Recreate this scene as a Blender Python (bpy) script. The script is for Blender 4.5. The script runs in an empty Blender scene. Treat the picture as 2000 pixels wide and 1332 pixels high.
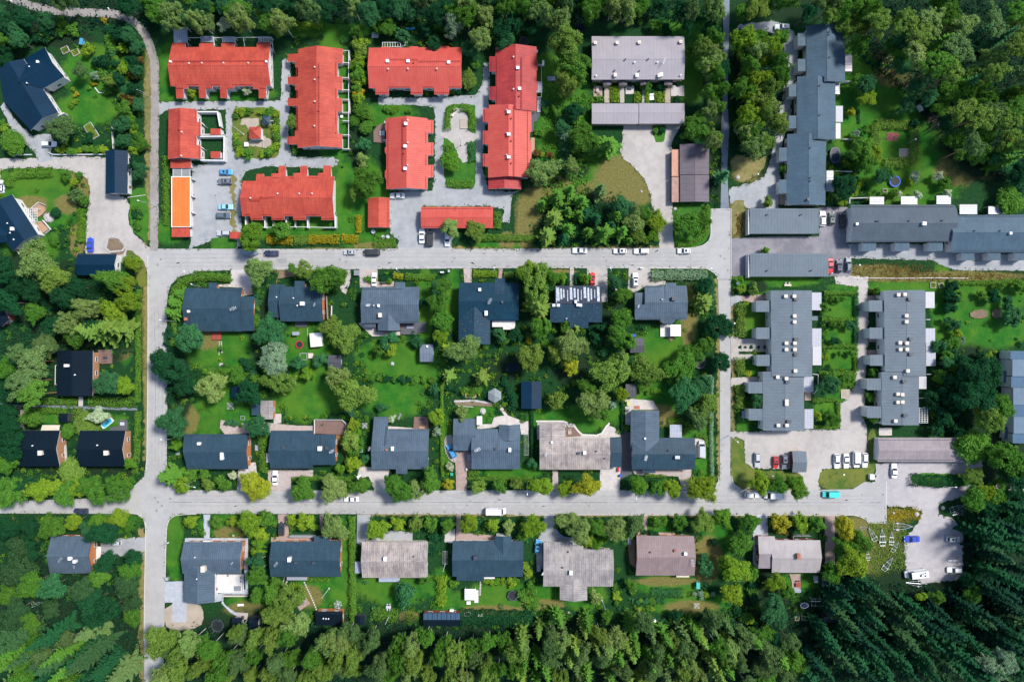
import bpy,math,random
import numpy as np
from mathutils import Vector,Matrix
from mathutils.geometry import tessellate_polygon
R = math.radians
scene = bpy.context.scene
COL = scene.collection
S = 0.16            # metres per photo pixel on the ground
HC = 225.0          # height of the drone

# ---------------------------------------------------------------- camera
cam = bpy.data.cameras.new('camera')
cam.sensor_fit = 'HORIZONTAL'
cam.angle = 2 * math.atan(1000 * S / HC)
cam.clip_end = 2000
cam_o = bpy.data.objects.new('camera',cam)
cam_o.location = (0,0,HC)
COL.objects.link(cam_o)
scene.camera = cam_o

# ---------------------------------------------------------------- light
SUN_EL,SUN_AZ = 55.0,30.0      # azimuth counted from +X (right of the photo) towards +Y (top)
world = bpy.data.worlds.new('World')
scene.world = world
world.use_nodes = True
nt = world.node_tree
sky = nt.nodes.new('ShaderNodeTexSky')
sky.sky_type = 'NISHITA'
sky.sun_disc = False
sky.sun_elevation = R(SUN_EL)
sky.sun_rotation = R(90 - SUN_AZ)
sky.air_density = 1.0
sky.ozone_density = 1.6
bg = nt.nodes['Background']
bg.inputs['Strength'].default_value = 0.12
nt.links.new(sky.outputs[0],bg.inputs[0])
sun = bpy.data.lights.new('sun','SUN')
sun.energy = 3.3
sun.angle = R(10)
sun.color = (1.0,0.955,0.89)
sun_o = bpy.data.objects.new('sun',sun)
d = Vector((math.cos(R(SUN_AZ)) * math.cos(R(SUN_EL)),math.sin(R(SUN_AZ)) * math.cos(R(SUN_EL)),math.sin(R(SUN_EL))))
sun_o.rotation_euler = d.to_track_quat('Z','Y').to_euler()
sun_o.location = (80,40,150)
COL.objects.link(sun_o)
scene.view_settings.view_transform = 'Standard'
scene.view_settings.look = 'None'
scene.view_settings.exposure = 0.75
scene.view_settings.gamma = 1
scene.render.engine = 'CYCLES'
scene.cycles.max_bounces = 5
scene.cycles.diffuse_bounces = 3
scene.cycles.glossy_bounces = 2
scene.cycles.transmission_bounces = 3
scene.cycles.transparent_max_bounces = 4
scene.cycles.use_denoising = True

# ---------------------------------------------------------------- tiles: the layout was measured on enlarged tiles of the photo
TILES = dict(t1=(0,0),t2=(300,0),t3=(700,0),t4=(1100,0),t5=(1500,0),t6=(0,300),t7=(300,300),t8=(700,300),
             u1=(1100,300),u2=(1500,300),u3=(0,600),u4=(300,500),u5=(700,500),u6=(1100,500),u7=(1500,533),
             u8=(300,750),v1=(700,750),v2=(1100,750),v3=(1500,780),v4=(0,999),v5=(300,999),v6=(700,999),
             v7=(1100,999),v8=(1500,999))
_t = [0,0,4]
def use(k):
    if k == 'g': _t[:] = [0,0,1]
    else: _t[:] = [TILES[k][0],TILES[k][1],4]
def G(x,y): return (_t[0] + x / _t[2],_t[1] + y / _t[2])
def L(n): return n / _t[2] * S                     # a length on the tile in metres (ground level)
def Wg(gx,gy,z=0.0):
    k = S * (HC - z) / HC
    return ((gx - 1000) * k,(666 - gy) * k)
def W(x,y,z=0.0):
    g = G(x,y)
    return Wg(g[0],g[1],z)

# ---------------------------------------------------------------- materials
_M = {}
class NT:
    def __init__(s,name):
        s.m = bpy.data.materials.new(name); s.m.use_nodes = True
        s.t = s.m.node_tree; s.b = s.t.nodes['Principled BSDF']
    def n(s,typ,**kw):
        o = s.t.nodes.new(typ)
        for k,v in kw.items():
            if k.startswith('i_'):
                kk = k[2:]
                o.inputs[int(kk) if kk.isdigit() else kk].default_value = v
            else: setattr(o,k,v)
        return o
    def l(s,a,b): s.t.links.new(a,b)
    def noise(s,vec,scale,detail=4,rough=0.6):
        o = s.n('ShaderNodeTexNoise',i_Scale=scale,i_Detail=detail,i_Roughness=rough)
        s.l(vec,o.inputs['Vector']); return o.outputs['Fac']
    def ramp(s,fac,stops):
        o = s.n('ShaderNodeValToRGB'); e = o.color_ramp.elements
        while len(e) < len(stops): e.new(0.5)
        for i,(p,c) in enumerate(stops):
            e[i].position = p; e[i].color = (c[0],c[1],c[2],1) if not isinstance(c,(int,float)) else (c,c,c,1)
        s.l(fac,o.inputs[0]); return o.outputs[0]
    def mix(s,fac,a,b,mode='MIX'):
        o = s.n('ShaderNodeMix',data_type='RGBA',blend_type=mode)
        for sock,v in ((o.inputs[0],fac),(o.inputs[6],a),(o.inputs[7],b)):
            if isinstance(v,(int,float)): sock.default_value = v
            elif isinstance(v,tuple): sock.default_value = (v[0],v[1],v[2],1)
            else: s.l(v,sock)
        return o.outputs[2]
    def math(s,op,a,b=None):
        o = s.n('ShaderNodeMath',operation=op)
        for i,v in enumerate((a,b)):
            if v is None: continue
            if isinstance(v,(int,float)): o.inputs[i].default_value = v
            else: s.l(v,o.inputs[i])
        return o.outputs[0]
    def bump(s,h,strength=0.3,dist=0.05):
        o = s.n('ShaderNodeBump',i_Strength=strength,i_Distance=dist)
        s.l(h,o.inputs['Height']); s.l(o.outputs[0],s.b.inputs['Normal'])
    def pos(s): return s.n('ShaderNodeNewGeometry').outputs['Position']
    def obj(s): return s.n('ShaderNodeTexCoord').outputs['Object']
    def uv(s): return s.n('ShaderNodeTexCoord').outputs['UV']

def mat(name,col=None,rough=0.7,var=0.15,scale=1.5,bump=0.0,metal=0.0,col2=None,spec=0.4):
    if name in _M: return _M[name]
    k = NT(name)
    f = k.noise(k.pos(),scale,5)
    c2 = col2 or tuple(c * (1 - 2 * var) for c in col)
    c1 = col if col2 else tuple(min(1,c * (1 + var)) for c in col)
    k.l(k.ramp(f,[(0.32,c2),(0.68,c1)]),k.b.inputs['Base Color'])
    k.b.inputs['Roughness'].default_value = rough
    k.b.inputs['Metallic'].default_value = metal
    k.b.inputs['Specular IOR Level'].default_value = spec
    if bump: k.bump(k.noise(k.pos(),14,3),bump,0.05)
    _M[name] = k.m
    return k.m

def paint(name='car paint'):
    if name in _M: return _M[name]
    k = NT(name)
    oi = k.n('ShaderNodeObjectInfo')
    f = k.noise(k.obj(),3.0,4)
    k.l(k.mix(k.math('MULTIPLY',f,0.14),oi.outputs['Color'],(0.3,0.28,0.25)),k.b.inputs['Base Color'])
    k.b.inputs['Roughness'].default_value = 0.38
    k.b.inputs['Coat Weight'].default_value = 0.12
    k.b.inputs['Specular IOR Level'].default_value = 0.3
    _M[name] = k.m; return k.m

def roof_mat(name,col,seam=0.55,step=0.0,weather=0.12,rough=0.5,col2=None,seamdark=0.35,spots=None):
    """metal or tile roof: u runs along the ridge, v down the slope, both in metres"""
    if name in _M: return _M[name]
    k = NT(name); uv = k.uv()
    sep = k.n('ShaderNodeSeparateXYZ'); k.l(uv,sep.inputs[0])
    u,v = sep.outputs[0],sep.outputs[1]
    fu = k.math('FRACT',k.math('DIVIDE',u,seam))
    line = k.math('LESS_THAN',fu,0.22)
    h = k.math('MULTIPLY',line,1.0)
    dark = k.math('MULTIPLY',line,seamdark)
    if step:
        fv = k.math('FRACT',k.math('DIVIDE',v,step))
        l2 = k.math('LESS_THAN',fv,0.25)
        h = k.math('ADD',h,fv)
        dark = k.math('MAXIMUM',dark,k.math('MULTIPLY',l2,seamdark * 0.8))
    # weathering: streaks running down the slope and broad blotches
    mp = k.n('ShaderNodeMapping'); k.l(uv,mp.inputs[0]); mp.inputs['Scale'].default_value = (1.6,0.22,1)
    st = k.noise(mp.outputs[0],1.0,6,0.75)
    bl = k.noise(k.pos(),0.22,6,0.7)
    c2 = col2 or tuple(c * (1 - weather * 2.5) for c in col)
    c = k.mix(k.ramp(k.math('MULTIPLY',k.math('ADD',st,bl),0.5),[(0.42,0.0),(0.58,1.0)]),c2,tuple(x * (1 + weather) for x in col))
    c = k.mix(dark,c,tuple(x * 0.35 for x in col))
    if spots:
        n = k.noise(k.pos(),2.2,6,0.75)
        c = k.mix(k.ramp(n,[(0.60,0.0),(0.67,0.8)]),c,spots)
    k.l(c,k.b.inputs['Base Color'])
    k.b.inputs['Roughness'].default_value = rough
    k.b.inputs['Specular IOR Level'].default_value = 0.16
    k.bump(h,0.55,0.05)
    _M[name] = k.m; return k.m

# ---------------------------------------------------------------- mesh builder
def rootof(o):
    while o.parent: o = o.parent
    return o
class MB:
    def __init__(s): s.v = []; s.f = []; s.m = []; s.uv = []
    def add(s,vs,fs,mi=0,uvs=None):
        b = len(s.v); s.v += [tuple(p) for p in vs]
        for i,f in enumerate(fs):
            s.f.append(tuple(b + j for j in f)); s.m.append(mi)
            s.uv.append([uvs[j] for j in f] if uvs else [(s.v[b + j][0],s.v[b + j][1]) for j in f])
        return s
    def box(s,c,size,rz=0.0,mi=0,taper=1.0):
        x,y,z = size[0] / 2,size[1] / 2,size[2] / 2
        vs = []
        cr,sr = math.cos(rz),math.sin(rz)
        for dz,k in ((-z,1),(z,taper)):
            for dx,dy in ((-x,-y),(x,-y),(x,y),(-x,y)):
                dx *= k; dy *= k
                vs.append((c[0] + dx * cr - dy * sr,c[1] + dx * sr + dy * cr,c[2] + dz))
        return s.add(vs,[(3,2,1,0),(4,5,6,7),(0,1,5,4),(1,2,6,5),(2,3,7,6),(3,0,4,7)],mi)
    def tube(s,a,b,r,r2=None,n=8,mi=0,cap=True):
        a = Vector(a); b = Vector(b); r2 = r if r2 is None else r2
        d = (b - a); q = d.to_track_quat('Z','Y')
        vs = []
        for p,rr in ((a,r),(b,r2)):
            for i in range(n):
                t = 2 * math.pi * i / n
                vs.append(p + q @ Vector((math.cos(t) * rr,math.sin(t) * rr,0)))
        fs = [(i,(i + 1) % n,n + (i + 1) % n,n + i) for i in range(n)]
        if cap: fs += [tuple(range(n - 1,-1,-1)),tuple(range(n,2 * n))]
        return s.add(vs,fs,mi)
    def prism(s,poly,z0,z1,mi=0,mtop=None):
        """poly: ccw world points"""
        poly = ccw(poly); n = len(poly)
        tri = tessellate_polygon([[Vector((p[0],p[1],0)) for p in poly]])
        vs = [(p[0],p[1],z0) for p in poly] + [(p[0],p[1],z1) for p in poly]
        s.add(vs,[(i,(i + 1) % n,n + (i + 1) % n,n + i) for i in range(n)],mi)
        top = [up3([vs[n + j] for j in t],t) for t in tri]
        s.add([(p[0],p[1],z1) for p in poly],[tuple(t) for t in top],mi if mtop is None else mtop)
        s.add([(p[0],p[1],z0) for p in poly],[tuple(reversed(t)) for t in top],mi)
        return s
    def lathe(s,c,prof,n=16,mi=0):
        vs = []; m = len(prof)
        for i in range(n):
            t = 2 * math.pi * i / n
            for r,z in prof: vs.append((c[0] + r * math.cos(t),c[1] + r * math.sin(t),c[2] + z))
        fs = []
        for i in range(n):
            for j in range(m - 1):
                a = i * m + j; b = ((i + 1) % n) * m + j
                fs.append((a,b,b + 1,a + 1))
        return s.add(vs,fs,mi)
    def build(s,name,mats,parent=None,smooth=False):
        if not isinstance(mats,(list,tuple)): mats = [mats]
        me = bpy.data.meshes.new(name)
        off = rootof(parent).location if parent else Vector((0,0,0))
        vs = [(v[0] - off[0],v[1] - off[1],v[2] - off[2]) for v in s.v]
        me.from_pydata(vs,[],s.f)
        for m in mats: me.materials.append(m)
        if len(mats) > 1: me.polygons.foreach_set('material_index',s.m)
        uvl = me.uv_layers.new(name='UVMap')
        flat = [c for f in s.uv for p in f for c in p]
        uvl.data.foreach_set('uv',flat)
        if smooth: me.polygons.foreach_set('use_smooth',[True] * len(s.f))
        me.update()
        o = bpy.data.objects.new(name,me); COL.objects.link(o)
        if parent: o.parent = parent
        return o

def area(p):
    return sum(p[i][0] * p[(i + 1) % len(p)][1] - p[(i + 1) % len(p)][0] * p[i][1] for i in range(len(p))) / 2
def ccw(p): return list(p) if area(p) > 0 else list(reversed(p))
def up3(pts,t):
    a = (pts[1][0] - pts[0][0]) * (pts[2][1] - pts[0][1]) - (pts[2][0] - pts[0][0]) * (pts[1][1] - pts[0][1])
    return tuple(t) if a > 0 else tuple(reversed(t))
def clip(poly,n,c):
    out = []
    for i in range(len(poly)):
        a,b = poly[i],poly[(i + 1) % len(poly)]
        da = n[0] * a[0] + n[1] * a[1] - c; db = n[0] * b[0] + n[1] * b[1] - c
        if da >= -1e-7: out.append(a)
        if (da > 1e-7 and db < -1e-7) or (da < -1e-7 and db > 1e-7):
            t = da / (da - db); out.append((a[0] + (b[0] - a[0]) * t,a[1] + (b[1] - a[1]) * t))
    return out
def inset(poly,dist):
    poly = ccw(poly); n = len(poly); out = []
    for i in range(n):
        p0,p1,p2 = Vector(poly[i - 1]),Vector(poly[i]),Vector(poly[(i + 1) % n])
        e1 = (p1 - p0).normalized(); e2 = (p2 - p1).normalized()
        n1 = Vector((-e1.y,e1.x)); n2 = Vector((-e2.y,e2.x))
        b = n1 + n2; k = b.dot(b)
        b = b * (2 / k) if k > 0.3 else b * (1.0 / max(k,0.1))
        out.append((p1.x + b.x * dist,p1.y + b.y * dist))
    return out
def inside(poly,x,y):
    c = False; n = len(poly)
    for i in range(n):
        x1,y1 = poly[i][0],poly[i][1]; x2,y2 = poly[(i + 1) % n][0],poly[(i + 1) % n][1]
        if (y1 > y) != (y2 > y) and x < (x2 - x1) * (y - y1) / (y2 - y1) + x1: c = not c
    return c
def chaikin(p,n=2):
    for _ in range(n):
        q = []
        for i in range(len(p)):
            a,b = p[i],p[(i + 1) % len(p)]
            q += [(a[0] * .75 + b[0] * .25,a[1] * .75 + b[1] * .25),(a[0] * .25 + b[0] * .75,a[1] * .25 + b[1] * .75)]
        p = q
    return p

# ---------------------------------------------------------------- naming
THINGS = []      # (object, gx, gy)
def thing(name,label,cat,loc=(0,0,0),rz=0.0,group=None):
    o = bpy.data.objects.new(name,None); COL.objects.link(o)
    o.empty_display_size = 0.5
    o.location = loc; o.rotation_euler = (0,0,rz)
    o['label'] = label; o['category'] = cat
    if group: o['group'] = group
    return o
def tag(o,label,cat,group=None):
    o['label'] = label; o['category'] = cat
    if group: o['group'] = group
    return o
def kids(o): return o.children
def dup(o,loc=None,rz=None,sc=None,label=None,group=None,colour=None,only=None):
    """a copy of a thing and of its parts and sub-parts"""
    def cp(a,par):
        c = a.copy(); COL.objects.link(c)
        if par: c.parent = par
        for ch in list(a.children): cp(ch,c)
        return c
    c = cp(o,None)
    if loc is not None: c.location = loc
    if rz is not None: c.rotation_euler = (0,0,rz)
    if sc is not None: c.scale = sc
    if label: c['label'] = label
    if group: c['group'] = group
    if colour is not None: setcol(c,colour,only)
    return c
def setcol(o,colour,only=None):
    for ch in [o] + list(o.children_recursive):
        if ch.type == 'MESH' and (only is None or any(ch.name.startswith(k) for k in only)):
            ch.color = (colour[0],colour[1],colour[2],1)
# ================================================================ GROUND
def ground_material():
    k = NT('ground grass and soil'); p = k.pos()
    at = k.n('ShaderNodeVertexColor',layer_name='cover')
    sep = k.n('ShaderNodeSeparateColor'); k.l(at.outputs[0],sep.inputs[0])
    n1 = k.noise(p,0.22,5,0.65); n2 = k.noise(p,1.6,6,0.7); n3 = k.noise(p,0.07,3)
    base = k.ramp(n2,[(0.28,(0.003,0.024,0.009)),(0.5,(0.007,0.045,0.012)),(0.72,(0.028,0.075,0.014))])
    lawn = k.ramp(n1,[(0.3,(0.008,0.085,0.009)),(0.5,(0.026,0.145,0.012)),(0.72,(0.085,0.205,0.014))])
    lawn = k.mix(k.ramp(n2,[(0.35,0.0),(0.75,0.6)]),lawn,(0.004,0.055,0.009)); lawn = k.mix(k.ramp(n3,[(0.42,0.0),(0.66,0.75)]),lawn,(0.075,0.165,0.014))
    dry = k.ramp(n2,[(0.3,(0.085,0.105,0.022)),(0.55,(0.16,0.14,0.045)),(0.75,(0.26,0.20,0.095))])
    soil = k.ramp(n2,[(0.3,(0.004,0.020,0.010)),(0.6,(0.014,0.034,0.012)),(0.8,(0.075,0.058,0.028))])
    lawn = k.mix(k.ramp(k.noise(p,0.8,7,0.8),[(0.54,0.0),(0.68,0.5)]),lawn,(0.11,0.135,0.03))
    def w(sock,lo=0.32,hi=0.68):   # ragged edge for each cover
        a = k.math('ADD',sock,k.math('MULTIPLY',k.math('SUBTRACT',n1,0.5),0.9))
        a = k.math('ADD',a,k.math('MULTIPLY',k.math('SUBTRACT',n2,0.5),0.5))
        return k.ramp(a,[(lo,0.0),(hi,1.0)])
    c = k.mix(w(sep.outputs[0]),base,lawn)
    c = k.mix(w(sep.outputs[1]),c,dry)
    c = k.mix(w(sep.outputs[2]),c,soil)
    k.l(c,k.b.inputs['Base Color']); k.b.inputs['Roughness'].default_value = 0.9
    k.b.inputs['Specular IOR Level'].default_value = 0.15
    k.bump(k.noise(p,3.5,6,0.75),0.9,0.25)
    return k.m

COVER = []   # (gx, gy, rx, ry, channel, strength)
def cov(ch,*items):
    for it in items:
        g = G(it[0],it[1]); COVER.append((g[0],g[1],it[2] / _t[2],(it[3] if len(it) > 3 else it[2]) / _t[2],ch,1.0))
# lawns (0), dry grass (1), soil and forest floor (2)
use('g')
cov(0,(185,140,60,50),(170,215,55,30),(40,360,60,30),(90,400,70,50),(60,480,50,35),(330,450,30,25),(330,140,25,60),(420,185,110,14),
    (650,180,30,160),(700,400,60,90),(590,440,110,30),(640,60,100,12),(760,225,50,25),(870,410,50,25),(900,340,22,20),(1000,480,70,8),
    (1340,60,60,40),(1350,150,30,50),(1090,200,60,90),(1080,290,30,30),(1190,340,70,40),(1200,390,60,40),(1330,440,25,40),
    (1700,170,70,70),(1730,240,110,90),(1790,330,90,70),(1680,130,50,50),(1800,290,80,60),(1740,345,70,40),(1800,380,40,30),(1620,230,20,30),(1500,550,100,10),(1760,560,130,10),
    (1640,600,35,32),(1640,655,35,20),(1640,700,35,22),(1640,765,25,30),(1620,805,30,22),(1480,620,30,60),(1475,720,20,30),(1470,800,25,25),
    (1930,580,70,35),(1930,640,80,40),(1870,600,40,30),(1840,600,20,90),
    (430,680,60,40),(440,790,60,45),(400,830,40,20),(600,690,50,60),(590,780,60,40),(640,770,50,35),(760,700,60,35),(770,780,60,35),(810,720,50,40),
    (830,600,15,80),(885,580,14,60),(960,830,60,20),(1080,820,50,25),(1160,810,60,25),(1120,830,70,16),(1290,680,50,40),(1330,660,30,60),(1280,780,60,40),
    (1375,870,20,70),(1000,920,60,14),(870,870,12,60),(1340,880,20,40),(930,800,40,15),
    (340,1060,16,70),(440,1025,50,20),(640,1150,60,35),(620,1180,40,20),(770,1150,70,30),(860,1150,20,40),(980,1170,70,32),(900,1180,40,24),
    (1080,1160,50,20),(1300,1140,60,20),(1350,1180,80,22),(1280,1050,30,60),(1400,1060,30,60),(1560,1150,50,40),(1140,1160,40,30),(670,1100,10,90),
    (1450,870,14,60),(1625,935,35,14),(1700,890,8,40),(230,1020,40,20),(220,830,30,20),(100,815,40,12),(245,680,16,30),(110,350,50,20),(465,1180,25,15))
cov(1,(1225,350,60,44),(1190,390,34,26),(60,400,30,16),(130,400,22,18),(160,350,20,40),(150,470,14,30),(1080,395,40,60),(1040,420,30,50),(1230,370,60,30),(1290,400,14,50),(1210,420,40,30),
    (1300,370,20,20),(1150,400,30,40),(1470,340,40,16),(1440,430,18,40),(1700,530,70,12),(1880,540,120,9),(1750,545,120,5),(400,660,28,22),(370,820,18,26),
    (1730,105,26,18),(1750,150,40,20),(1870,330,40,30),(1930,330,30,20),(990,470,16,16),(730,480,40,6),(290,180,8,110),(290,400,8,60),(283,640,5,180),(280,1150,6,90),
    (560,527,40,6),(480,1190,40,14),(640,490,60,5),(1345,620,14,60),(1380,1090,30,40),(1350,1185,50,12),(1300,1135,60,8),(960,1190,60,8),(800,1205,20,12),
    (1480,950,40,14),(1640,940,40,14),(1700,1030,60,25),(1720,1080,50,40),(1745,1005,40,10),(1890,820,12,60),(1200,490,90,4),(600,525,30,5),(1090,530,40,4),
    (450,1040,30,12),(1290,810,26,20),(235,690,20,14),(600,1165,30,20),(1060,1180,40,10),(1030,450,20,40),(1405,570,6,50),(1410,880,5,60),(670,850,14,20))
cov(2,(40,30,90,50),(150,20,120,30),(100,75,80,16),(500,20,200,18),(800,15,260,24),(1150,15,140,24),(1550,15,110,24),(1750,50,110,50),(1900,120,130,140),(1930,260,90,90),
    (1490,200,40,140),(1395,200,22,140),(1120,430,60,50),(1200,440,80,40),(30,560,60,60),(100,600,90,60),(150,660,110,60),(60,720,70,70),(230,1230,70,90),(100,1200,120,120),
    (550,1290,320,90),(900,1290,320,80),(1250,1290,300,60),(1600,1270,260,90),(1850,1200,150,160),(1960,1050,60,80),(1500,1190,50,40),
    (1180,620,40,40),(1130,720,50,34),(980,720,40,28),(520,650,30,60),(350,760,24,60),
    (1900,740,60,60),(1880,800,30,60),(1950,880,60,60),(700,270,20,60),(1120,330,30,20),(1395,340,14,60),(130,530,20,20),(1500,1120,30,60),(1480,560,20,12),(170,910,120,20))

def make_ground():
    nx,ny = 430,300
    xs = np.concatenate([[-700,-400,-260],np.linspace(-190,190,nx),[260,400,700]])
    ys = np.concatenate([[-600,-300,-200],np.linspace(-132,132,ny),[200,300,600]])
    X,Y = np.meshgrid(xs,ys); n,m = X.shape
    gx = X / S + 1000; gy = 666 - Y / S
    w = np.zeros((n,m,3))
    for (cx,cy,rx,ry,ch,st) in COVER:
        q = ((gx - cx) / (rx * 1.15)) ** 2 + ((gy - cy) / (ry * 1.15)) ** 2
        w[...,ch] = np.maximum(w[...,ch],st * np.exp(-q * q * 0.9))
    Z = np.zeros_like(X)
    co = np.stack([X,Y,Z],-1).reshape(-1,3)
    idx = np.arange(n * m).reshape(n,m)
    f = np.stack([idx[:-1,:-1],idx[:-1,1:],idx[1:,1:],idx[1:,:-1]],-1).reshape(-1,4)
    me = np_mesh('ground',co,f)
    a = me.color_attributes.new('cover','FLOAT_COLOR','POINT')
    c = np.ones((n * m,4),np.float32); c[:,:3] = w.reshape(-1,3)
    a.data.foreach_set('color',c.ravel())
    me.materials.append(ground_material())
    o = bpy.data.objects.new('ground',me); COL.objects.link(o); o['kind'] = 'structure'

def np_mesh(name,co,faces):
    me = bpy.data.meshes.new(name)
    nv,nf = len(co),len(faces); k = faces.shape[1]
    me.vertices.add(nv); me.vertices.foreach_set('co',np.ascontiguousarray(co,np.float32).ravel())
    me.loops.add(nf * k); me.loops.foreach_set('vertex_index',np.ascontiguousarray(faces,np.int32).ravel())
    me.polygons.add(nf); me.polygons.foreach_set('loop_start',np.arange(0,nf * k,k,dtype=np.int32))
    me.update(calc_edges=True)
    return me
make_ground()

# ---- surfaces
def surf(name,c1,c2,c3=None,sc=0.5,fine=9.0,rough=0.85,tracks=0.0):
    if name in _M: return _M[name]
    k = NT(name); p = k.pos()
    a = k.noise(p,sc,6,0.65); b = k.noise(p,fine,4,0.7); z = k.noise(p,0.09,3)
    c = k.ramp(k.math('MULTIPLY',k.math('ADD',a,z),0.5),[(0.41,c2),(0.57,c1)])
    c = k.mix(k.ramp(b,[(0.3,0.0),(0.75,0.4)]),c,c3 or c2)
    c = k.mix(k.ramp(k.noise(p,0.35,8,0.8),[(0.5,0.0),(0.72,0.22)]),c,tuple(v * 0.8 for v in c2))
    k.l(c,k.b.inputs['Base Color']); k.b.inputs['Roughness'].default_value = rough
    k.b.inputs['Specular IOR Level'].default_value = 0.2
    k.bump(b,0.35,0.02)
    _M[name] = k.m; return k.m
ASPH = surf('asphalt',(0.368,0.362,0.355),(0.315,0.312,0.31),(0.28,0.28,0.28))
ASPH2 = surf('fresh asphalt',(0.245,0.235,0.255),(0.15,0.148,0.17),(0.12,0.12,0.14),sc=0.3)
PATHM = surf('bluish asphalt',(0.19,0.215,0.255),(0.135,0.16,0.195))
GRAV = surf('crushed stone',(0.30,0.31,0.325),(0.215,0.232,0.25),(0.38,0.38,0.385))
GRAVP = surf('pale gravel',(0.385,0.36,0.34),(0.295,0.275,0.262),(0.43,0.40,0.37))
SAND = surf('sand',(0.36,0.31,0.25),(0.27,0.23,0.19),(0.42,0.37,0.3))
EARTH = surf('bare earth',(0.20,0.14,0.09),(0.11,0.08,0.05),(0.3,0.24,0.18),sc=1)
DRYG = surf('dry verge',(0.20,0.165,0.06),(0.08,0.10,0.022),(0.30,0.235,0.12),sc=0.9,fine=4)
LAWN = surf('lawn sheet',(0.034,0.14,0.011),(0.010,0.085,0.009),(0.08,0.17,0.016),sc=0.5,fine=3)
LAWND = surf('half dry lawn',(0.11,0.135,0.020),(0.018,0.085,0.009),(0.20,0.165,0.05),sc=0.6,fine=3)
def paver(name,c,c2,bw=0.5,bh=0.25,mort=(0.2,0.19,0.18),rough=0.8,rot=0):
    if name in _M: return _M[name]
    k = NT(name); mp = k.n('ShaderNodeMapping'); k.l(k.pos(),mp.inputs[0]); mp.inputs['Rotation'].default_value = (0,0,rot)
    t = k.n('ShaderNodeTexBrick',i_Scale=1.0); k.l(mp.outputs[0],t.inputs[0])
    t.inputs['Color1'].default_value = (*c,1); t.inputs['Color2'].default_value = (*c2,1); t.inputs['Mortar'].default_value = (*mort,1)
    t.inputs['Mortar Size'].default_value = 0.02; t.inputs['Brick Width'].default_value = bw; t.inputs['Row Height'].default_value = bh
    f = k.noise(k.pos(),0.8,5)
    k.l(k.mix(k.ramp(f,[(0.4,0.0),(0.7,0.4)]),t.outputs[0],tuple(x * 0.6 for x in c)),k.b.inputs['Base Color'])
    k.b.inputs['Roughness'].default_value = rough
    _M[name] = k.m; return k.m
BRICKP = paver('red paving brick',(0.30,0.20,0.175),(0.36,0.26,0.23),mort=(0.28,0.25,0.23))
PINKP = paver('pink paving',(0.42,0.35,0.33),(0.36,0.30,0.285),mort=(0.33,0.3,0.28))
SLABP = paver('grey slabs',(0.40,0.42,0.46),(0.34,0.37,0.42),0.9,0.9,(0.25,0.27,0.3))
PALEP = paver('pale slabs',(0.50,0.46,0.44),(0.43,0.40,0.385),0.7,0.7,(0.33,0.31,0.3))
DECKG = paver('grey deck boards',(0.10,0.105,0.125),(0.08,0.085,0.10),4.0,0.15,(0.03,0.03,0.04))
DECKB = paver('brown deck boards',(0.21,0.13,0.11),(0.17,0.105,0.09),4.0,0.16,(0.08,0.05,0.04))
DECKW = paver('pale deck boards',(0.66,0.64,0.62),(0.6,0.58,0.56),4.0,0.15,(0.45,0.43,0.42))
DECKO = paver('warm deck boards',(0.42,0.27,0.17),(0.37,0.23,0.15),4.0,0.15,(0.2,0.13,0.08))

_layer = [0]
SHEETS = []
EDGES = []
def zg(x,y):
    """height of the topmost sheet under a world point"""
    return max([s_[1] for s_ in SHEETS if s_[2] < x < s_[3] and s_[4] < y < s_[5] and inside(s_[0],x,y)] + [0.0])
def add_sheet(w,z): SHEETS.append((w,z,min(p[0] for p in w),max(p[0] for p in w),min(p[1] for p in w),max(p[1] for p in w)))
random.seed(3)
def sheet(name,pts,m,smooth=0,rag=0.0,kind='structure',thick=0.0,label=None,cat=None):
    """a flat surface lying on the ground: the outline is measured on the tile"""
    if smooth: pts = chaikin([tuple(p) for p in pts],smooth)
    _layer[0] += 1; z = 0.006 + 0.002 * _layer[0] + thick
    w = [W(p[0],p[1]) for p in pts]
    if rag:
        rag *= 1.8; q = []
        for i in range(len(w)):
            a,b = Vector(w[i]),Vector(w[(i + 1) % len(w)]); d = (b - a); k = max(1,int(d.length / 0.7))
            nn = Vector((-d.y,d.x)).normalized() if d.length > 1e-6 else Vector((0,0))
            for j in range(k):
                q.append(tuple(a + d * (j / k) + nn * random.uniform(-rag,rag) * (0 if d.length < 0.2 else 1)))
        w = q
    w = ccw(w); add_sheet(w,z)
    if rag or name in ('road','driveway'): EDGES.append(w)
    if thick:
        b = MB().prism(w,0.0,z)
    else:
        tri = tessellate_polygon([[Vector((p[0],p[1],0)) for p in w]])
        vs = [(p[0],p[1],z) for p in w]
        b = MB().add(vs,[up3([vs[j] for j in t],t) for t in tri])
    o = b.build(name,m)
    if label: tag(o,label,cat)
    else: o['kind'] = kind
    return o
def q4(a,b,c,d): return [(a,b),(c,b),(c,d),(a,d)]
def strip(name,pts,width,m,rag=0.0,thick=0.0,label=None,cat=None):
    """a path of constant width (tile units) along a polyline"""
    l,r = [],[]
    for i,p in enumerate(pts):
        a = Vector(pts[max(i - 1,0)]); b = Vector(pts[min(i + 1,len(pts) - 1)])
        d = (b - a).normalized(); nn = Vector((-d.y,d.x)) * width / 2
        l.append((p[0] + nn.x,p[1] + nn.y)); r.append((p[0] - nn.x,p[1] - nn.y))
    return sheet(name,l + r[::-1],m,0,rag,thick=thick,label=label,cat=cat)
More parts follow.
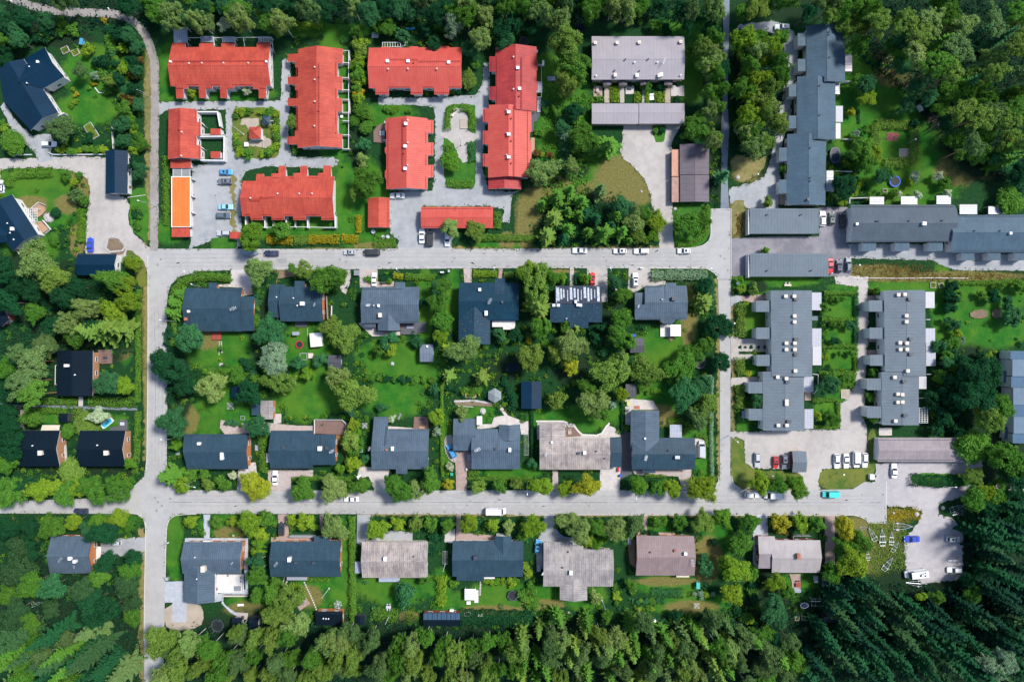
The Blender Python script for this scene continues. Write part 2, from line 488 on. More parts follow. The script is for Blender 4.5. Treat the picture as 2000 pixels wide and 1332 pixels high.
def spline(pts,n=6):
    out = []
    for i in range(len(pts) - 1):
        p0 = Vector(pts[max(i - 1,0)]); p1 = Vector(pts[i]); p2 = Vector(pts[i + 1]); p3 = Vector(pts[min(i + 2,len(pts) - 1)])
        for j in range(n):
            t = j / n
            out.append(tuple(0.5 * ((2 * p1) + (-p0 + p2) * t + (2 * p0 - 5 * p1 + 4 * p2 - p3) * t * t + (-p0 + 3 * p1 - 3 * p2 + p3) * t ** 3)))
    out.append(tuple(pts[-1])); return out

use('g')
# dry verges first, then the gravel lots, then the roads
strip('verge',spline([(288,560),(288,700),(287,900)]),14,DRYG,0.3)
strip('verge',[(277,1030),(277,1240),(278,1330)],12,DRYG,0.3)
strip('verge',spline([(292,100),(288,200),(290,330),(289,470)]),12,DRYG,0.3)
sheet('verge',[(885,482),(1000,486),(1140,481),(1288,480),(1292,488),(885,490)],DRYG,0,0.3)
sheet('verge',[(560,527),(600,521),(600,530),(560,532)],DRYG,0,0.2)
strip('verge',[(1400,545),(1404,700),(1405,935)],8,DRYG,0.25)
strip('verge',[(1430,570),(1432,700),(1430,940)],8,DRYG,0.25)
strip('verge',[(720,1004),(1460,1006),(1640,1007)],7,DRYG,0.2)
# red town houses, western courts
sheet('gravel_path',[(300,200),(440,198),(548,197),(551,120),(556,115),(567,118),(566,200),(563,270),(568,296),(580,308),(650,307),(662,313),(660,322),(640,330),
   (520,325),(480,335),(472,352),(470,480),(455,490),(410,490),(415,470),(370,486),(374,460),(376,335),(372,325),(438,315),(441,300),(441,215),(330,214),(308,226),(300,240)],GRAV,0,0.12)
sheet('lawn_island',[(456,216),(470,210),(540,212),(547,225),(548,290),(540,308),(520,311),(470,309),(458,298),(454,280),(453,230)],LAWND,1,0.15)
sheet('gravel_path',[(472,232),(505,232),(505,244),(490,262),(480,244),(470,244)],SAND,0,0.1)
sheet('gravel_path',[(476,285),(500,262),(528,270),(532,285),(515,290),(500,285)],SAND,1,0.2)
sheet('lawn_island',[(411,468),(420,463),(462,464),(463,489),(420,488),(412,487)],LAWN,1,0.1)
sheet('gravel_border',[(450,345),(460,345),(461,460),(452,462)],DRYG,0,0.4)
# red town houses, eastern courts
sheet('gravel_path',[(739,190),(820,192),(905,188),(930,185),(942,165),(945,125),(955,122),(957,140),(955,200),(948,240),(942,330),(955,372),(1000,375),(1020,370),(1000,380),
   (998,400),(995,435),(980,435),(985,410),(960,403),(825,403),(822,480),(830,492),(770,492),(780,470),(762,455),(762,392),(760,380),(790,372),(845,373),(848,340),(850,230),(845,210),(820,206),(740,205)],GRAV,0,0.12)
sheet('lawn_island',[(868,212),(880,203),(925,204),(930,212),(930,355),(924,370),(880,369),(868,358),(868,310),(864,300),(868,260)],LAWN,1,0.12)
sheet('gravel_path',[(880,212),(900,210),(912,222),(914,235),(912,255),(934,262),(934,275),(910,280),(915,318),(900,318),(885,275),(862,270),(862,255),(880,250)],GRAVP,1,0.2)
sheet('gravel_yard',[(825,438),(880,438),(885,487),(815,488)],GRAV,0,0.2)
# western drives
sheet('gravel_drive',spline([(-20,310),(60,310),(150,306),(215,308)]) + spline([(214,380),(240,385),(252,400),(250,430),(262,455),(282,476),(300,490)]) + spline([(292,545),(285,520),(270,500),(250,490),(242,512),(200,514),(170,500),(168,470),(170,420),(176,370),(165,345),(140,335),(100,328),(20,330),(0,345),(-5,420),(-20,420)]),GRAVP,0,0.15)
sheet('gravel_drive',spline([(8,200),(30,235),(60,262),(75,275),(95,290),(105,312)]) + spline([(75,318),(68,300),(50,280),(28,262),(14,235),(2,210)]),GRAV,0,0.15)
sheet('gravel_drive',[(55,270),(95,258),(108,280),(95,300),(78,312),(60,290)],GRAV,1,0.15)
sheet('gravel_island',[(208,470),(215,465),(232,467),(244,485),(240,500),(215,495),(206,485)],EARTH,1,0.2)
sheet('lawn_island',[(254,380),(262,370),(290,365),(291,478),(270,460),(258,450),(252,430),(254,400)],LAWN,1,0.15)
sheet('lawn_island',[(250,488),(262,492),(286,525),(289,560),(270,560),(262,520),(240,515),(246,495)],LAWND,1,0.15)
# grey row houses with pale yard
sheet('gravel_yard',spline([(1218,240),(1215,270),(1212,300),(1230,320),(1255,345),(1268,375),(1275,410),(1283,450),(1288,480),(1285,492)]) + spline([(1316,492),(1314,440),(1312,370),(1312,285),(1325,255),(1335,240)]),GRAVP,0,0.15)
sheet('lawn_island',[(1272,240),(1303,240),(1298,275),(1290,280),(1278,278)],LAWN,1,0.1)
sheet('lawn_island',[(1315,400),(1385,395),(1388,440),(1384,465),(1368,480),(1345,486),(1316,486)],LAWN,1,0.15)
# blue row houses, gravel
sheet('gravel_yard',spline([(1440,50),(1500,42),(1520,46),(1552,68),(1560,110),(1552,160),(1545,215),(1533,260),(1525,300),(1522,400),(1530,410)]) + spline([(1445,408),(1430,400),(1425,370),(1450,362),(1480,352),(1497,338),(1508,300),(1520,230),(1530,180),(1538,130),(1525,80),(1490,60),(1440,62)]),GRAV,0,0.2)
sheet('lawn_island',[(1425,315),(1440,300),(1480,310),(1500,305),(1492,330),(1475,348),(1448,360),(1430,345)],DRYG,1,0.2)
sheet('lawn_island',[(1428,400),(1440,390),(1456,393),(1454,460),(1430,464),(1427,430)],DRYG,1,0.2)
sheet('gravel_path',spline([(1655,475),(1700,500),(1780,502),(1810,503),(1840,518),(1880,528),(2010,528)]) + spline([(2010,500),(1900,510),(1850,495),(1780,490),(1700,487),(1655,480)][:]),GRAV,0,0.1)
sheet('gravel_path',[(1655,476),(1860,478),(1960,497),(2010,499),(2010,512),(1655,505)],GRAV,0,0.1)
sheet('asphalt_yard',[(1427,466),(1500,462),(1600,462),(1598,405),(1655,405),(1657,476),(1665,530),(1660,540),(1427,540)],ASPH2,0,0.05)
# grey town houses in the east
sheet('gravel_yard',[(1427,843),(1500,842),(1565,838),(1640,838),(1644,790),(1670,750),(1672,700),(1676,560),(1631,555),(1630,540),(1695,540),(1696,620),(1694,700),(1690,740),(1688,820),(1693,840),(1693,880),(1690,912),
   (1605,915),(1598,940),(1602,962),(1575,962),(1560,950),(1545,915),(1456,915),(1454,860),(1427,852)],GRAVP,0,0.15)
sheet('lawn_island',[(1428,856),(1440,852),(1452,860),(1456,918),(1540,920),(1566,925),(1572,955),(1560,958),(1462,955),(1436,945),(1428,925)],LAWND,1,0.12)
sheet('lawn_island',[(1601,918),(1640,914),(1690,916),(1695,840),(1712,835),(1712,915),(1700,935),(1685,942),(1665,955),(1610,956),(1600,940)],LAWND,1,0.12)
sheet('gravel_yard',[(1710,905),(1760,898),(1870,898),(1918,900),(1918,940),(1920,948),(2010,940),(2010,958),(1940,960),(1860,975),(1832,985),(1835,1005),(1860,1010),(1880,1040),(1880,1130),(1800,1140),(1768,1110),(1766,1050),
   (1795,1020),(1800,1000),(1780,990),(1735,990),(1725,960),(1710,940)],surf('worn gravel',(0.37,0.35,0.36),(0.28,0.265,0.28),(0.44,0.41,0.40)),0,0.2)
sheet('lawn_island',[(1776,930),(1800,922),(1870,925),(1905,930),(1912,945),(1880,950),(1830,951),(1785,948)],LAWN,1,0.15)
# parking access in the south west
sheet('gravel_drive',[(195,1058),(240,1050),(284,1048),(284,1074),(240,1085),(198,1082)],GRAV,0,0.2)
# ROADS
sheet('road',[(289,560),(289,500),(292,488),(300,486),(800,487),(1000,486),(1140,485),(1300,484.5),(1350,485),(1372,480),(1384,470),(1388,455),(1387,410),(1400,408),(1427,408),(1427,546),(1402,546),(1396,533),(1382,525),(1240,524),(1000,524),(700,526),(450,528),(390,530),(352,540),(334,556),(328,575),(326,600),(290,600)],ASPH)
sheet('road',[(289.5,598),(326,598),(327,800),(326,900),(330,940),(352,956),(420,957.5),(1000,957),(1380,957),(1398,950),(1404,930),(1429,930),(1434,945),(1452,957),(1600,956),(1665,955),(1688,941),(1731,940),(1730,1022),(1700,1022),(1688,1012),(1668,1005),(1640,1005),(1000,1004),(420,1003),(350,1003),(332,1010),(326,1026),(322,1150),(321,1340),(282,1340),(282,1150),(284,1030),(280,1014),(268,1003),(-20,1002),(-20,980),(200,972),(260,950),(282,930),(288,880)],ASPH)
sheet('road',[(1402,543),(1427,543),(1427,700),(1426,935),(1406,935),(1406,700)],ASPH)
sheet('foot_path',[(1412,-20),(1425,-20),(1424,60),(1421,200),(1424,260),(1420,330),(1424,410),(1407,410),(1409,330),(1408,260),(1413,150)],PATHM)
strip('gravel_track',spline([(-30,-25),(50,8),(110,22),(180,26),(230,30),(262,44),(282,66),(294,95),(302,130),(303,200),(302,300),(302,400),(301,490)],8),16,surf('track gravel',(0.27,0.25,0.235),(0.19,0.175,0.165),(0.33,0.3,0.28)),0.1)
strip('foot_path',spline([(-20,789),(40,792),(100,793),(160,796),(210,797),(268,799)]),5,PATHM,0.05)
strip('foot_path',[(164,797),(165,812)],4,PATHM)
strip('foot_path',[(158,775),(158,793)],9,PALEP)
strip('foot_path',[(44,800),(44,840)],8,BRICKP)
# kerbs: real steps along the asphalt
KERB = mat('kerb stone',(0.55,0.52,0.50),0.8,0.1,3)
def kerb(pts,w=0.16):
    wp = [Vector(W(*p)) for p in pts]
    b = MB()
    for i in range(len(wp) - 1):
        a,c = wp[i],wp[i + 1]; d = c - a
        if d.length < 1e-4: continue
        m = (a + c) / 2
        b.box((m.x,m.y,0.12),(d.length + 0.02,w,0.24),math.atan2(d.y,d.x))
    o = b.build('kerb',KERB); o['kind'] = 'structure'
kerb(spline([(660,487.5),(800,486),(883,486.4)]))
kerb(spline([(383,1003.6),(372,1003.6),(345,1006),(333,1013),(327,1026),(325,1050),(323,1130)]))
kerb(spline([(1005,1005),(1200,1005),(1470,1005.5),(1630,1006),(1668,1006),(1688,1013),(1697,1022)]))
kerb(spline([(245,1003),(266,1003),(280,1012),(284.6,1028),(284,1090),(282.5,1160),(282,1250)]))
kerb(spline([(1270,524.3),(1370,524.7),(1384,527),(1397,536),(1401.5,546)]))
kerb(spline([(1387.6,420),(1388,455),(1384,470),(1372,479.5),(1350,484.5),(1320,485)]))
kerb(spline([(1427.5,408),(1427.5,546)]))
kerb(spline([(1404,930),(1402,940),(1398,947)]))
kerb(spline([(1429,928),(1431,940),(1440,950),(1452,957),(1470,957.2)]))
kerb(spline([(289,500),(289.3,560),(289.2,700),(287.5,880),(286,920)]))
# seams and darker tyre bands in the asphalt: laid sheets
BAND = surf('worn asphalt band',(0.325,0.32,0.315),(0.30,0.296,0.295),(0.27,0.27,0.27))
SEAM = surf('asphalt seam',(0.20,0.20,0.225),(0.17,0.17,0.19))
strip('road_seam',[(330,980),(1000,980.5),(1400,981),(1720,981)],1.0,SEAM,0.05)
strip('road_seam',[(289,498),(289.6,560)],1.0,SEAM)
strip('road_seam',[(1349,485),(1349,524)],0.8,SEAM)
strip('road_seam',[(1402,546),(1427,546)],1.2,SEAM)
strip('road_seam',[(1388,409),(1427,408.5)],1.0,KERB)
strip('road_seam',[(1731,940),(1730.5,1022)],1.2,KERB)
strip('road_seam',[(302,600),(304,760),(303,900)],0.8,SEAM,0.05)
for y_ in (968,975,987): strip('wheel_track',spline([(350,y_),(800,y_-.6),(1300,y_+.5),(1710,y_)]),2.6,BAND,0.15)
for y_ in (495,502,511,518): strip('wheel_track',spline([(320,y_+2),(800,y_),(1380,y_-.5)]),2.4,BAND,0.15)
for x_ in (297,310,318): strip('wheel_track',spline([(x_,600),(x_+.4,760),(x_-.6,920)]),2.2,BAND,0.12)
for a_ in ((700,989,735,1001),(1150,487,1172,497),(540,506,560,514),(1320,962,1350,972),(295,700,306,722),(1408,640,1424,655),(900,960,912,970),(1600,985,1640,998)): sheet('asphalt_patch',q4(*a_),BAND if a_[0] % 3 else surf('old patch',(0.27,0.268,0.27),(0.24,0.24,0.245)),0,0.03)
strip('worn_band',[(620,995),(900,996),(1240,996)],9,BAND,0.3)
strip('worn_band',[(480,515),(800,513),(1240,512)],6,BAND,0.3)
strip('worn_band',[(470,967),(800,967),(1000,967)],8,BAND,0.3)
# paved drives between road and houses (measured on the main picture)
for n_,pts_,m_,sm_ in [
    ('driveway',[(451,527),(488,527),(496,535),(497,575),(476,578),(474,562),(427,560),(427,556),(451,555)],PALEP,0),
    ('driveway',[(540,556),(545,530),(560,530),(600,527),(600,536),(540,545)],EARTH,0),
    ('driveway',[(684,527),(686,545),(676,575),(668,570),(664,560),(675,545),(674,528)],GRAVP,0),
    ('driveway',[(702,526),(738,526),(738,550),(770,550),(770,560),(703,562)],PINKP,0),
    ('driveway',[(905,525),(922,525),(921,552),(907,552)],PINKP,0),
    ('garden_path',[(974,525),(982,525),(981,545),(973,545)],BRICKP,0),
    ('driveway',[(1146,524),(1186,524),(1187,590),(1175,590),(1175,560),(1148,558)],GRAVP,0),
    ('garden_path',[(1113,524),(1121,524),(1120,560),(1113,560)],GRAVP,0),
    ('driveway',[(1228,524),(1270,524),(1272,545),(1300,548),(1300,556),(1258,560),(1240,572),(1226,566)],GRAVP,0),
    ('driveway',[(1446,578),(1497,575),(1500,590),(1475,592),(1450,588)],BRICKP,0),
    ('driveway',[(1427,575),(1446,578),(1450,588),(1436,592),(1427,600)],GRAV,0),
    ('gravel_bed',[(1441,662),(1505,660),(1506,688),(1443,686)],GRAVP,0),
    ('driveway',[(1427,655),(1443,660),(1443,692),(1470,692),(1470,700),(1427,705)],GRAVP,0),
    ('driveway',[(1427,738),(1465,736),(1489,736),(1489,746),(1450,750),(1427,755)],GRAVP,0),
    ('driveway',[(466,918),(480,905),(500,902),(502,925),(490,940),(480,958),(463,958)],PALEP,0),
    ('driveway',[(523,916),(612,918),(612,932),(569,932),(569,957),(525,957)],PINKP,0),
    ('driveway',[(703,910),(762,915),(756,935),(756,957),(732,957),(720,930),(697,935)],PALEP,0),
    ('driveway',[(888,882),(920,880),(924,915),(912,920),(912,957),(891,957),(890,915)],BRICKP,0),
    ('gravel_drive',[(868,850),(886,848),(892,890),(890,905),(878,898),(868,880)],GRAVP,1),
    ('driveway',[(1172,912),(1212,912),(1210,957),(1171,957)],PALEP,0),
    ('driveway',[(1079,916),(1090,920),(1090,957),(1079,957)],PINKP,0),
    ('driveway',[(1212,840),(1234,845),(1234,925),(1212,935)],DECKG,0),
    ('driveway',[(1234,918),(1350,915),(1350,956),(1332,956),(1325,930),(1240,926)],PINKP,0),
    ('gravel_bed',[(1357,855),(1378,860),(1378,895),(1357,893)],PALEP,0),
    ('foot_path',[(398,1004),(411,1004),(410,1050),(399,1050)],SLABP,0),
    ('driveway',[(543,1004),(563,1004),(565,1050),(613,1048),(613,1060),(530,1060),(530,1048),(545,1048)],BRICKP,0),
    ('garden_path',[(625,1004),(633,1004),(630,1035),(624,1035)],BRICKP,0),
    ('driveway',[(698,1004),(724,1004),(722,1050),(706,1065),(697,1060)],GRAV,0),
    ('driveway',[(740,1040),(760,1035),(806,1038),(806,1056),(725,1056)],GRAV,0),
    ('driveway',[(892,1004),(900,1004),(903,1040),(968,1045),(968,1056),(890,1056)],BRICKP,0),
    ('driveway',[(868,1034),(889,1032),(889,1057),(884,1060),(868,1058)],PALEP,0),
    ('driveway',[(1064,1004),(1082,1004),(1085,1030),(1100,1050),(1132,1055),(1132,1062),(1060,1062),(1060,1110),(1048,1110),(1047,1060),(1056,1040)],GRAV,0),
    ('driveway',[(1258,1004),(1265,1004),(1263,1038),(1318,1040),(1318,1046),(1243,1048),(1250,1030)],BRICKP,0),
    ('driveway',[(1240,1050),(1240,1108),(1230,1100),(1225,1060)],EARTH,0),
    ('driveway',[(1478,1004),(1498,1004),(1500,1045),(1482,1048),(1483,1110),(1470,1108),(1470,1040)],SLABP,0),
    ('driveway',[(1610,1006),(1630,1006),(1630,1096),(1611,1096)],BRICKP,0),
    ('driveway',[(1610,1096),(1630,1096),(1630,1102),(1610,1102)],PALEP,0),
    ('patio',[(1541,1120),(1563,1120),(1563,1150),(1546,1150),(1546,1135)],BRICKP,0),
    ('patio',[(362,1050),(485,1050),(485,1160),(437,1160),(437,1172),(420,1175),(420,1160),(480,1150),(475,1060),(362,1060)],SLABP,0),
    ('driveway',[(321,1135),(360,1134),(360,1176),(322,1176)],SLABP,0),
    ('sand_yard',[(323,1178),(390,1175),(400,1200),(392,1225),(340,1232),(321,1220)],SAND,1),
    ('garden_path',[(435,1170),(440,1180),(460,1195),(485,1196),(485,1205),(462,1202),(450,1195),(433,1177)],SLABP,0),
    ('patio',[(560,1115),(590,1124),(560,1116),(548,1160),(545,1158)],PALEP,0),
    ('patio',[(575,1172),(595,1159),(606,1178),(586,1192)],BRICKP,0),
    ('patio',[(965,815),(990,810),(1020,822),(1032,822),(1032,848),(1018,848),(1015,828),(972,834),(932,838),(932,828),(960,828)],PALEP,0),
    ('patio',[(430,835),(432,820),(485,828),(500,815),(520,825),(580,831),(612,831),(612,845),(560,845),(505,845),(440,848)],PINKP,0),
    ('patio',[(535,808),(550,808),(550,825),(535,828)],PALEP,0),
    ('patio',[(1221,778),(1275,782),(1286,800),(1233,800),(1233,830),(1221,830)],PALEP,0),
    ('patio',[(1049,825),(1104,825),(1112,848),(1190,852),(1190,858),(1049,858)],GRAVP,0),
    ('patio',[(741,848),(760,832),(838,838),(838,845),(760,845)],PALEP,0),
    ('rock_garden',[(1103,824),(1122,828),(1132,845),(1150,852),(1172,850),(1186,828),(1200,835),(1212,850),(1212,853),(1150,856),(1122,850)],PALEP,0),
    ('patio',[(1310,668),(1330,640),(1290,640)],EARTH,0),
    ('gravel_path',[(1630,787),(1645,787),(1660,800),(1662,838),(1640,838),(1640,790)],GRAVP,0),
    ('garden_path',[(1716,835),(1741,835),(1741,850),(1716,850)],PALEP,0),
    ('patio',[(708,628),(735,630),(735,648),(783,648),(782,655),(727,657),(700,632)],PALEP,0),
    ('patio',[(1180,170),(1190,170),(1190,202),(1180,202)],SAND,0),('patio',[(1210,172),(1219,172),(1219,202),(1211,202)],GRAVP,0),
    ('patio',[(1254,172),(1260,172),(1260,202),(1254,202)],GRAVP,0),('patio',[(1297,172),(1309,168),(1309,202),(1299,202)],SAND,0),
    ('patio',[(1222,168),(1238,168),(1238,185),(1222,185)],PALEP,0),('patio',[(1310,168),(1336,168),(1336,189),(1310,189)],PALEP,0),
    ('patio',[(1159,168),(1176,170),(1176,190),(1159,190)],BRICKP,0),
    ('patio',[(1695,578),(1728,576),(1728,588),(1695,588)],BRICKP,0),('patio',[(1695,684),(1728,682),(1728,692),(1695,694)],BRICKP,0),
    ('patio',[(1694,660),(1728,660),(1728,668),(1696,668)],BRICKP,0),
    ('garden_bed',[(888,780),(960,784),(962,794),(890,791)],EARTH,0),
    ('garden_bed',[(1893,608),(1928,603),(1928,622),(1895,622)],EARTH,1),('garden_bed',[(1936,605),(1954,603),(1956,620),(1937,622)],EARTH,1),
    ('garden_path',[(978,790),(985,800),(992,812),(986,812),(974,796)],PALEP,0),
    ]:
    sheet(n_,pts_,m_,sm_,0.03)
# stone rows, manholes
MANH = mat('cast iron',(0.24,0.23,0.235),0.6,0.2,3)
_mh = None
AUTO = []
def manhole(gx,gy):
    global _mh
    x,y = Wg(gx,gy)
    if _mh is None:
        b = MB().lathe((0,0,0),[(0.0,0.02),(0.33,0.02),(0.36,0.0)],20)
        _mh = b.build('manhole_cover',MANH); o = _mh
    else:
        o = _mh.copy(); COL.objects.link(o)
    o.location = (x,y,zg(x,y) + 0.004)
    AUTO.append((o,'round cast iron manhole cover','manhole cover',gx,gy,'manhole covers in the streets'))
for k_,l_ in dict(t6=[(1258,827),(1232,868)],t7=[(482,328),(1457,828),(1504,847)],t8=[(752,818),(733,848),(1918,810),(1937,838)],u1=[(1228,803),(1262,822),(1293,742),(1287,912),(1212,948)],
        u8=[(12,887),(35,920),(66,949),(25,986),(131,893),(153,1030),(1173,918),(1189,941)],v1=[(875,917),(847,946),(1030,862),(996,843),(1780,923),(1800,946)],v4=[(1088,32)],t2=[(587,858),(1075,1245),(998,1145)],v3=[(897,742),(732,745)]).items():
    use(k_)
    for p_ in l_: manhole(*G(*p_))
# ================================================================ BUILDINGS
WHITE = mat('white render',(0.62,0.61,0.60),0.75,0.08,1.2)
CREAM = mat('cream boards',(0.60,0.54,0.44),0.75,0.1,1.2)
BEIGE = mat('beige boards',(0.42,0.33,0.25),0.75,0.1,1.2)
BRICKW = mat('orange brick wall',(0.52,0.19,0.075),0.8,0.15,4)
REDW = mat('dark red boards',(0.28,0.06,0.04),0.8,0.12,3)
GREYW = mat('grey boards',(0.26,0.27,0.29),0.8,0.12,2)
DARKW = mat('dark stained boards',(0.05,0.052,0.06),0.8,0.12,2)
TRIMW = mat('white trim',(0.72,0.72,0.73),0.6,0.05,2)
TRIMG = mat('pale grey trim',(0.44,0.46,0.5),0.6,0.05,2)
TRIMD = mat('dark trim',(0.035,0.045,0.06),0.6,0.1,2)
GLASS = mat('window glass',(0.035,0.05,0.07),0.08,0.1,0.5,spec=0.8)
DOORM = mat('door wood',(0.22,0.12,0.07),0.6,0.15,3)
CHW = mat('white sheet metal',(0.74,0.74,0.76),0.45,0.06,3)
CHD = mat('dark sheet metal',(0.05,0.06,0.075),0.5,0.1,3)
CHB = mat('brick chimney',(0.36,0.14,0.09),0.85,0.2,6)
CHC = mat('pale brick chimney',(0.62,0.55,0.48),0.85,0.12,6)
METAL = mat('galvanised steel',(0.52,0.55,0.60),0.4,0.1,3,metal=0.5)
SOOT = mat('soot',(0.015,0.015,0.017),0.9,0.1,3)
REDC = (0.44,0.075,0.048)
RF = dict(
    red=roof_mat('red sheet roof',REDC,0.62,0.40,0.06,0.55,seamdark=0.3,col2=(0.33,0.048,0.034)),
    red2=roof_mat('faded red sheet roof',(0.44,0.082,0.062),0.62,0,0.07,0.5,seamdark=0.25,col2=(0.42,0.062,0.050)),
    red3=roof_mat('old red sheet roof',(0.36,0.045,0.042),0.55,0,0.09,0.5,seamdark=0.25,col2=(0.27,0.034,0.038)),
    orange=roof_mat('orange corrugated roof',(0.72,0.175,0.040),1.0,0,0.05,0.6,seamdark=0.14,col2=(0.62,0.14,0.035)),
    lav=roof_mat('lavender grey roof',(0.285,0.265,0.285),1.1,0,0.03,0.6,seamdark=0.04,col2=(0.26,0.24,0.265)),
    grey=roof_mat('grey blue felt roof',(0.115,0.145,0.172),0.95,0,0.05,0.6,seamdark=0.12,col2=(0.10,0.125,0.15)),
    blueg=roof_mat('blue grey tile roof',(0.058,0.102,0.142),0.4,0.4,0.08,0.5,seamdark=0.2),
    steel=roof_mat('steel grey sheet roof',(0.27,0.29,0.31),0.45,0.5,0.04,0.5,seamdark=0.12),
    dark=roof_mat('slate blue sheet roof',(0.030,0.064,0.094),0.62,0.38,0.10,0.5,seamdark=0.45),
    darkg=roof_mat('charcoal tile roof',(0.080,0.118,0.160),0.62,0.4,0.10,0.55,seamdark=0.5),
    navy=roof_mat('navy sheet roof',(0.002,0.022,0.050),0.5,0.0,0.08,0.45,seamdark=0.3),
    black=roof_mat('black felt roof',(0.001,0.008,0.017),1.0,0.0,0.08,0.7,seamdark=0.1),
    mossy=roof_mat('spotted dark tile roof',(0.012,0.045,0.078),0.62,0.4,0.10,0.55,seamdark=0.4,spots=(0.26,0.20,0.15)),
    brown=roof_mat('weathered brown tile roof',(0.40,0.345,0.315),0.62,0.40,0.10,0.85,col2=(0.20,0.175,0.175),seamdark=0.5),
    brown2=roof_mat('weathered grey tile roof',(0.34,0.31,0.295),0.62,0.40,0.10,0.85,col2=(0.19,0.18,0.185),seamdark=0.5),
    pink=roof_mat('brown pink sheet roof',(0.245,0.185,0.185),0.6,0.42,0.06,0.6,seamdark=0.32,col2=(0.20,0.15,0.15)),
    light=roof_mat('pale grey tile roof',(0.35,0.32,0.315),0.5,0.42,0.05,0.6,seamdark=0.22,col2=(0.29,0.265,0.265)),
    taupe=roof_mat('taupe sheet roof',(0.27,0.235,0.245),0.5,0.45,0.06,0.6,seamdark=0.3,col2=(0.22,0.19,0.205)),
    mauve=roof_mat('mauve brown garage roof',(0.125,0.105,0.122),1.6,0,0.04,0.6,seamdark=0.06,col2=(0.10,0.086,0.10)),
    pale=roof_mat('pale weathered roof',(0.47,0.44,0.45),0.6,0,0.10,0.6,seamdark=0.15),
)
class Bld: pass
B = Bld()
FOOT = []      # roof outlines seen from above
LAND = []      # landmarks for the labels of trees, hedges and small things: (gx, gy, words)
def bld(name,label,cat,lx,ly,short=None,group=None,wall=WHITE):
    """starts a building; lx, ly: its middle on the tile"""
    g = G(lx,ly); x,y = Wg(*g)
    B.o = thing(name,label,cat,(x,y,0),0,group); B.roofs = []; B.wall = wall
    if short: LAND.append((g[0],g[1],short))
    return B.o

def roof(pts,ridge,hr,pitch=0.38,m='dark',trim=TRIMD,ov=0.62,wall=True,wm=None,name='roof',th=0.16,win=True,zmin=1.9):
    """gabled roof over any outline. ridge: ('x', y) or ('y', x) or (x1, y1, x2, y2) on the tile"""
    gp = [G(*p) for p in pts]
    if ridge[0] == 'x': r = (G(0,ridge[1]),G(100,ridge[1]))
    elif ridge[0] == 'y': r = (G(ridge[1],0),G(ridge[1],100))
    else: r = (G(ridge[0],ridge[1]),G(ridge[2],ridge[3]))
    a = Vector(Wg(*r[0],hr)); b = Vector(Wg(*r[1],hr))
    d = (b - a).normalized(); n = Vector((-d.y,d.x)); c = n.dot(a)
    pl = pitch if isinstance(pitch,tuple) else (pitch,pitch)
    if isinstance(pitch,tuple):   # the first value is for the top / left side of the photo
        up = n.y if abs(n.y) > abs(n.x) else -n.x
        pl = pitch if up > 0 else (pitch[1],pitch[0])
    def zf(x,y):
        s = n.x * x + n.y * y - c
        return hr - (pl[0] if s > 0 else pl[1]) * abs(s)
    wp = []
    for g in gp:
        z = hr - 1
        for _ in range(5):
            p = Wg(*g,z); z = zf(*p)
        wp.append(p)
    wp = ccw(wp)
    base = d.dot(Vector(wp[0]))
    mb = MB()
    for sgn in (1,-1):
        half = clip(wp,(n.x * sgn,n.y * sgn),c * sgn)
        if len(half) < 3 or abs(area(half)) < 0.05: continue
        tri = tessellate_polygon([[Vector((p[0],p[1],0)) for p in half]])
        top = [(p[0],p[1],zf(*p)) for p in half]
        uv = [(d.dot(Vector(p)) - base + 100,abs(n.dot(Vector(p)) - c)) for p in half]
        mb.add(top,[up3([top[j] for j in t],t) for t in tri],0,uv)
        mb.add([(p[0],p[1],p[2] - th) for p in top],[tuple(reversed(up3([top[j] for j in t],t))) for t in tri],1)
        m_ = len(half)
        for i in range(m_):
            j = (i + 1) % m_
            if abs(n.dot(Vector(half[i])) - c) < 1e-4 and abs(n.dot(Vector(half[j])) - c) < 1e-4: continue
            p,q = top[i],top[j]
            mb.add([(p[0],p[1],p[2] - th),(q[0],q[1],q[2] - th),q,p],[(0,1,2,3)],1)
    # ridge cap
    ss = [d.dot(Vector(p)) for p in clip(clip(wp,(n.x,n.y),c - 0.06),(-n.x,-n.y),-c - 0.06)]
    if ss and name == 'roof':
        s0,s1 = min(ss),max(ss)
        k = d * ((s0 + s1) / 2) + n * c
        mb.box((k.x,k.y,hr + 0.0),(s1 - s0,0.26,0.09),math.atan2(d.y,d.x),2)
    o = mb.build(name,[RF[m] if isinstance(m,str) else m,trim,RF[m] if isinstance(m,str) else m],B.o)
    B.roofs.append((wp,zf,hr,d)); FOOT.append(wp)
    if wall:
        ip = inset(wp,ov)
        if abs(area(ip)) > 1:
            seg = []
            for i in range(len(ip)):
                p,q = ip[i],ip[(i + 1) % len(ip)]
                seg.append(p)
                dp = n.dot(Vector(p)) - c; dq = n.dot(Vector(q)) - c
                if dp * dq < -1e-4:
                    t = dp / (dp - dq); seg.append((p[0] + (q[0] - p[0]) * t,p[1] + (q[1] - p[1]) * t))
            wb = MB(); k = len(seg)
            for i in range(k):
                p,q = seg[i],seg[(i + 1) % k]
                wb.add([(p[0],p[1],-0.1),(q[0],q[1],-0.1),(q[0],q[1],zf(*q) - th - 0.003),(p[0],p[1],zf(*p) - th - 0.003)],[(0,1,2,3)])
            wb.build('wall',wm or B.wall,B.o)
            if win: windows(ip,zf,th)
    return o

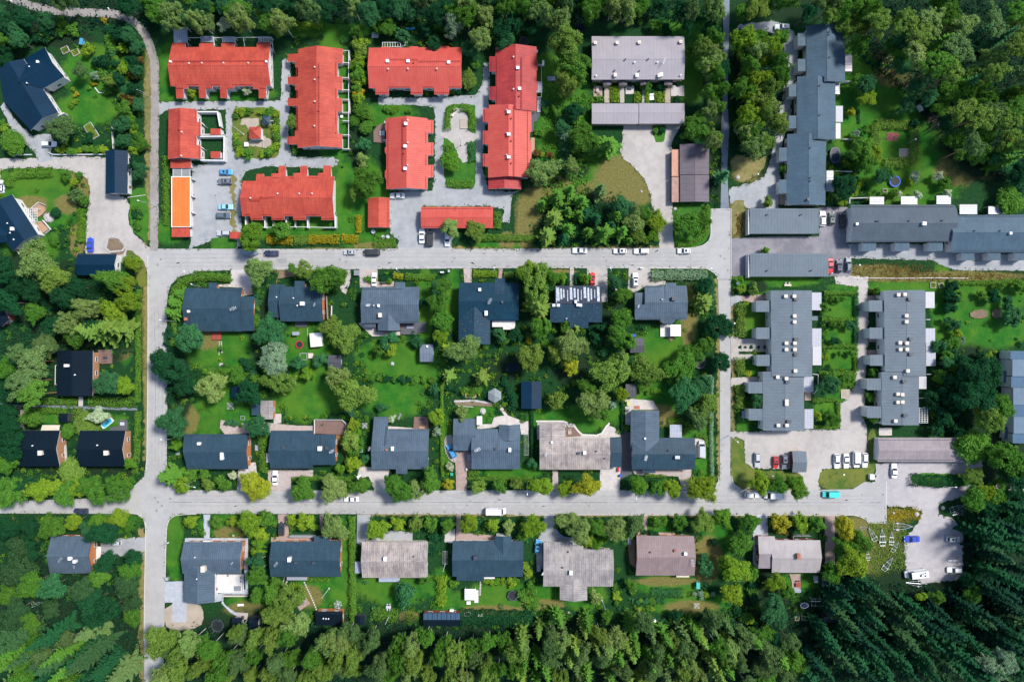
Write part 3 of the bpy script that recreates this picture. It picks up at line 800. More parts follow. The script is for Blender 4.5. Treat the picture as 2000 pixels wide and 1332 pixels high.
_win = {}
def wproto(kind):
    if kind in _win: return _win[kind]
    w,h = (1.3,1.15) if kind == 'window' else (0.95,2.05)
    b = MB()
    for x,z,sx,sz in ((-w / 2,0,.09,h + .09),(w / 2,0,.09,h + .09),(0,h / 2,w,.09),(0,-h / 2,w,.09)) + (((0,0,.05,h),) if kind == 'window' else ()):
        b.box((x,-0.02,z),(sx,0.09,sz))
    me = b.build('tmp',TRIMW); f = me.data; bpy.data.objects.remove(me)
    b = MB().box((0,0.0,0),(w - .05,0.04,h - .05)); me = b.build('tmp',GLASS if kind == 'window' else DOORM); g = me.data; bpy.data.objects.remove(me)
    hd = MB().box((w * .36,-0.05,0),(0.05,0.06,0.14)); me = hd.build('tmp',METAL); hh = me.data; bpy.data.objects.remove(me)
    _win[kind] = (f,g,hh)
    return _win[kind]
def addwin(kind,x,y,z,ang):
    f,g,hh = wproto(kind)
    off = B.o.location
    o = bpy.data.objects.new(kind,f); COL.objects.link(o); o.parent = B.o
    o.location = (x - off[0],y - off[1],z); o.rotation_euler = (0,0,ang)
    p = bpy.data.objects.new('pane' if kind == 'window' else 'leaf',g); COL.objects.link(p); p.parent = o
    if kind == 'door':
        p.name = 'door_leaf'
        k = bpy.data.objects.new('handle',hh); COL.objects.link(k); k.parent = o
NOWIN = [False]
def windows(ip,zf,th):
    """windows on the walls that face the middle of the place (the ones an onlooker from above sees)"""
    if NOWIN[0]: return
    cnt = 0; ip = ccw(ip); door = False
    for i in range(len(ip)):
        p,q = Vector(ip[i]),Vector(ip[(i + 1) % len(ip)]); e = q - p; ln = e.length
        if ln < 2.6: continue
        nn = Vector((e.y,-e.x)).normalized()          # outward
        m = (p + q) / 2
        if nn.dot(-m.normalized()) < 0.25: continue
        k = min(5,max(1,int(ln / 3.4)))
        for j in range(k):
            if cnt > 7: return
            c = p + e * ((j + 0.5) / k)
            c2 = c + nn * 0.03
            top = zf(c.x,c.y) - th
            dr = (not door) and j == 0 and k > 1
            z = 1.08 if dr else min(1.55,top - 0.75)
            if z < 0.7: continue
            addwin('door' if dr else 'window',c2.x,c2.y,z,math.atan2(e.y,e.x)); door = door or dr
            cnt += 1

def flat(pts,z,m='grey',trim=TRIMW,wall=True,wm=None,ov=0.25,name='roof',th=0.2,win=False,slope=(0,0)):
    """flat or lean-to roof; slope: fall per metre in x and in y"""
    gp = [G(*p) for p in pts]
    wp = ccw([Wg(*g,z) for g in gp]); cx = sum(p[0] for p in wp) / len(wp); cy = sum(p[1] for p in wp) / len(wp)
    zf = lambda x,y: z + slope[0] * (x - cx) + slope[1] * (y - cy)
    tri = tessellate_polygon([[Vector((p[0],p[1],0)) for p in wp]]); mb = MB()
    top = [(p[0],p[1],zf(*p)) for p in wp]
    mb.add(top,[up3([top[j] for j in t],t) for t in tri],0)
    mb.add([(p[0],p[1],p[2] - th) for p in top],[tuple(reversed(up3([top[j] for j in t],t))) for t in tri],1)
    for i in range(len(wp)):
        p,q = top[i],top[(i + 1) % len(wp)]
        mb.add([(p[0],p[1],p[2] - th),(q[0],q[1],q[2] - th),q,p],[(0,1,2,3)],1)
    o = mb.build(name,[RF[m] if isinstance(m,str) else m,trim],B.o)
    B.roofs.append((wp,zf,z,Vector((1,0)))); FOOT.append(wp)
    if wall:
        ip = inset(wp,ov); wb = MB(); k = len(ip)
        for i in range(k):
            p,q = ip[i],ip[(i + 1) % k]
            wb.add([(p[0],p[1],-0.1),(q[0],q[1],-0.1),(q[0],q[1],zf(*q) - th - 0.003),(p[0],p[1],zf(*p) - th - 0.003)],[(0,1,2,3)])
        wb.build('wall',wm or B.wall,B.o)
        if win: windows(ip,zf,th)
    return o

def zroof(g):
    best = 0
    for wp,zf,hr,d in B.roofs:
        z = hr
        for _ in range(4): p = Wg(*g,z); z = zf(*p)
        if inside(wp,*p) and z > best: best = z
    return best if best > 0 else (B.roofs[0][2] - 1 if B.roofs else 3)
def chim(x,y,w=0.9,d=0.7,h=1.0,m=None,name='chimney',cap=True):
    g = G(x,y); z = zroof(g); px,py = Wg(*g,z + h)
    m = m or CHW
    b = MB().box((px,py,z + h / 2 - 0.25),(w,d,h + 0.5))
    if cap: b.box((px,py,z + h + 0.04),(w + 0.14,d + 0.14,0.08)); b.box((px,py,z + h + 0.11),(w * 0.3,d * 0.3,0.1),0,0)
    return b.build(name,[m,SOOT],B.o)
def pipe(x,y,r=0.16,h=0.6,m=None):
    g = G(x,y); z = zroof(g); px,py = Wg(*g,z + h)
    b = MB().tube((px,py,z - 0.2),(px,py,z + h),r,n=10); b.lathe((px,py,z + h),[(0,0.16),(r * 1.6,0.02),(r * 1.6,-0.04),(r,-0.04)],10)
    return b.build('vent_pipe',m or METAL,B.o)
def vents(pts,big=True,m=None):
    for p in pts:
        if big: chim(p[0],p[1],0.85,0.75,0.8,m,'roof_vent')
        else: pipe(p[0],p[1],m=m)
def antenna(x,y,a=0.6,h=1.6,s=1.0):
    g = G(x,y); z = zroof(g); px,py = Wg(*g,z + h)
    b = MB().tube((px,py,z - 0.2),(px,py,z + h),0.035,n=6)
    dx,dy = math.cos(a),math.sin(a)
    b.tube((px - dx * s,py - dy * s,z + h),(px + dx * s,py + dy * s,z + h),0.04,n=5)
    for t in (-0.9,-0.5,-0.1,0.3,0.7):
        w = 0.55 * s * (1 - abs(t) * 0.3)
        cx,cy = px + dx * s * t,py + dy * s * t
        b.tube((cx + dy * w,cy - dx * w,z + h),(cx - dy * w,cy + dx * w,z + h),0.035,n=5)
    return b.build('antenna',METAL,B.o)
def walkway(x1,y1,x2,y2,m=None,w=0.35):
    """roof walkway bar standing a little above the roof"""
    n = 2; pts = []
    for i in range(n):
        g = G(x1 + (x2 - x1) * i / (n - 1),y1 + (y2 - y1) * i / (n - 1)); z = zroof(g) + 0.22
        p = Wg(*g,z); pts.append((p[0],p[1],z))
    a,b = Vector(pts[0]),Vector(pts[1]); e = b - a; sx = Vector((-e.y,e.x,0)).normalized() * w / 2
    mb = MB()
    for s in (-1,1): mb.tube(a + sx * s,b + sx * s,0.05,n=5)
    k = max(2,int(e.length / 0.8))
    for i in range(k + 1):
        c = a + e * i / k; mb.tube(c - sx,c + sx,0.035,n=4); mb.tube(c,c - Vector((0,0,0.24)),0.03,n=4)
    return mb.build('roof_walkway',m or RF['red3'],B.o)
def guard(x1,y1,x2,y2,m=None):
    """snow guard rail along an eave"""
    g = G(x1,y1); z = zroof(g) + 0.2; a = Vector((*Wg(*g,z),z)); g = G(x2,y2); z = zroof(g) + 0.2; b = Vector((*Wg(*g,z),z))
    mb = MB().tube(a,b,0.05,n=5); e = b - a; k = max(2,int(e.length / 1.0))
    for i in range(k + 1):
        c = a + e * i / k; mb.box((c.x,c.y,c.z - 0.08),(0.12,0.12,0.24))
    return mb.build('snow_guard',m or RF['red3'],B.o)
def wallpart(pts,z=2.0,t=0.2,m=None,name='courtyard_wall'):
    wp = [Vector(W(p[0],p[1],z)) for p in pts]; mb = MB()
    for i in range(len(wp) - 1):
        a,c = wp[i],wp[i + 1]; dd = c - a; mm = (a + c) / 2
        mb.box((mm.x,mm.y,z / 2 + i * 0.003),(dd.length + t,t,z + i * 0.006),math.atan2(dd.y,dd.x))
    return mb.build(name,m or WHITE,B.o)
def railpart(pts,z=2.1,m=None,name='frame'):
    wp = [Vector((*W(p[0],p[1],z),z)) for p in pts]; mb = MB()
    for i in range(len(wp) - 1): mb.tube(wp[i],wp[i + 1],0.09,n=4)
    for p in wp: mb.tube((p.x,p.y,0),p,0.08,n=4)
    return mb.build(name,m or TRIMW,B.o)
LATT = mat('polycarbonate sheet',(0.26,0.28,0.34),0.35,0.05,1.5)
LATTD = mat('smoked canopy sheet',(0.30,0.34,0.42),0.3,0.08,1.5)
PERG = mat('weathered white batten',(0.50,0.50,0.53),0.7,0.08,2)
def canopy(x0,y0,x1,y1,z=2.6,nx=6,ny=5,fill=LATT,bar=None,name='pergola',part=True,label=None,group=None,cat='pergola',fall=(0,0)):
    """framed terrace canopy: posts, battens and (where the photo shows one) a translucent sheet"""
    a = W(x0,y1,z); b = W(x1,y0,z); w,h = b[0] - a[0],b[1] - a[1]; cx,cy = (a[0] + b[0]) / 2,(a[1] + b[1]) / 2
    bar = bar or (TRIMW if not fill else PERG)
    fr = MB()
    for i in range(nx + 1):
        x = a[0] + w * i / nx; fr.box((x,cy,z),(0.10,h + .1,0.10))
    for j in range(ny + 1):
        y = a[1] + h * j / ny; fr.box((cx,y,z + 0.10),(w + .1,0.09,0.10))
    for x in (a[0],b[0]):
        for y in (a[1],b[1]): fr.box((x,y,z / 2 - 0.05),(0.12,0.12,z - 0.05))
    if part: o = fr.build(name,bar,B.o); host = o
    else:
        o = thing(name,label,cat,(cx,cy,0),0,group); host = fr.build('frame',bar,o)
    if fill:
        MB().box((cx,cy,z + 0.17 if nx < 2 else z + 0.03),(w + .06,h + .06,0.03)).build('canopy_sheet',fill,host if part else o)
    return o
def q(x0,y0,x1,y1): return [(x0,y0),(x1,y0),(x1,y1),(x0,y1)]
TANW = mat('tan boards',(0.42,0.22,0.12),0.8,0.15,3)
# ================================================================ the red-roofed terraced houses
G_RED = 'red-roofed terraced houses'
use('t2')
bld('terraced_house','long red-roofed terrace with white lattice canopies along its back wall','terraced house',520,560,'the red terrace with lattice canopies',G_RED)
roof([(145,340),(250,340),(250,370),(355,370),(355,340),(470,340),(470,370),(527,370),(527,340),(632,340),(632,370),(805,370),(805,335),(915,335),(915,672),(880,672),(880,768),(822,770),(820,698),(778,698),(775,676),(628,676),
      (628,698),(572,698),(578,768),(522,768),(517,676),(460,676),(460,698),(408,698),(413,768),(357,768),(350,676),(268,676),(270,696),(235,696),(237,768),(178,772),(172,678),(133,675)],('x',512),6.6,0.36,'red',TRIMW)
walkway(150,482,890,478)
for x in (130,880): chim(x,482,0.5,0.5,0.7)
vents([(275,495),(375,493),(545,493),(738,493)],False,CHC)
for a,b_ in ((180,228),(270,345),(410,455),(450,515),(575,625),(618,770),(835,875)): guard(a,662 if b_ - a > 60 else 690,b_,662 if b_ - a > 60 else 690)
canopy(160,222,262,335,3.0,6,7); canopy(370,288,465,332,2.6,5,3); canopy(537,292,633,332,2.6,5,3); canopy(820,292,912,330,2.6,7,3,None)
railpart([(265,297),(360,297),(470,297),(532,297),(640,297),(702,295),(820,295),(922,295),(935,400)],2.0)
for x in (262,468,636,702): railpart([(x,300),(x + 8,362)],2.0)
bld('terraced_house','tall red-roofed terrace running up the photo with white framed yards on its right','terraced house',1290,770,'the red terrace with framed yards',G_RED)
roof([(1130,384),(1478,384),(1478,497),(1438,497),(1438,600),(1475,600),(1475,705),(1437,705),(1437,768),(1473,768),(1473,872),(1436,872),(1436,1047),(1473,1047),(1473,1157),(1125,1157),(1125,1130),(1042,1130),(1042,1070),(1103,1066),(1103,1022),
      (1125,1022),(1125,830),(1048,830),(1048,770),(1125,770),(1125,705),(1105,705),(1105,662),(1048,662),(1048,602),(1127,602),(1127,526),(1105,526),(1105,485),(1048,485),(1048,427),(1130,420)],('y',1272),6.6,0.36,'red',TRIMW)
walkway(1289,500,1289,1140)
vents([(1258,525),(1258,623),(1258,793),(1256,985)],False,CHC)
vents([(1290,598),(1290,865)],False,RF['red3'])
for y0,y1 in ((490,590),(695,770),(865,960),(1030,1045)): guard(1424,y0,1424,y1)
for y0,y1 in ((530,600),(700,765),(830,1020),(1075,1125)): guard(1115 if y0 != 1075 else 1055,y0,1115 if y0 != 1075 else 1055,y1)
railpart([(1482,397),(1523,397),(1523,490),(1523,610),(1523,700),(1523,780),(1523,880),(1523,945),(1523,1055),(1523,1165)],2.0)
for y in (492,608,704,778,880,945,1055,1165): wallpart([(1478,y),(1528,y)],2.0,0.15)
for a,b_ in ((395,470),(610,660),(790,875)): wallpart([(1529,a),(1529,b_)],1.8,0.12)
use('t3')
bld('terraced_house','faded red terrace with three white roof vents beside the round olive tree','terraced house',440,540,'the faded red terrace',G_RED)
roof([(82,375),(172,375),(180,368),(240,368),(248,375),(395,375),(403,365),(462,365),(470,373),(622,373),(628,362),(705,362),(712,373),(808,373),(808,690),(708,690),(708,740),(592,740),(592,690),(500,690),(503,740),(408,740),(408,690),(235,690),(240,740),(133,740),(133,692),(82,692)],('x',520),6.4,0.34,'red2',TRIMW)
walkway(235,466,465,468,RF['red2']); walkway(465,483,800,480,RF['red2'])
vents([(227,478),(388,478),(705,487)]); vents([(232,540),(386,538),(613,538)],False,CHC); vents([(432,490)],False,RF['red3'])
guard(240,680,400,680,RF['red3']); guard(505,680,590,680,RF['red3']); guard(710,680,800,680,RF['red3'])
guard(140,725,235,725,RF['red3']); guard(410,725,500,725,RF['red3']); guard(600,725,705,725,RF['red3'])
canopy(188,335,328,370,2.6,7,1,None,name='trellis')
bld('terraced_house','weathered dark red upper block of the stepped eastern terrace','terraced house',1220,600,'the dark red upper terrace block',G_RED)
roof([(1070,368),(1392,368),(1392,465),(1401,475),(1401,545),(1392,555),(1392,640),(1402,650),(1402,700),(1392,712),(1392,872),(1070,872),(1070,782),(1023,782),(1023,678),(1072,678),(1072,562),(1023,562),(1023,443),(1070,443)],('y',1228),6.4,0.34,'red3',TRIMG)
walkway(1273,450,1273,850); vents([(1245,530),(1259,693)]); vents([(1212,445),(1212,697)],False,CHC); vents([(1258,750)],False,RF['red3'])
guard(1082,450,1082,815); guard(1040,450,1040,560); guard(1040,680,1040,780)
wallpart([(1395,505),(1430,505),(1430,760),(1398,760)],1.8,0.12); canopy(1392,642,1434,725,2.6,3,3)
bld('terraced_house','red lower block of the stepped eastern terrace with a row of small white vents','terraced house',1160,1110,'the red lower terrace block',G_RED)
roof([(1018,822),(1215,822),(1352,860),(1352,1030),(1340,1040),(1340,1100),(1352,1110),(1352,1240),(1340,1250),(1340,1390),(1013,1390),(1013,1302),(972,1302),(972,1203),(1013,1203),(1013,1130),(972,1130),(972,1023),(1013,1023),(972+41,955),(972,955),(972,852),(1018,850)],('y',1172),6.7,0.34,'red2',TRIMG)
walkway(1214,830,1214,1380,RF['red3']); vents([(1158,860),(1158,1040),(1158,1210)],False); vents([(1175,876),(1175,1050),(1175,1228)])
vents([(1195,925),(1195,1100),(1195,1275)],False,RF['red3'])
for y0,y1 in ((860,950),(1028,1125),(1208,1298)): guard(987,y0,987,y1,RF['red3'])
guard(1322,870,1322,1380,RF['red3'])
roof([(1015,1391),(1272,1391),(1272,1480),(1015,1480)],('y',1140),4.9,0.34,'red3',TRIMG)
bld('terraced_house','red terrace between the gravel lane and the round brown deck','terraced house',400,1200,'the red terrace by the brown deck',G_RED)
roof([(222,925),(537,925),(545,940),(587,940),(587,1040),(543,1040),(543,1115),(587,1115),(587,1215),(543,1215),(543,1290),(587,1290),(587,1385),(543,1388),(540,1480),(218,1480),(218,1410),(206,1385),(206,1340),(218,1325),(218,1210),(206,1190),(206,1160),(218,1140),(218,1035),(210,1010),(210,965)],('y',375),6.4,0.34,'red2',TRIMG)
walkway(345,930,345,1330,RF['red3']); vents([(370,967),(365,1143),(365,1318)]); vents([(385,940),(385,1115),(383,1290)],False,CHC)
vents([(355,1195)],False,RF['red3'])
for y0,y1 in ((1035,1115),(1210,1290),(1385,1470)): guard(528,y0,528,y1,RF['red3'])
for y0,y1 in ((945,1038),(1120,1212),(1295,1383)): guard(575,y0,575,y1,RF['red3'])
guard(232,960,232,1440,RF['red3'])
wallpart([(205,950),(205,965)],2.2); wallpart([(198,1095),(215,1095),(215,1130)],2.0)
use('t7')
bld('terraced_house','red-roofed terrace with toothed front and four white-walled yards below','terraced house',1060,350,'the red terrace with four yards',G_RED)
roof([(697,215),(797,215),(805,160),(860,160),(865,180),(920,180),(920,157),(975,155),(978,97),(1033,97),(1033,178),(1090,178),(1090,155),(1145,150),(1148,97),(1203,97),(1200,175),(1285,175),(1285,155),(1325,150),(1327,95),(1387,95),(1387,180),(1413,180),
      (1413,520),(1310,520),(1310,490),(1190,490),(1190,520),(1090,520),(1090,490),(1022,490),(1022,520),(920,520),(920,490),(850,490),(855,520),(760,520),(752,490),(690,490)],('x',345),6.6,0.36,'red',TRIMW)
walkway(752,368,830,368); walkway(830,345,1400,330); vents([(755,348),(968,313),(1137,313),(1237,313)],False,CHC)
for a,b_ in ((700,750),(850,920),(1025,1090),(1190,1300)): guard(a,475,b_,475)
for a,b_ in ((765,850),(925,1020),(1095,1185),(1320,1405)): guard(a,508,b_,508)
for a,b_ in ((930,975),(1060,1095),(1215,1280)): guard(a,190,b_,190)
for x in (718,868,1035,1202,1418): wallpart([(x,490),(x,578)],2.2,0.3)
railpart([(712,578),(775,572),(862,578),(1035,574),(1202,574),(1320,578),(1425,578)],2.0)
wallpart([(1325,580),(1418,580)],1.6,0.12)
for x in (765,932,1104): wallpart([(x,528),(x,575)],1.8,0.12)
use('t2')
bld('terraced_house','small red-roofed end house with two white-walled square yards','terraced house',230,1050,'the red end house with two walled yards',G_RED)
roof([(118,855),(337,855),(340,955),(368,955),(368,1058),(337,1060),(337,1135),(368,1140),(368,1242),(110,1245)],('y',207),6.2,0.34,'red',TRIMW)
walkway(195,860,195,1230); vents([(218,1032),(215,1218)],False,CHC); vents([(197,1010)],False,RF['red3'])
for y0,y1 in ((865,955),(1060,1140)): guard(328,y0,328,y1)
for y0,y1 in ((960,1050),(1145,1235)): guard(357,y0,357,y1)
roof([(132,1247),(292,1247),(292,1315),(132,1315)],('x',1250),3.4,0.15,'red',TRIMW)
wallpart([(345,875),(497,875),(517,985)],2.3,0.35); wallpart([(345,1068),(550,1066),(548,1255),(370,1252)],2.3,0.35); wallpart([(385,1052),(548,1050)],2.0,0.2)
flat(q(445,1007,525,1055),2.6,'red',TRIMW,True,ov=0.1); flat(q(445,1185,522,1236),2.6,'red',TRIMW,True,ov=0.1)
railpart([(375,960),(400,985)],2.0); railpart([(372,1150),(392,1165)],2.0)
use('t7')
bld('carport','long carport with bright orange corrugated roof in white trim','carport',215,380,'the orange carport')
flat(q(138,180,289,576),2.75,TRIMW,TRIMW,True,ov=0.4,th=0.3)
flat(q(145,185,284,571),2.83,'orange',TRIMW,False,name='roof_panel',th=0.06)
flat(q(141,583,283,652),2.4,'red',RF['red3'],True,name='roof')
for y in (190,325,452): wallpart([(288,y),(310,y + 14)],2.2,0.15,name='brace')
canopy(152,120,285,178,2.4,2,7,None,name='trellis')
bld('garage','red gabled garage beside the white sedan','garage',1760,460,'the red garage')
roof(q(1675,347,1845,580),('y',1757),3.9,0.34,'red',RF['red3'],ov=0.3); guard(1832,350,1832,575)
bld('carport','small low red roof above the end of a pale estate car','carport',650,638)
flat([(596,613),(710,613),(707,665),(592,665)],2.4,'red',RF['red3'],False)
for x in (603,700): wallpart([(x,618),(x,660)],2.2,0.12,TRIMW,'post_frame')
use('t8')
bld('carport','wide faded red carport in two bays above the parked cars','carport',770,500,'the faded red carport')
roof(q(490,418,1052,583),('x',497),3.9,0.28,'red2',TRIMG,ov=0.5,wm=REDW,win=False); guard(500,430,1040,430,RF['red3']); guard(500,570,650,570,RF['red3'])
wallpart([(755,420),(757,500)],3.4,0.12,RF['red3'],'parapet')
use('t2')
def hut(name,label,cat,cx,cy,r,z,m,n=4,rot=45,post=TRIMW,h=0.9,knob=True,group=None,open_=True):
    """garden pavilion: a pyramid roof on posts"""
    g = G(cx,cy); x,y = Wg(*g,z + h); rr = r / _t[2] * S * (HC - z) / HC
    o = thing(name,label,cat,(x,y,0),0,group)
    b = MB(); P = [(x + rr * math.cos(R(rot + 360 * i / n)),y + rr * math.sin(R(rot + 360 * i / n))) for i in range(n)]
    for i in range(n):
        p,p2 = P[i],P[(i + 1) % n]
        ln = math.hypot(p2[0] - p[0],p2[1] - p[1])
        b.add([(p[0],p[1],z),(p2[0],p2[1],z),(x,y,z + h)],[(0,1,2)],0,[(0,3),(ln,3),(ln / 2,0)])
        b.add([(p[0],p[1],z - .1),(p2[0],p2[1],z - .1),(p2[0],p2[1],z),(p[0],p[1],z)],[(0,1,2,3)],1)
    b.build('roof',[RF[m] if isinstance(m,str) else m,TRIMG],o)
    if knob: MB().tube((x,y,z + h - .1),(x,y,z + h + .25),0.08,0.03,6).build('finial',TRIMG,o)
    for i in range(n):
        MB().box((x + (P[i][0] - x) * .88,y + (P[i][1] - y) * .88,(z - .05) / 2),(.14,.14,z - .05)).build('post',post,o)
        if not open_ :
            j = (i + 1) % n; a = Vector((x + (P[i][0] - x) * .86,y + (P[i][1] - y) * .86)); c = Vector((x + (P[j][0] - x) * .86,y + (P[j][1] - y) * .86)); mm = (a + c) / 2; e = c - a
            MB().box((mm.x,mm.y,(z - .1) / 2),(e.length - .16,.1,z - .1),math.atan2(e.y,e.x)).build('wall',post,o)
    return o
hut('garden_pavilion','square pavilion with bright red pyramid roof in the little green','pavilion',780,1030,66,2.6,'red',h=1.3,open_=False)
hut('garden_pavilion','square pavilion with dark pyramid roof beside a white ladder frame','pavilion',870,933,46,2.2,'dark')
# ================================================================ grey and blue row houses, garages
use('t4')
bld('terraced_house','wide lavender grey roofed terrace with four little porches','terraced house',585,450,'the lavender grey terrace',wall=BEIGE)
roof([(222,286),(945,286),(945,623),(222,625)],('x',463),5.4,0.17,'lav',TRIMD,ov=0.6)
for a,b_ in ((313,375),(437,500),(605,670),(790,853)): roof(q(a,615,b_,665),('y',(a + b_) / 2),3.1,0.25,'mauve',TRIMG,ov=0.2,name='porch_roof',win=False)
for x,y in ((252,335),(422,335),(595,332),(919,327)): chim(x,y,0.8,0.8,0.9,CHC)
for x,y in ((407,587),(577,588),(750,590),(767,583)): chim(x,y,0.8,1.0,0.8,CHC if x in (407,750) else CHW)
vents([(558,487),(737,487),(257,592),(919,588)],False,CHW); vents([(487,465),(665,463),(402,552),(595,556)],False,CHD); antenna(790,478,1.2)
wallpart([(230,632),(310,632)],0.9,0.1,name='planter'); wallpart([(850,632),(925,632)],0.9,0.1,name='planter')
bld('carport','long low lavender grey carport below the lavender grey terrace','carport',585,890,'the lavender grey carport',wall=BEIGE)
roof(q(223,811,588,970),('x',882),3.6,0.14,'lav',TRIMG,ov=0.4,win=False)
roof(q(592,809,947,968),('x',882),3.75,0.14,'lav',TRIMG,ov=0.4,win=False)
use('u1')
bld('garage','mauve brown garage pair with terracotta lean-to strips','garage',1020,100,'the mauve brown garages',wall=REDW)
roof(q(912,-72,1140,166),('y',1030),3.9,0.16,'mauve',TRIMG,ov=0.4,win=False)
roof(q(914,171,1140,378),('y',1030),3.7,0.16,'mauve',TRIMG,ov=0.4,wm=BEIGE,win=False)
flat(q(848,-30,908,178),2.5,mat('terracotta sheet',(0.46,0.23,0.16),0.7,0.08,0.8),TRIMG,True,REDW)
flat(q(848,184,909,380),2.4,mat('old terracotta sheet',(0.33,0.19,0.15),0.7,0.12,0.8),TRIMG,True,REDW)
# stepped blue row on the right of the birch grove
use('t5')
G_BLUE = 'stepped blue grey row houses'
bld('row_house','topmost blue grey row house with rusty speckles and a pink terrace canopy','row house',450,420,'the topmost blue grey row house',G_BLUE)
SP = roof_mat('speckled blue grey tile roof',(0.058,0.102,0.142),0.4,0.4,0.08,0.5,seamdark=0.2,spots=(0.22,0.15,0.11))
def duo(pts,ridge,hr,pitch,trim,left,right):
    """one gabled roof whose two sides are laid in different sheets"""
    xs = ridge[1]
    a = [(min(x,xs),y) for x,y in pts]; b_ = [(max(x,xs),y) for x,y in pts]
    roof(pts,ridge,hr,pitch,left,trim)
    B.roofs.append(B.roofs[-1])
roof([(300,205),(600,205),(602,640),(440,640),(440,600),(300,600)],('y',465),6.4,0.34,SP,TRIMG)
for a,b_ in ((262,358),(463,557)): flat(q(233,a,305,b_),4.25,SP,TRIMW,True,name='porch_roof')
vents([(478,250),(478,270),(483,448)],False,CHD)
canopy(604,430,655,560,2.6,3,5,mat('pink canopy sheet',(0.66,0.55,0.54),0.5,0.05,1))
wallpart([(602,637),(650,637)],1.8,0.15)
bld('row_house','middle blue grey row house with a bright white awning on its right','row house',380,840,'the middle blue grey row house',G_BLUE)
roof([(228,600),(425,600),(425,640),(526,640),(525,1093),(352,1090),(352,1045),(228,1045)],('y',390),6.2,0.34,'blueg',TRIMG)
for a,b_ in ((660,755),(905,1003)): flat(q(163,a,236,b_),4.1,'blueg',TRIMW,True,name='porch_roof')
vents([(405,670),(405,900)],False,CHD)
canopy(527,652,560,738,2.5,2,3); canopy(528,832,582,955,2.6,1,1,mat('white awning',(0.40,0.40,0.42),0.6,0.03,1)); canopy(530,965,565,1085,2.5,2,2,LATT)
bld('row_house','lowest blue grey row house beside the oval pool with a wooden front deck','row house',300,1320,'the lowest blue grey row house',G_BLUE)
roof([(150,1050),(350,1045),(350,1095),(455,1095),(448,1605),(150,1605)],('y',320),6.0,0.34,'blueg',TRIMG)
for a,b_ in ((1155,1258),(1405,1510)): flat(q(88,a,160,b_),3.9,'blueg',TRIMW,True,name='porch_roof')
vents([(333,1155),(333,1390),(333,1415)],False,CHD); chim(315,1557,0.5,0.5,0.6,CHD)
canopy(458,1335,510,1495,2.6,3,6)
use('u1')
G_GAR = 'flat grey garage blocks'
for nm,y0,y1,x1,ps in (('upper',430,625,1997,[(1595,478),(1860,478)]),('lower',780,962,2072,[(1595,915),(1940,913)])):
    bld('garage',nm + ' flat grey garage block with white end wall at the dark asphalt court','garage',1740,(y0 + y1) / 2,'the %s flat garage block' % nm,G_GAR)
    roof(q(1460,y0,x1,y1),('x',y0 + 15),3.5,0.05,'grey',TRIMG,ov=0.25,win=False)
    vents(ps,False,CHD); wallpart([(1450,y0 + 8),(1450,y1 + 4)],3.0,0.25,name='end_wall')
use('u2')
G_LOW = 'wide slate blue row houses'
bld('row_house','wide grey row house with white gable wall and three canopies behind','row house',1050,545,'the wide grey row house',G_LOW)
roof([(645,402),(1455,402),(1478,440),(1478,575),(1440,600),(1430,690),(645,695)],('x',542),6.3,0.34,roof_mat('grey tile roof',(0.070,0.094,0.120),0.4,0.4,0.06,0.55,seamdark=0.22),TRIMG,win=False)
for a,b_ in ((742,845),(998,1105),(1260,1365)): flat(q(a,688,b_,760),3.75,'blueg',TRIMW,True,name='porch_roof')
chim(697,550,0.6,0.6,0.6); chim(1223,547,1.0,0.9,0.8); vents([(850,528),(865,528),(1105,525),(1365,523)],False,CHD)
guard(650,415,1450,415,CHD); guard(650,685,1425,685,CHD)
canopy(795,340,905,398,2.6,6,3); canopy(1040,337,1165,398,2.6,8,5,LATTD); canopy(1317,330,1427,396,2.6,6,4)
wallpart([(640,390),(640,350),(790,345)],1.8,0.15)
bld('row_house','slate blue row house cut by the right edge beside the clipped round tree','row house',1760,620,'the slate blue row house at the right edge',G_LOW)
roof([(1475,483),(2150,478),(2150,772),(1432,775),(1440,590),(1478,580)],('x',614),6.2,0.34,'blueg',TRIMG)
for a,b_ in ((1520,1612),(1725,1818),(1930,2030)): flat(q(a,768,b_,834),3.7,'blueg',TRIMW,True,name='porch_roof')
chim(1898,623,0.6,0.6,0.6); vents([(1618,603),(1818,603)],False,CHD); guard(1480,490,2000,490,CHD); guard(1440,762,2000,762,CHD)
canopy(1497,400,1632,474,2.6,5,5); canopy(1722,415,1835,474,2.6,6,4,LATTD)
# grey town houses
use('u7')
G_TOWN = 'grey town houses by the gravel lane'
def town(parts,chims,cans):
    for p in parts: p()
    for x,y,*r_ in chims: chim(x,y,0.75 if not r_ else 1.1,0.75,0.75,CHC if not r_ else METAL,'roof_vent')
bld('town_house','left grey flat-pitched town house terrace with hedged gardens','town house',140,600,'the left grey town house row',G_TOWN)
roof([(22,138),(343,138),(345,812),(30,808)],('y',197),6.3,0.10,'grey',TRIMW,ov=0.2)
roof([(-40,772),(30,772),(30,812),(280,815),(284,1232),(-38,1232)],('y',135),5.9,0.10,'grey',TRIMW,ov=0.2)
for x0,y0,x1,y1 in ((-93,217,22,305),(-92,427,26,516),(-88,640,28,727),(-153,852,-40,941),(-150,1062,-40,1151)): flat(q(x0,y0,x1 + 8,y1),5.1,'grey',TRIMW,True,name='porch_roof')
for x,y,*r_ in ((140,182),(207,182),(222,205,1),(209,336),(209,383),(222,517,1),(145,549),(211,549),(145,598),(211,598),(222,636,1),(215,765),(77,813),(145,825),(155,850,1),(147,1000),(147,1025),(165,1160,1),(82,1190),(149,1190)):
    chim(x,y,0.9 if not r_ else 1.2,0.85,0.75,CHC if not r_ else CHD,'roof_vent')
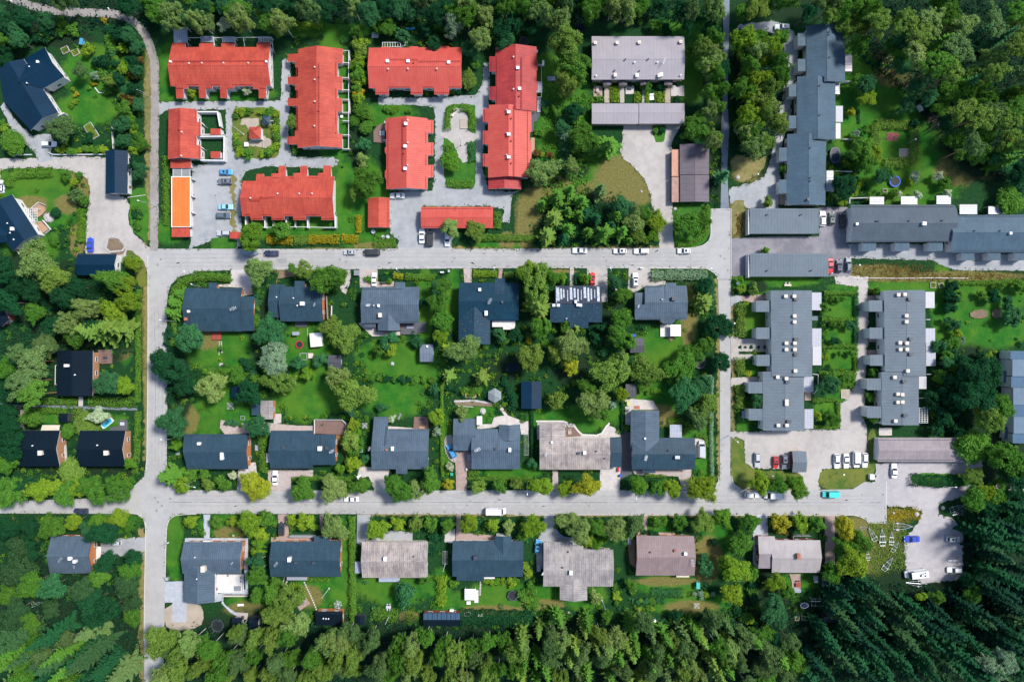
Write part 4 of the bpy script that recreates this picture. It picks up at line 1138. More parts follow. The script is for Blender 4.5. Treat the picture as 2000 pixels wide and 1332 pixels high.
canopy(345,155,415,290,2.6,5,8); canopy(347,435,415,570,2.6,5,8); canopy(348,574,415,720,2.6,1,1,mat('white awning',(0.40,0.40,0.42),0.6,0.03,1)); canopy(282,810,352,927,2.6,6,2); canopy(287,1065,352,1215,2.6,5,8)
flat(q(348,338,388,372),2.4,'grey',TRIMW,True,name='shed_roof'); flat(q(-5,730,30,770),3.4,mat('white awning',(0.40,0.40,0.42),0.6,0.03,1),TRIMW,False,name='porch_roof')
railpart([(352,790),(392,795),(392,900),(360,942)],1.6); wallpart([(348,568),(352,568)],1.8,0.1)
bld('town_house','right grey flat-pitched town house terrace with an open white trellis','town house',1060,640,'the right grey town house row',G_TOWN)
roof([(908,137),(1227,135),(1235,805),(1060,807),(1060,772),(915,772)],('y',1087),6.3,0.10,'grey',TRIMW,ov=0.2)
roof([(890,773),(1062,773),(1062,808),(1175,810),(1180,1190),(893,1188)],('y',1050),5.9,0.10,'grey',TRIMW,ov=0.2)
for x0,y0,x1,y1 in ((790,215,910,303),(795,428,912,515),(798,640,915,725),(775,825,892,915),(777,1043,893,1133)): flat(q(x0,y0,x1 + 8,y1),5.1,'grey',TRIMW,True,name='porch_roof')
for x,y,*r_ in ((1022,171),(1071,168),(1113,204,1),(1084,334),(1084,381),(1120,515,1),(1034,545),(1087,549),(1037,597),(1088,597),(1120,634,1),(1094,765),(992,815),(1068,847,1),(1017,946),(1052,950),(1017,1010),(1053,1008),(1075,1112,1),(999,1156)):
    chim(x,y,0.9 if not r_ else 1.2,0.85,0.75,CHC if not r_ else CHD,'roof_vent')
canopy(1229,150,1298,274,2.6,1,1,mat('white awning',(0.40,0.40,0.42),0.6,0.03,1)); canopy(1233,434,1303,546,2.6,6,7); canopy(1237,550,1307,725,2.6,6,10); canopy(1177,810,1235,905,2.6,1,1,mat('white awning',(0.40,0.40,0.42),0.6,0.03,1)); canopy(1182,1055,1247,1170,2.6,3,8,None)
railpart([(1236,365),(1268,365)],1.8); railpart([(1242,792),(1275,792)],1.8); railpart([(1180,978),(1218,978)],1.8)
bld('row_house','blue ribbed row house cut by the right edge with stepped bays','row house',1960,900,'the blue ribbed row house at the edge')
BL = roof_mat('blue ribbed roof',(0.065,0.125,0.20),0.4,0.5,0.05,0.5,seamdark=0.25); BLL = roof_mat('light blue ribbed roof',(0.13,0.185,0.25),0.4,0.5,0.05,0.5,seamdark=0.2)
for x0,y0,y1,z,m_ in ((1895,610,676,5.2,BL),(1910,677,808,5.6,BLL),(1900,810,896,5.2,BL),(1916,898,1032,5.6,BLL),(1912,1034,1122,5.2,BL),(1920,1124,1254,5.6,BLL),(1912,1256,1330,5.2,BL)):
    flat(q(x0,y0,2100,y1),z,m_,TRIMG,True,ov=0.1)
flat([(1835,762),(1895,770),(1895,858),(1830,855),(1845,810)],2.8,BL,TRIMG,True,name='porch_roof'); flat([(1842,1200),(1905,1210),(1905,1300),(1845,1298),(1855,1250)],2.8,BL,TRIMG,True,name='porch_roof')
flat(q(1858,627,1896,760),2.7,WHITE,TRIMG,True,name='porch_roof')
use('v3')
bld('carport','long taupe carport with white gable half under the big round tree','carport',1150,395,'the taupe carport',wall=WHITE)
roof([(860,300),(1520,300),(1520,487),(855,487)],('x',398),4.2,0.26,'taupe',TRIMG,ov=0.3,win=False); guard(870,315,1440,315,CHD); guard(870,473,1450,473,CHD)
bld('shed','small grey gabled bin shelter between the red car and the gravel drive','shed',245,490,'the grey bin shelter',wall=REDW)
roof(q(190,405,300,568),('x',492),3.3,0.2,'grey',TRIMD,ov=0.3,win=False)
# ================================================================ detached houses
def house(label,cx,cy,short,wall=WHITE,name='detached_house',cat='house',group=None):
    return bld(name,label,cat,cx,cy,short,group,wall)
# upper left
use('t1')
house('big dark blue L-shaped house turned at an angle in the upper left corner',220,700,'the L-shaped blue house')
roof([(350,372),(502,600),(345,692),(140,640),(60,500),(185,463)],(60,690,425,487),6.6,0.42,'navy',TRIMW)
roof([(-10,545),(185,462),(455,880),(240,1022),(35,800)],(70,490,348,950),6.2,0.40,'navy',TRIMW)
flat([(20,720),(90,745),(95,790),(50,812)],3.0,'navy',TRIMD,True,name='porch_roof')
chim(292,484,0.6,0.6,0.7); pipe(226,522); pipe(207,650)
wallpart([(345,965),(495,885)],2.2,0.3); wallpart([(375,705),(490,630)],1.0,0.2)
use('t6')
house('dark blue house with white pergola and brown decks at the left edge',120,540,'the blue house with brown decks')
roof([(95,320),(297,632),(100,765),(40,690),(-60,690),(-105,450)],(-5,385,197,697),6.2,0.38,'navy',TRIMW)
roof([(-60,600),(60,560),(60,690),(-60,700)],('x',640),5.0,0.3,'navy',TRIMD,wall=False)
chim(92,588,0.9,0.9,0.9); pipe(55,545); pipe(76,620); pipe(105,672)
canopy(190,430,290,530,2.6,6,5,None)
house('corner of a dark roofed cabin cut by the left edge',5,1230,'the cabin corner at the left edge',REDW)
roof([(-160,1180),(10,1185),(75,1292),(20,1350),(-160,1350)],(-160,1270,70,1290),4.5,0.3,'black',TRIMW)
bld('garage','narrow navy garage standing beside the gravel track','garage',910,140,'the navy garage by the track')
roof([(828,-20),(998,-20),(995,315),(824,315)],('y',893),4.4,0.36,'navy',TRIMD,ov=0.35)
bld('garage','wide navy garage with white gable wall beside the blue car','garage',750,865,'the navy garage by the blue car')
roof([(608,783),(912,783),(905,953),(598,950)],('x',868),4.4,0.36,'navy',TRIMD,ov=0.35); guard(620,795,900,795,CHD)
use('u3')
house('black roofed house beside a square wooden deck with sun loungers',590,515,'the black house with the square deck',TANW)
roof([(447,337),(727,340),(724,693),(445,690)],('y',560),5.4,0.16,'black',TRIMW); chim(518,456,1.3,0.7,0.8); pipe(582,529)
railpart([(432,455),(430,605)],2.2)
house('left black roofed bungalow of the pair below the footpath',280,1100,'the left black bungalow',TANW,group='pair of black bungalows')
roof([(122,962),(470,962),(468,1243),(115,1243)],('x',1108),6.0,0.34,'black',TRIMW); chim(310,1138,1.1,1.3,1.0,CHC); pipe(250,1082)
wallpart([(470,1080),(500,1060),(512,1220),(470,1225)],1.0,0.12); flat([(330,920),(467,920),(460,962),(318,962)],2.5,mat('sand canvas',(0.55,0.50,0.40),0.8,0.05,1),TRIMW,False,name='awning')
house('right black roofed bungalow of the pair next to the small blue pool',790,1100,'the right black bungalow',TANW,group='pair of black bungalows')
roof([(625,962),(982,962),(982,1243),(622,1243)],('x',1110),6.0,0.34,'black',TRIMW); chim(825,1138,1.1,1.3,1.0,CHC); pipe(757,1078)
use('v4')
house('charcoal house with orange brick gable in the lower left woods',545,335,'the charcoal house in the woods',BRICKW)
roof([(400,190),(722,193),(720,480),(390,486)],('x',349),6.0,0.34,'darkg',TRIMD); chim(543,366,0.9,0.9,0.9); chim(580,390,0.8,0.8,1.2); antenna(470,375,0.9); antenna(578,430,1.6,1.2,0.5)
flat([(752,272),(790,272),(780,420),(748,420)],0.9,WHITE,TRIMW,True,name='terrace')
# upper row of the middle block
use('u4')
G_MID = 'houses of the middle block'
house('wide slate blue house at the street corner with a lower annexe on its right',480,420,'the corner slate blue house',BRICKW,group=G_MID)
roof([(247,251),(690,251),(690,590),(300,590),(300,540),(240,540)],('x',410),5.6,0.30,'dark',TRIMD); roof([(680,316),(790,316),(788,585),(680,585)],('x',420),4.5,0.22,'dark',TRIMD)
roof([(430,210),(494,210),(494,330),(430,330)],('x',410),5.65,0.30,'dark',TRIMD,name='porch_roof'); antenna(622,410,0.4,1.8,1.1); chim(271,433,0.6,0.6,0.7); chim(250,493,0.8,0.8,0.6,CHB); walkway(285,445,290,545,CHD)
guard(495,265,685,265,CHD)
house('slate blue house with one white chimney behind two street trees',1110,360,'the house with one white chimney',BRICKW,group=G_MID)
roof([(990,241),(1268,241),(1325,250),(1325,511),(990,511)],('x',372),5.7,0.30,'dark',TRIMD); roof([(905,222),(1032,222),(1032,300),(985,300),(985,482),(900,482)],('x',346),4.6,0.22,'dark',TRIMD)
roof([(1102,195),(1182,195),(1182,330),(1102,330)],('x',372),5.8,0.28,'dark',TRIMD,name='porch_roof'); chim(1160,372,1.2,1.0,0.9); antenna(1255,380,1.2,1.3,0.6); pipe(958,322); pipe(1090,330); pipe(1120,388)
use('u5')
house('ribbed charcoal house with a pointed rear wing and dark terrace',250,390,'the house with the dark terrace',BRICKW,group=G_MID)
roof([(30,243),(480,243),(474,524),(22,524)],('x',379),5.7,0.30,'darkg',TRIMD); roof([(152,450),(322,450),(322,585),(152,585)],('y',232),5.0,0.42,'darkg',TRIMD,ov=0.3); roof([(287,205),(365,205),(365,330),(287,330)],('x',379),5.74,0.30,'darkg',TRIMD,name='porch_roof')
roof([(48,525),(135,525),(135,556),(48,556)],('x',515),3.2,0.1,'darkg',TRIMD,name='porch_roof',ov=0.2); antenna(76,385,0.2,1.4,0.7); chim(157,388,0.6,0.7,0.7); chim(168,462,0.9,1.2,1.2,CHC); pipe(118,388); guard(30,258,340,258,CHD); guard(325,512,470,512,CHD)
house('large dark house with a spotted roof wing reaching down and a small balcony',1020,400,'the large house with the spotted wing',DARKW,group=G_MID)
roof([(787,209),(1252,209),(1252,502),(785,502)],('x',353),5.9,0.26,roof_mat('dark tile roof',(0.004,0.036,0.066),0.62,0.4,0.10,0.55,seamdark=0.4,spots=(0.10,0.10,0.11)),TRIMD)
roof([(783,400),(1030,400),(1030,690),(783,690)],('y',903),5.6,0.28,'mossy',TRIMD); roof([(1067,175),(1147,175),(1147,300),(1067,300)],('x',353),5.95,0.26,'mossy',TRIMD,name='porch_roof')
chim(948,263,0.7,0.8,0.9); chim(998,447,0.8,1.3,1.0); antenna(1028,352,1.1,1.8,1.0); chim(1123,360,0.5,0.6,0.5,CHD)
flat([(1045,505),(1225,505),(1225,545),(1215,575),(1130,575),(1130,555),(1045,555)],2.6,DECKW,TRIMW,True,name='balcony',ov=0.1,th=0.2)
house('dark house with shiny rust-streaked sheets on the upper half of its roof',1700,380,'the rust-streaked house',DARKW,group=G_MID)
RUST = roof_mat('rusty peeling sheet roof',(0.030,0.042,0.065),0.55,0,0.1,0.35,seamdark=0.5,spots=(0.20,0.12,0.09))
roof([(1537,233),(1898,233),(1900,371),(1537,371)],('x',371),5.0,0.16,RUST,TRIMD,wall=False); roof([(1498,372),(1903,366),(1903,519),(1498,519)],('x',368),4.9,0.16,'mossy',TRIMD,wall=False); roof([(1650,500),(1797,500),(1797,562),(1650,562)],('x',370),4.9,0.16,'mossy',TRIMD,wall=False)
flat(q(1545,240,1892,515),3.3,DARKW,TRIMD,True,name='ceiling',ov=0.3)
SHINE = mat('bare zinc sheet',(0.38,0.43,0.50),0.4,0.35,3,metal=0.3)
for i,x in enumerate((1548,1562,1585,1605,1635,1662,1690,1716,1742,1770,1797,1820,1847,1875)):
    a_ = W(x,240 + (i * 37) % 30,4.4); b_ = W(x,365 - (i * 53) % 40,4.9); m_ = ((a_[0] + b_[0]) / 2,(a_[1] + b_[1]) / 2)
    e_ = B.roofs[0][1]; z0,z1 = e_(*a_) + 0.03,e_(*b_) + 0.03; w_ = 0.15 + 0.1 * ((i * 7) % 4)
    MB().add([(a_[0] - w_,a_[1],z0),(a_[0] + w_ * .6,a_[1],z0),(b_[0] + w_,b_[1],z1),(b_[0] - w_ * .7,b_[1],z1)],[(3,2,1,0)]).build('bare_metal_strip',SHINE,B.o)
chim(1698,357,0.6,0.8,0.9); vents([(1527,385),(1562,385),(1715,382),(1735,385)],True,METAL); pipe(1625,490)
use('u6')
house('grey ribbed house with a white roofed terrace in its rear garden',765,370,'the grey house with white terrace roof',BRICKW,group=G_MID)
roof([(637,233),(965,233),(967,498),(560,498),(560,380),(637,380)],('x',362),5.6,0.28,'darkg',TRIMD); roof([(560,286),(637,286),(637,385),(560,385)],('x',390),4.4,0.15,'darkg',TRIMD,wall=True); roof([(797,210),(882,210),(882,330),(797,330)],('x',362),5.68,0.25,'darkg',TRIMD,name='porch_roof')
roof([(755,480),(885,480),(875,510),(850,531),(785,531),(760,510)],('x',362),5.64,0.27,'darkg',TRIMD,name='bay_roof',ov=0.2); chim(868,333,1.3,1.0,1.2,CHD); pipe(773,340); antenna(590,392,1.2,1.1,0.5)
guard(585,486,765,486,CHD); guard(855,486,960,486,CHD); guard(645,240,770,240,CHD)
# lower row of the middle block
use('u8')
house('ribbed slate blue house with orange gable at the left road',480,530,'the orange gabled house by the left road',BRICKW,group=G_MID)
roof([(237,391),(742,391),(740,664),(262,664)],('x',531),5.8,0.34,'dark',TRIMD); chim(353,465,0.9,0.7,0.8); chim(531,563,0.8,2.1,0.9,CHW); walkway(395,395,385,470,CHD); guard(270,655,735,655,CHD); antenna(190,545,0.3,1.2,0.7)
house('long slate blue house above the white sedan on pink paving',1160,510,'the house above the white sedan',BRICKW,group=G_MID)
roof([(915,363),(1250,363),(1250,392),(1428,392),(1425,630),(1245,632),(1245,660),(912,660)],('x',516),5.8,0.34,'dark',TRIMD); chim(1297,504,1.1,1.2,0.9); chim(1013,500,0.7,0.7,0.6,CHD); chim(1353,500,0.8,0.7,0.6,CHD); antenna(1392,525,0.5,1.2,0.9); walkway(1303,400,1300,480,CHD); guard(925,648,1240,648,CHD)
flat([(878,540),(905,540),(907,613),(882,613)],2.4,mat('white awning',(0.40,0.40,0.42),0.6,0.03,1),TRIMW,False,name='awning')
use('v1')
house('charcoal tiled house with a tall left wing and brown corner deck',330,480,'the house with the brown corner deck',BRICKW,group=G_MID)
roof([(122,256),(232,256),(232,350),(552,350),(550,664),(382,664),(382,702),(293,702),(293,664),(103,664)],('x',523),5.9,0.32,'darkg',TRIMD); chim(265,505,0.7,1.1,1.0); chim(219,514,0.5,0.5,0.6,CHB); walkway(222,330,205,480,CHD); guard(240,362,545,362,CHD); antenna(85,505,1.2,1.0,0.7)
house('grey tiled house with a triangular gable and paved rear terrace',1010,480,'the house with the triangular gable',WHITE,group=G_MID)
roof([(885,350),(1264,350),(1262,664),(885,664)],('x',511),5.6,0.30,'darkg',TRIMD); roof([(742,270),(915,268),(915,425),(885,430),(885,520),(742,520)],('x',400),4.8,0.28,'darkg',TRIMD); roof([(1098,318),(1264,318),(1264,440),(1098,440)],('y',1178),5.5,0.34,'darkg',TRIMD,ov=0.3)
chim(1183,514,0.7,1.1,1.0); chim(1073,505,0.6,0.6,0.6,CHD); antenna(932,512,0.4,1.4,1.0)
house('weathered pale brown tiled house with a hipped wing and stone bordered garden',1650,540,'the weathered brown tiled house',CREAM,group=G_MID)
roof([(1415,415),(1965,420),(1963,668),(1415,668)],('x',546),5.6,0.30,'brown',TRIMG); roof([(1415,304),(1615,304),(1615,500),(1415,500)],('y',1512),5.4,0.26,'brown',TRIMG); chim(1768,537,0.8,0.9,0.9); chim(1722,540,0.8,0.6,0.6,CHD); pipe(1860,524,m=CHD); pipe(1925,580,m=CHD); antenna(1465,552,1.4,1.2,0.6); chim(1512,455,0.5,0.5,0.5)
roof([(1968,420),(2054,420),(2052,650),(1968,650)],('x',536),4.6,0.22,'dark',TRIMD)
use('v2')
house('dark tiled T-shaped house with a trailer parked at its right end',780,500,'the T-shaped dark house',WHITE,group=G_MID)
roof([(537,420),(1027,420),(1025,667),(535,667)],('x',549),5.7,0.30,'dark',TRIMD); roof([(528,206),(750,206),(750,520),(528,520)],('y',643),5.6,0.26,'darkg',TRIMD); roof([(625,650),(720,650),(720,695),(625,695)],('x',640),3.2,0.08,'dark',TRIMD,name='porch_roof',ov=0.2)
chim(893,572,1.3,0.8,1.0,METAL); pipe(825,518,m=CHD); antenna(648,575,1.3,1.2,0.9); chim(640,425,0.4,0.4,0.4); chim(575,183,1.6,0.9,0.1,CHB)
# bottom row
use('v5')
G_BOT = 'houses along the bottom row'
house('grey house with orange gable and white terrace at the lower street corner',420,400,'the house with the white terrace',WHITE,group=G_BOT)
roof([(235,236),(700,236),(683,484),(480,484),(225,484)],('x',372),5.8,0.34,'darkg',TRIMW,wm=BRICKW); roof([(238,420),(480,420),(478,708),(238,708)],('y',343),5.6,0.34,'darkg',TRIMW); chim(383,450,1.1,1.7,1.3,CHC); antenna(612,402,0.9,1.2,0.5); pipe(320,358); pipe(335,527)
flat([(385,226),(443,226),(443,240),(385,240)],2.9,WHITE,TRIMW,True,name='porch_roof',ov=0.05)
house('dark blue house with a white balcony and a red table terrace behind',1180,370,'the house with the red table terrace',BRICKW,group=G_BOT)
roof([(920,236),(1466,229),(1462,508),(912,508)],('x',381),5.8,0.32,'dark',TRIMD); roof([(1252,190),(1380,192),(1380,330),(1252,330)],('x',381),5.85,0.31,'dark',TRIMD,name='porch_roof'); chim(1058,375,0.9,1.2,1.1); chim(1110,400,0.9,0.5,0.4,CHD); chim(1250,400,0.9,0.5,0.4,CHD); antenna(955,410,1.0,1.4,0.9)
wallpart([(1060,196),(1252,196)],2.2,0.2,TRIMG,'parapet'); flat(q(1040,510,1196,535),2.6,LATT,TRIMW,True,name='balcony',ov=0.1)
use('v6')
house('pale weathered tiled house with a small white chimney on the bottom row',285,375,'the pale weathered house',CREAM,group=G_BOT)
roof([(28,234),(545,236),(543,516),(30,516)],('x',386),5.8,0.32,'brown',TRIMG); chim(207,370,0.8,1.1,1.2); pipe(432,350,m=CHD); flat(q(-28,392,22,480),2.4,LATT,TRIMW,False,name='awning'); flat(q(160,514,318,548),2.5,LATTD,TRIMW,True,name='balcony',ov=0.1)
house('dark blue house with a small pointed entrance gable on the bottom row',1010,380,'the house with the pointed entrance gable',WHITE,group=G_BOT)
roof([(737,229),(1289,229),(1286,508),(982,510),(980,541),(768,541),(768,506),(735,506)],('x',378),5.6,0.30,'dark',TRIMD); roof([(1068,190),(1195,190),(1195,330),(1068,330)],('y',1131),5.2,0.34,'dark',TRIMD,ov=0.3); chim(912,362,0.9,1.0,1.2,CHD); flat(q(982,510,1065,524),2.4,WHITE,TRIMW,True,name='balcony',ov=0.05)
house('weathered grey tiled house with a pointed rear wing on the bottom row',1715,430,'the weathered grey tiled house',CREAM,group=G_BOT)
roof([(1447,238),(1675,238),(1675,266),(1758,266),(1758,296),(1992,297),(1990,584),(1443,584)],('x',457),5.9,0.28,'brown2',TRIMG); roof([(1573,520),(1788,520),(1788,692),(1573,690)],('y',1680),5.5,0.32,'brown2',TRIMG); chim(1661,477,0.8,1.2,1.1); pipe(1640,315,m=CHD); pipe(1597,437,m=CHD); antenna(1440,485,1.1,1.0,0.5)
use('v7')
house('brown pink ribbed house with an antenna at its right end',800,340,'the brown pink house',BRICKW,group=G_BOT)
roof([(572,188),(1022,190),(1026,498),(567,498)],('x',357),5.8,0.32,'pink',TRIMG); chim(957,330,0.8,0.8,1.0); chim(877,305,0.6,0.6,0.7,CHB); pipe(683,318,m=CHD); antenna(1013,400,1.7,1.2,1.2); flat(q(885,500,985,512),2.4,CREAM,TRIMW,True,name='balcony',ov=0.05)
house('light grey tiled house with dark brick chimney on the bottom row',1780,340,'the light grey tiled house',REDW,group=G_BOT)
roof([(1523,192),(1652,192),(1655,223),(2008,223),(2003,476),(1630,476),(1630,330),(1530,330)],('x',361),5.8,0.30,'light',TRIMW); roof([(1532,326),(1632,326),(1632,443),(1525,443)],('x',250),6.2,0.25,'taupe',TRIMG,wall=True)
chim(1842,352,0.9,1.4,1.2,CHB); wallpart([(1800,220),(1800,192),(1935,192)],2.0,0.12,GREYW); guard(1650,466,1870,462,METAL)
# ---------------------------------------------------------------- sheds and garden houses
NOWIN[0] = False
def shed(tile,label,x0,y0,x1,y1,ridge,m='dark',hr=3.0,pitch=0.25,wall=DARKW,name='garden_shed',cat='shed',group=None,trim=TRIMD):
    use(tile); bld(name,label,cat,(x0 + x1) / 2,(y0 + y1) / 2,None,group,wall)
    roof(q(x0,y0,x1,y1),ridge,hr,pitch,m,trim,ov=0.25)
shed('u4','dark grey square shed beside the trimmed shrubs in the rear garden',1362,775,1465,882,('x',828),roof_mat('dull grey felt',(0.07,0.075,0.09),1,0,0.05))
shed('u4','small black shed behind the rotary clothes dryer',605,1018,668,1112,('y',636),'navy')
shed('u4','grey corrugated shed next to a dark lean-to in the garden',835,1128,935,1275,('y',900),'brown2',3.2,0.2,BRICKW)
use('u4'); flat(q(765,1160,832,1245),2.5,'dark',TRIMD,True,DARKW)
shed('u5','blue grey garden house with one white vent',480,690,585,826,('x',760),roof_mat('blue grey felt',(0.13,0.16,0.21),1,0,0.06),3.2,0.15,GREYW); chim(537,706,0.5,0.5,0.5)
shed('u5','tiny black shed with pale front on the leaf-strewn lawn',1153,838,1240,900,('x',868),'black',2.6,0.2);
shed('u5','long dark blue barn with rusty edge between the garden trees',1272,980,1430,1192,('y',1352),'navy',4.0,0.25,DARKW,'garden_barn','barn')
shed('u6','charcoal garden shed below the big street tree',522,640,632,756,('x',700),roof_mat('dull grey felt',(0.07,0.075,0.09),1,0,0.05),3.0,0.2)
shed('u6','narrow dark shed above the T-shaped house',487,1000,570,1105,('x',1050),roof_mat('dull grey felt',(0.07,0.075,0.09),1,0,0.05),3.0,0.1)
shed('v5','black sauna cabin with a row of white vents at the forest edge',1267,778,1478,888,('x',800),'black',3.4,0.25,BRICKW,'sauna_cabin','cabin')
pipe(1325,835); pipe(1345,837); pipe(1365,837)
shed('v5','small black shed between two hedges at the forest edge',1575,812,1650,885,('y',1610),'black')
shed('v5','black flat shed beside the brick barbecue',613,828,692,920,('x',870),'black')
shed('v5','black shed half under the trees left of the white box',745,825,820,912,('x',870),'black')
shed('v8','dark shed at the edge of the spruce wood',432,805,560,866,('x',830),'black')
shed('t3','black garden shed under the trees at the top',1700,185,1765,245,('x',212),'black')
shed('u3','black cube shed behind the left black bungalow',460,830,530,900,('x',862),'black')
shed('u3','pale shed peeping from under the large pine',85,540,150,580,('x',558),'grey',wall=WHITE)
use('v6'); bld('garden_shed','long low shed covered with a row of solar panels','shed',650,835,'the solar shed',None,REDW)
roof(q(507,790,797,892),('x',848),3.2,0.28,'black',TRIMD,ov=0.2)
SOL = roof_mat('solar panel glass',(0.045,0.085,0.14),1.0,0,0.03,0.15,seamdark=0.4)
for i in range(8):
    x0 = 508 + i * 36
    a_ = W(x0,843,3.35); b_ = W(x0 + 34,792,2.9)
    MB().add([(a_[0],a_[1],3.42),(b_[0],a_[1],3.42),(b_[0],b_[1],2.98),(a_[0],b_[1],2.98)],[(0,1,2,3)]).add([(a_[0],a_[1],3.38),(b_[0],a_[1],3.38),(b_[0],b_[1],2.94),(a_[0],b_[1],2.94)],[(3,2,1,0)]).build('solar_panel',SOL,B.o)
use('t5'); bld('playhouse','playhouse with dark gabled roof and white front turned at an angle','playhouse',1240,815,'the playhouse')
roof([(1182,815),(1275,762),(1302,798),(1215,868)],(1197,842,1290,778),3.0,0.5,'navy',TRIMW,ov=0.2)
hx = hut
use('u5'); hut('gazebo','six-sided grey shingled gazebo with white flagstone path','gazebo',1064,1092,58,2.5,roof_mat('grey shingle',(0.27,0.31,0.33),0.3,0.3,0.1,0.8,seamdark=0.4),6,90,h=1.3)
use('v8'); hut('garden_pavilion','slate grey pavilion under the round tree at the end of the brick path','pavilion',487,540,72,2.4,'darkg',h=0.9)
use('v6'); hut('garden_pavilion','white canvas party tent on a pale deck','tent',872,655,62,2.3,mat('white canvas',(0.80,0.79,0.78),0.8,0.03,1),h=0.9)
# ================================================================ TREES AND PLANTS
def leaf_mat(name,var=0.45,trans=0.32):
    k = NT(name)
    oi = k.n('ShaderNodeObjectInfo')
    n = k.noise(k.obj(),5.0 if 'needle' in name else 3.2,4,0.7)
    r = k.n('ShaderNodeNewGeometry').outputs['Random Per Island']
    v = k.math('ADD',k.math('MULTIPLY',k.math('SUBTRACT',n,0.5),1.6),k.math('MULTIPLY',k.math('SUBTRACT',r,0.5),0.7))
    hsv = k.n('ShaderNodeHueSaturation')
    k.l(oi.outputs['Color'],hsv.inputs['Color'])
    k.l(k.math('ADD',1.0,k.math('MULTIPLY',v,var * 1.5)),hsv.inputs['Value'])
    k.l(k.math('ADD',0.5,k.math('MULTIPLY',v,-0.035)),hsv.inputs['Hue'])
    k.l(hsv.outputs[0],k.b.inputs['Base Color'])
    k.b.inputs['Roughness'].default_value = 0.7
    k.b.inputs['Specular IOR Level'].default_value = 0.08
    t = k.n('ShaderNodeBsdfTranslucent'); k.l(hsv.outputs[0],t.inputs[0])
    m = k.n('ShaderNodeMixShader',i_0=trans)
    k.l(k.b.outputs[0],m.inputs[1]); k.l(t.outputs[0],m.inputs[2])
    out = [x for x in k.t.nodes if x.type == 'OUTPUT_MATERIAL'][0]
    k.l(m.outputs[0],out.inputs[0])
    return k.m
LEAF = leaf_mat('broad leaves'); NEEDLE = leaf_mat('needles',0.25,0.08)
BARKB = mat('birch bark',(0.50,0.48,0.45),0.8,0.2,3); BARKD = mat('grey bark',(0.13,0.11,0.09),0.9,0.2,3); BARKP = mat('pine bark',(0.36,0.17,0.09),0.9,0.2,2)

def cards(P,N,size,rng,tilt=0.7,stretch=1.5,dirs=None):
    """small folded leaf sprays at P, facing roughly N"""
    n = len(P)
    N = N + rng.normal(0,tilt,(n,3)); N /= np.linalg.norm(N,axis=1,keepdims=True) + 1e-9
    A = rng.normal(0,1,(n,3)) if dirs is None else dirs + rng.normal(0,0.25,(n,3))
    T = A - N * (A * N).sum(1,keepdims=True); T /= np.linalg.norm(T,axis=1,keepdims=True) + 1e-9
    Bv = np.cross(N,T)
    s = (size * rng.uniform(0.6,1.35,n))[:,None] if np.isscalar(size) else size[:,None]
    w = s / stretch
    v = np.stack([P - T * s,P + Bv * w - N * w * .25,P + T * s,P - Bv * w - N * w * .25],1).reshape(-1,3)
    return v
def card_mesh(name,V,m):
    f = np.arange(len(V)).reshape(-1,4)
    me = np_mesh(name,V,f); me.materials.append(m); return me
def sph(n,rng):
    v = rng.normal(0,1,(n,3)); return v / np.linalg.norm(v,axis=1,keepdims=True)

def lobed(seed,nl,leaves,shape=(1,1,1),size=0.075,low=-0.35,lob=(0.20,0.36),core=0.72,droop=0.0,hole=0.0,ragg=1.0):
    """crown of radius 1 made of many lobes; the centre is at the origin"""
    rng = np.random.default_rng(seed)
    D = sph(nl * 3,rng); D = D[D[:,2] > low][:nl]; nl = len(D)
    rad = rng.uniform(0.45,1.0,nl) ** 0.6 * core
    lr = rng.uniform(lob[0],lob[1],nl)
    bump = 1 + 0.16 * ragg * np.sin(D[:,0] * 4 + seed) + 0.14 * ragg * np.sin(D[:,1] * 5 + seed * 2)
    C = D * (rad * bump)[:,None]
    per = np.maximum(8,(leaves * lr ** 2 / (lr ** 2).sum()).astype(int))
    P = []; N = []; sq_ = np.array([[1.35,.8,.9],[.8,1.35,.9],[.85,.85,1.4]])
    for c,r,k in zip(C,lr,per):
        d = sph(k,rng); d[:,2] = np.where(d[:,2] < -0.3,-d[:,2] * 0.6,d[:,2])
        d /= np.linalg.norm(d,axis=1,keepdims=True)
        rr = r * rng.uniform(0.5,1.3,k)
        p = c + d * rr[:,None] * sq_[rng.integers(0,3)]
        if droop: p[:,2] -= droop * rng.uniform(0,1,k) * r * 2
        P.append(p); N.append(d * 0.7 + c / (np.linalg.norm(c) + .01) * 0.3 + np.array([0,0,.35]))
    P = np.concatenate(P); N = np.concatenate(N)
    if hole:
        h = np.sin(P[:,0] * 7 + seed) * np.sin(P[:,1] * 6.3 + seed * 1.7) * np.sin(P[:,2] * 5 + seed)
        keep = h < 1 - hole
        P = P[keep]; N = N[keep]
    P *= np.array(shape)
    return cards(P,N,size,rng)

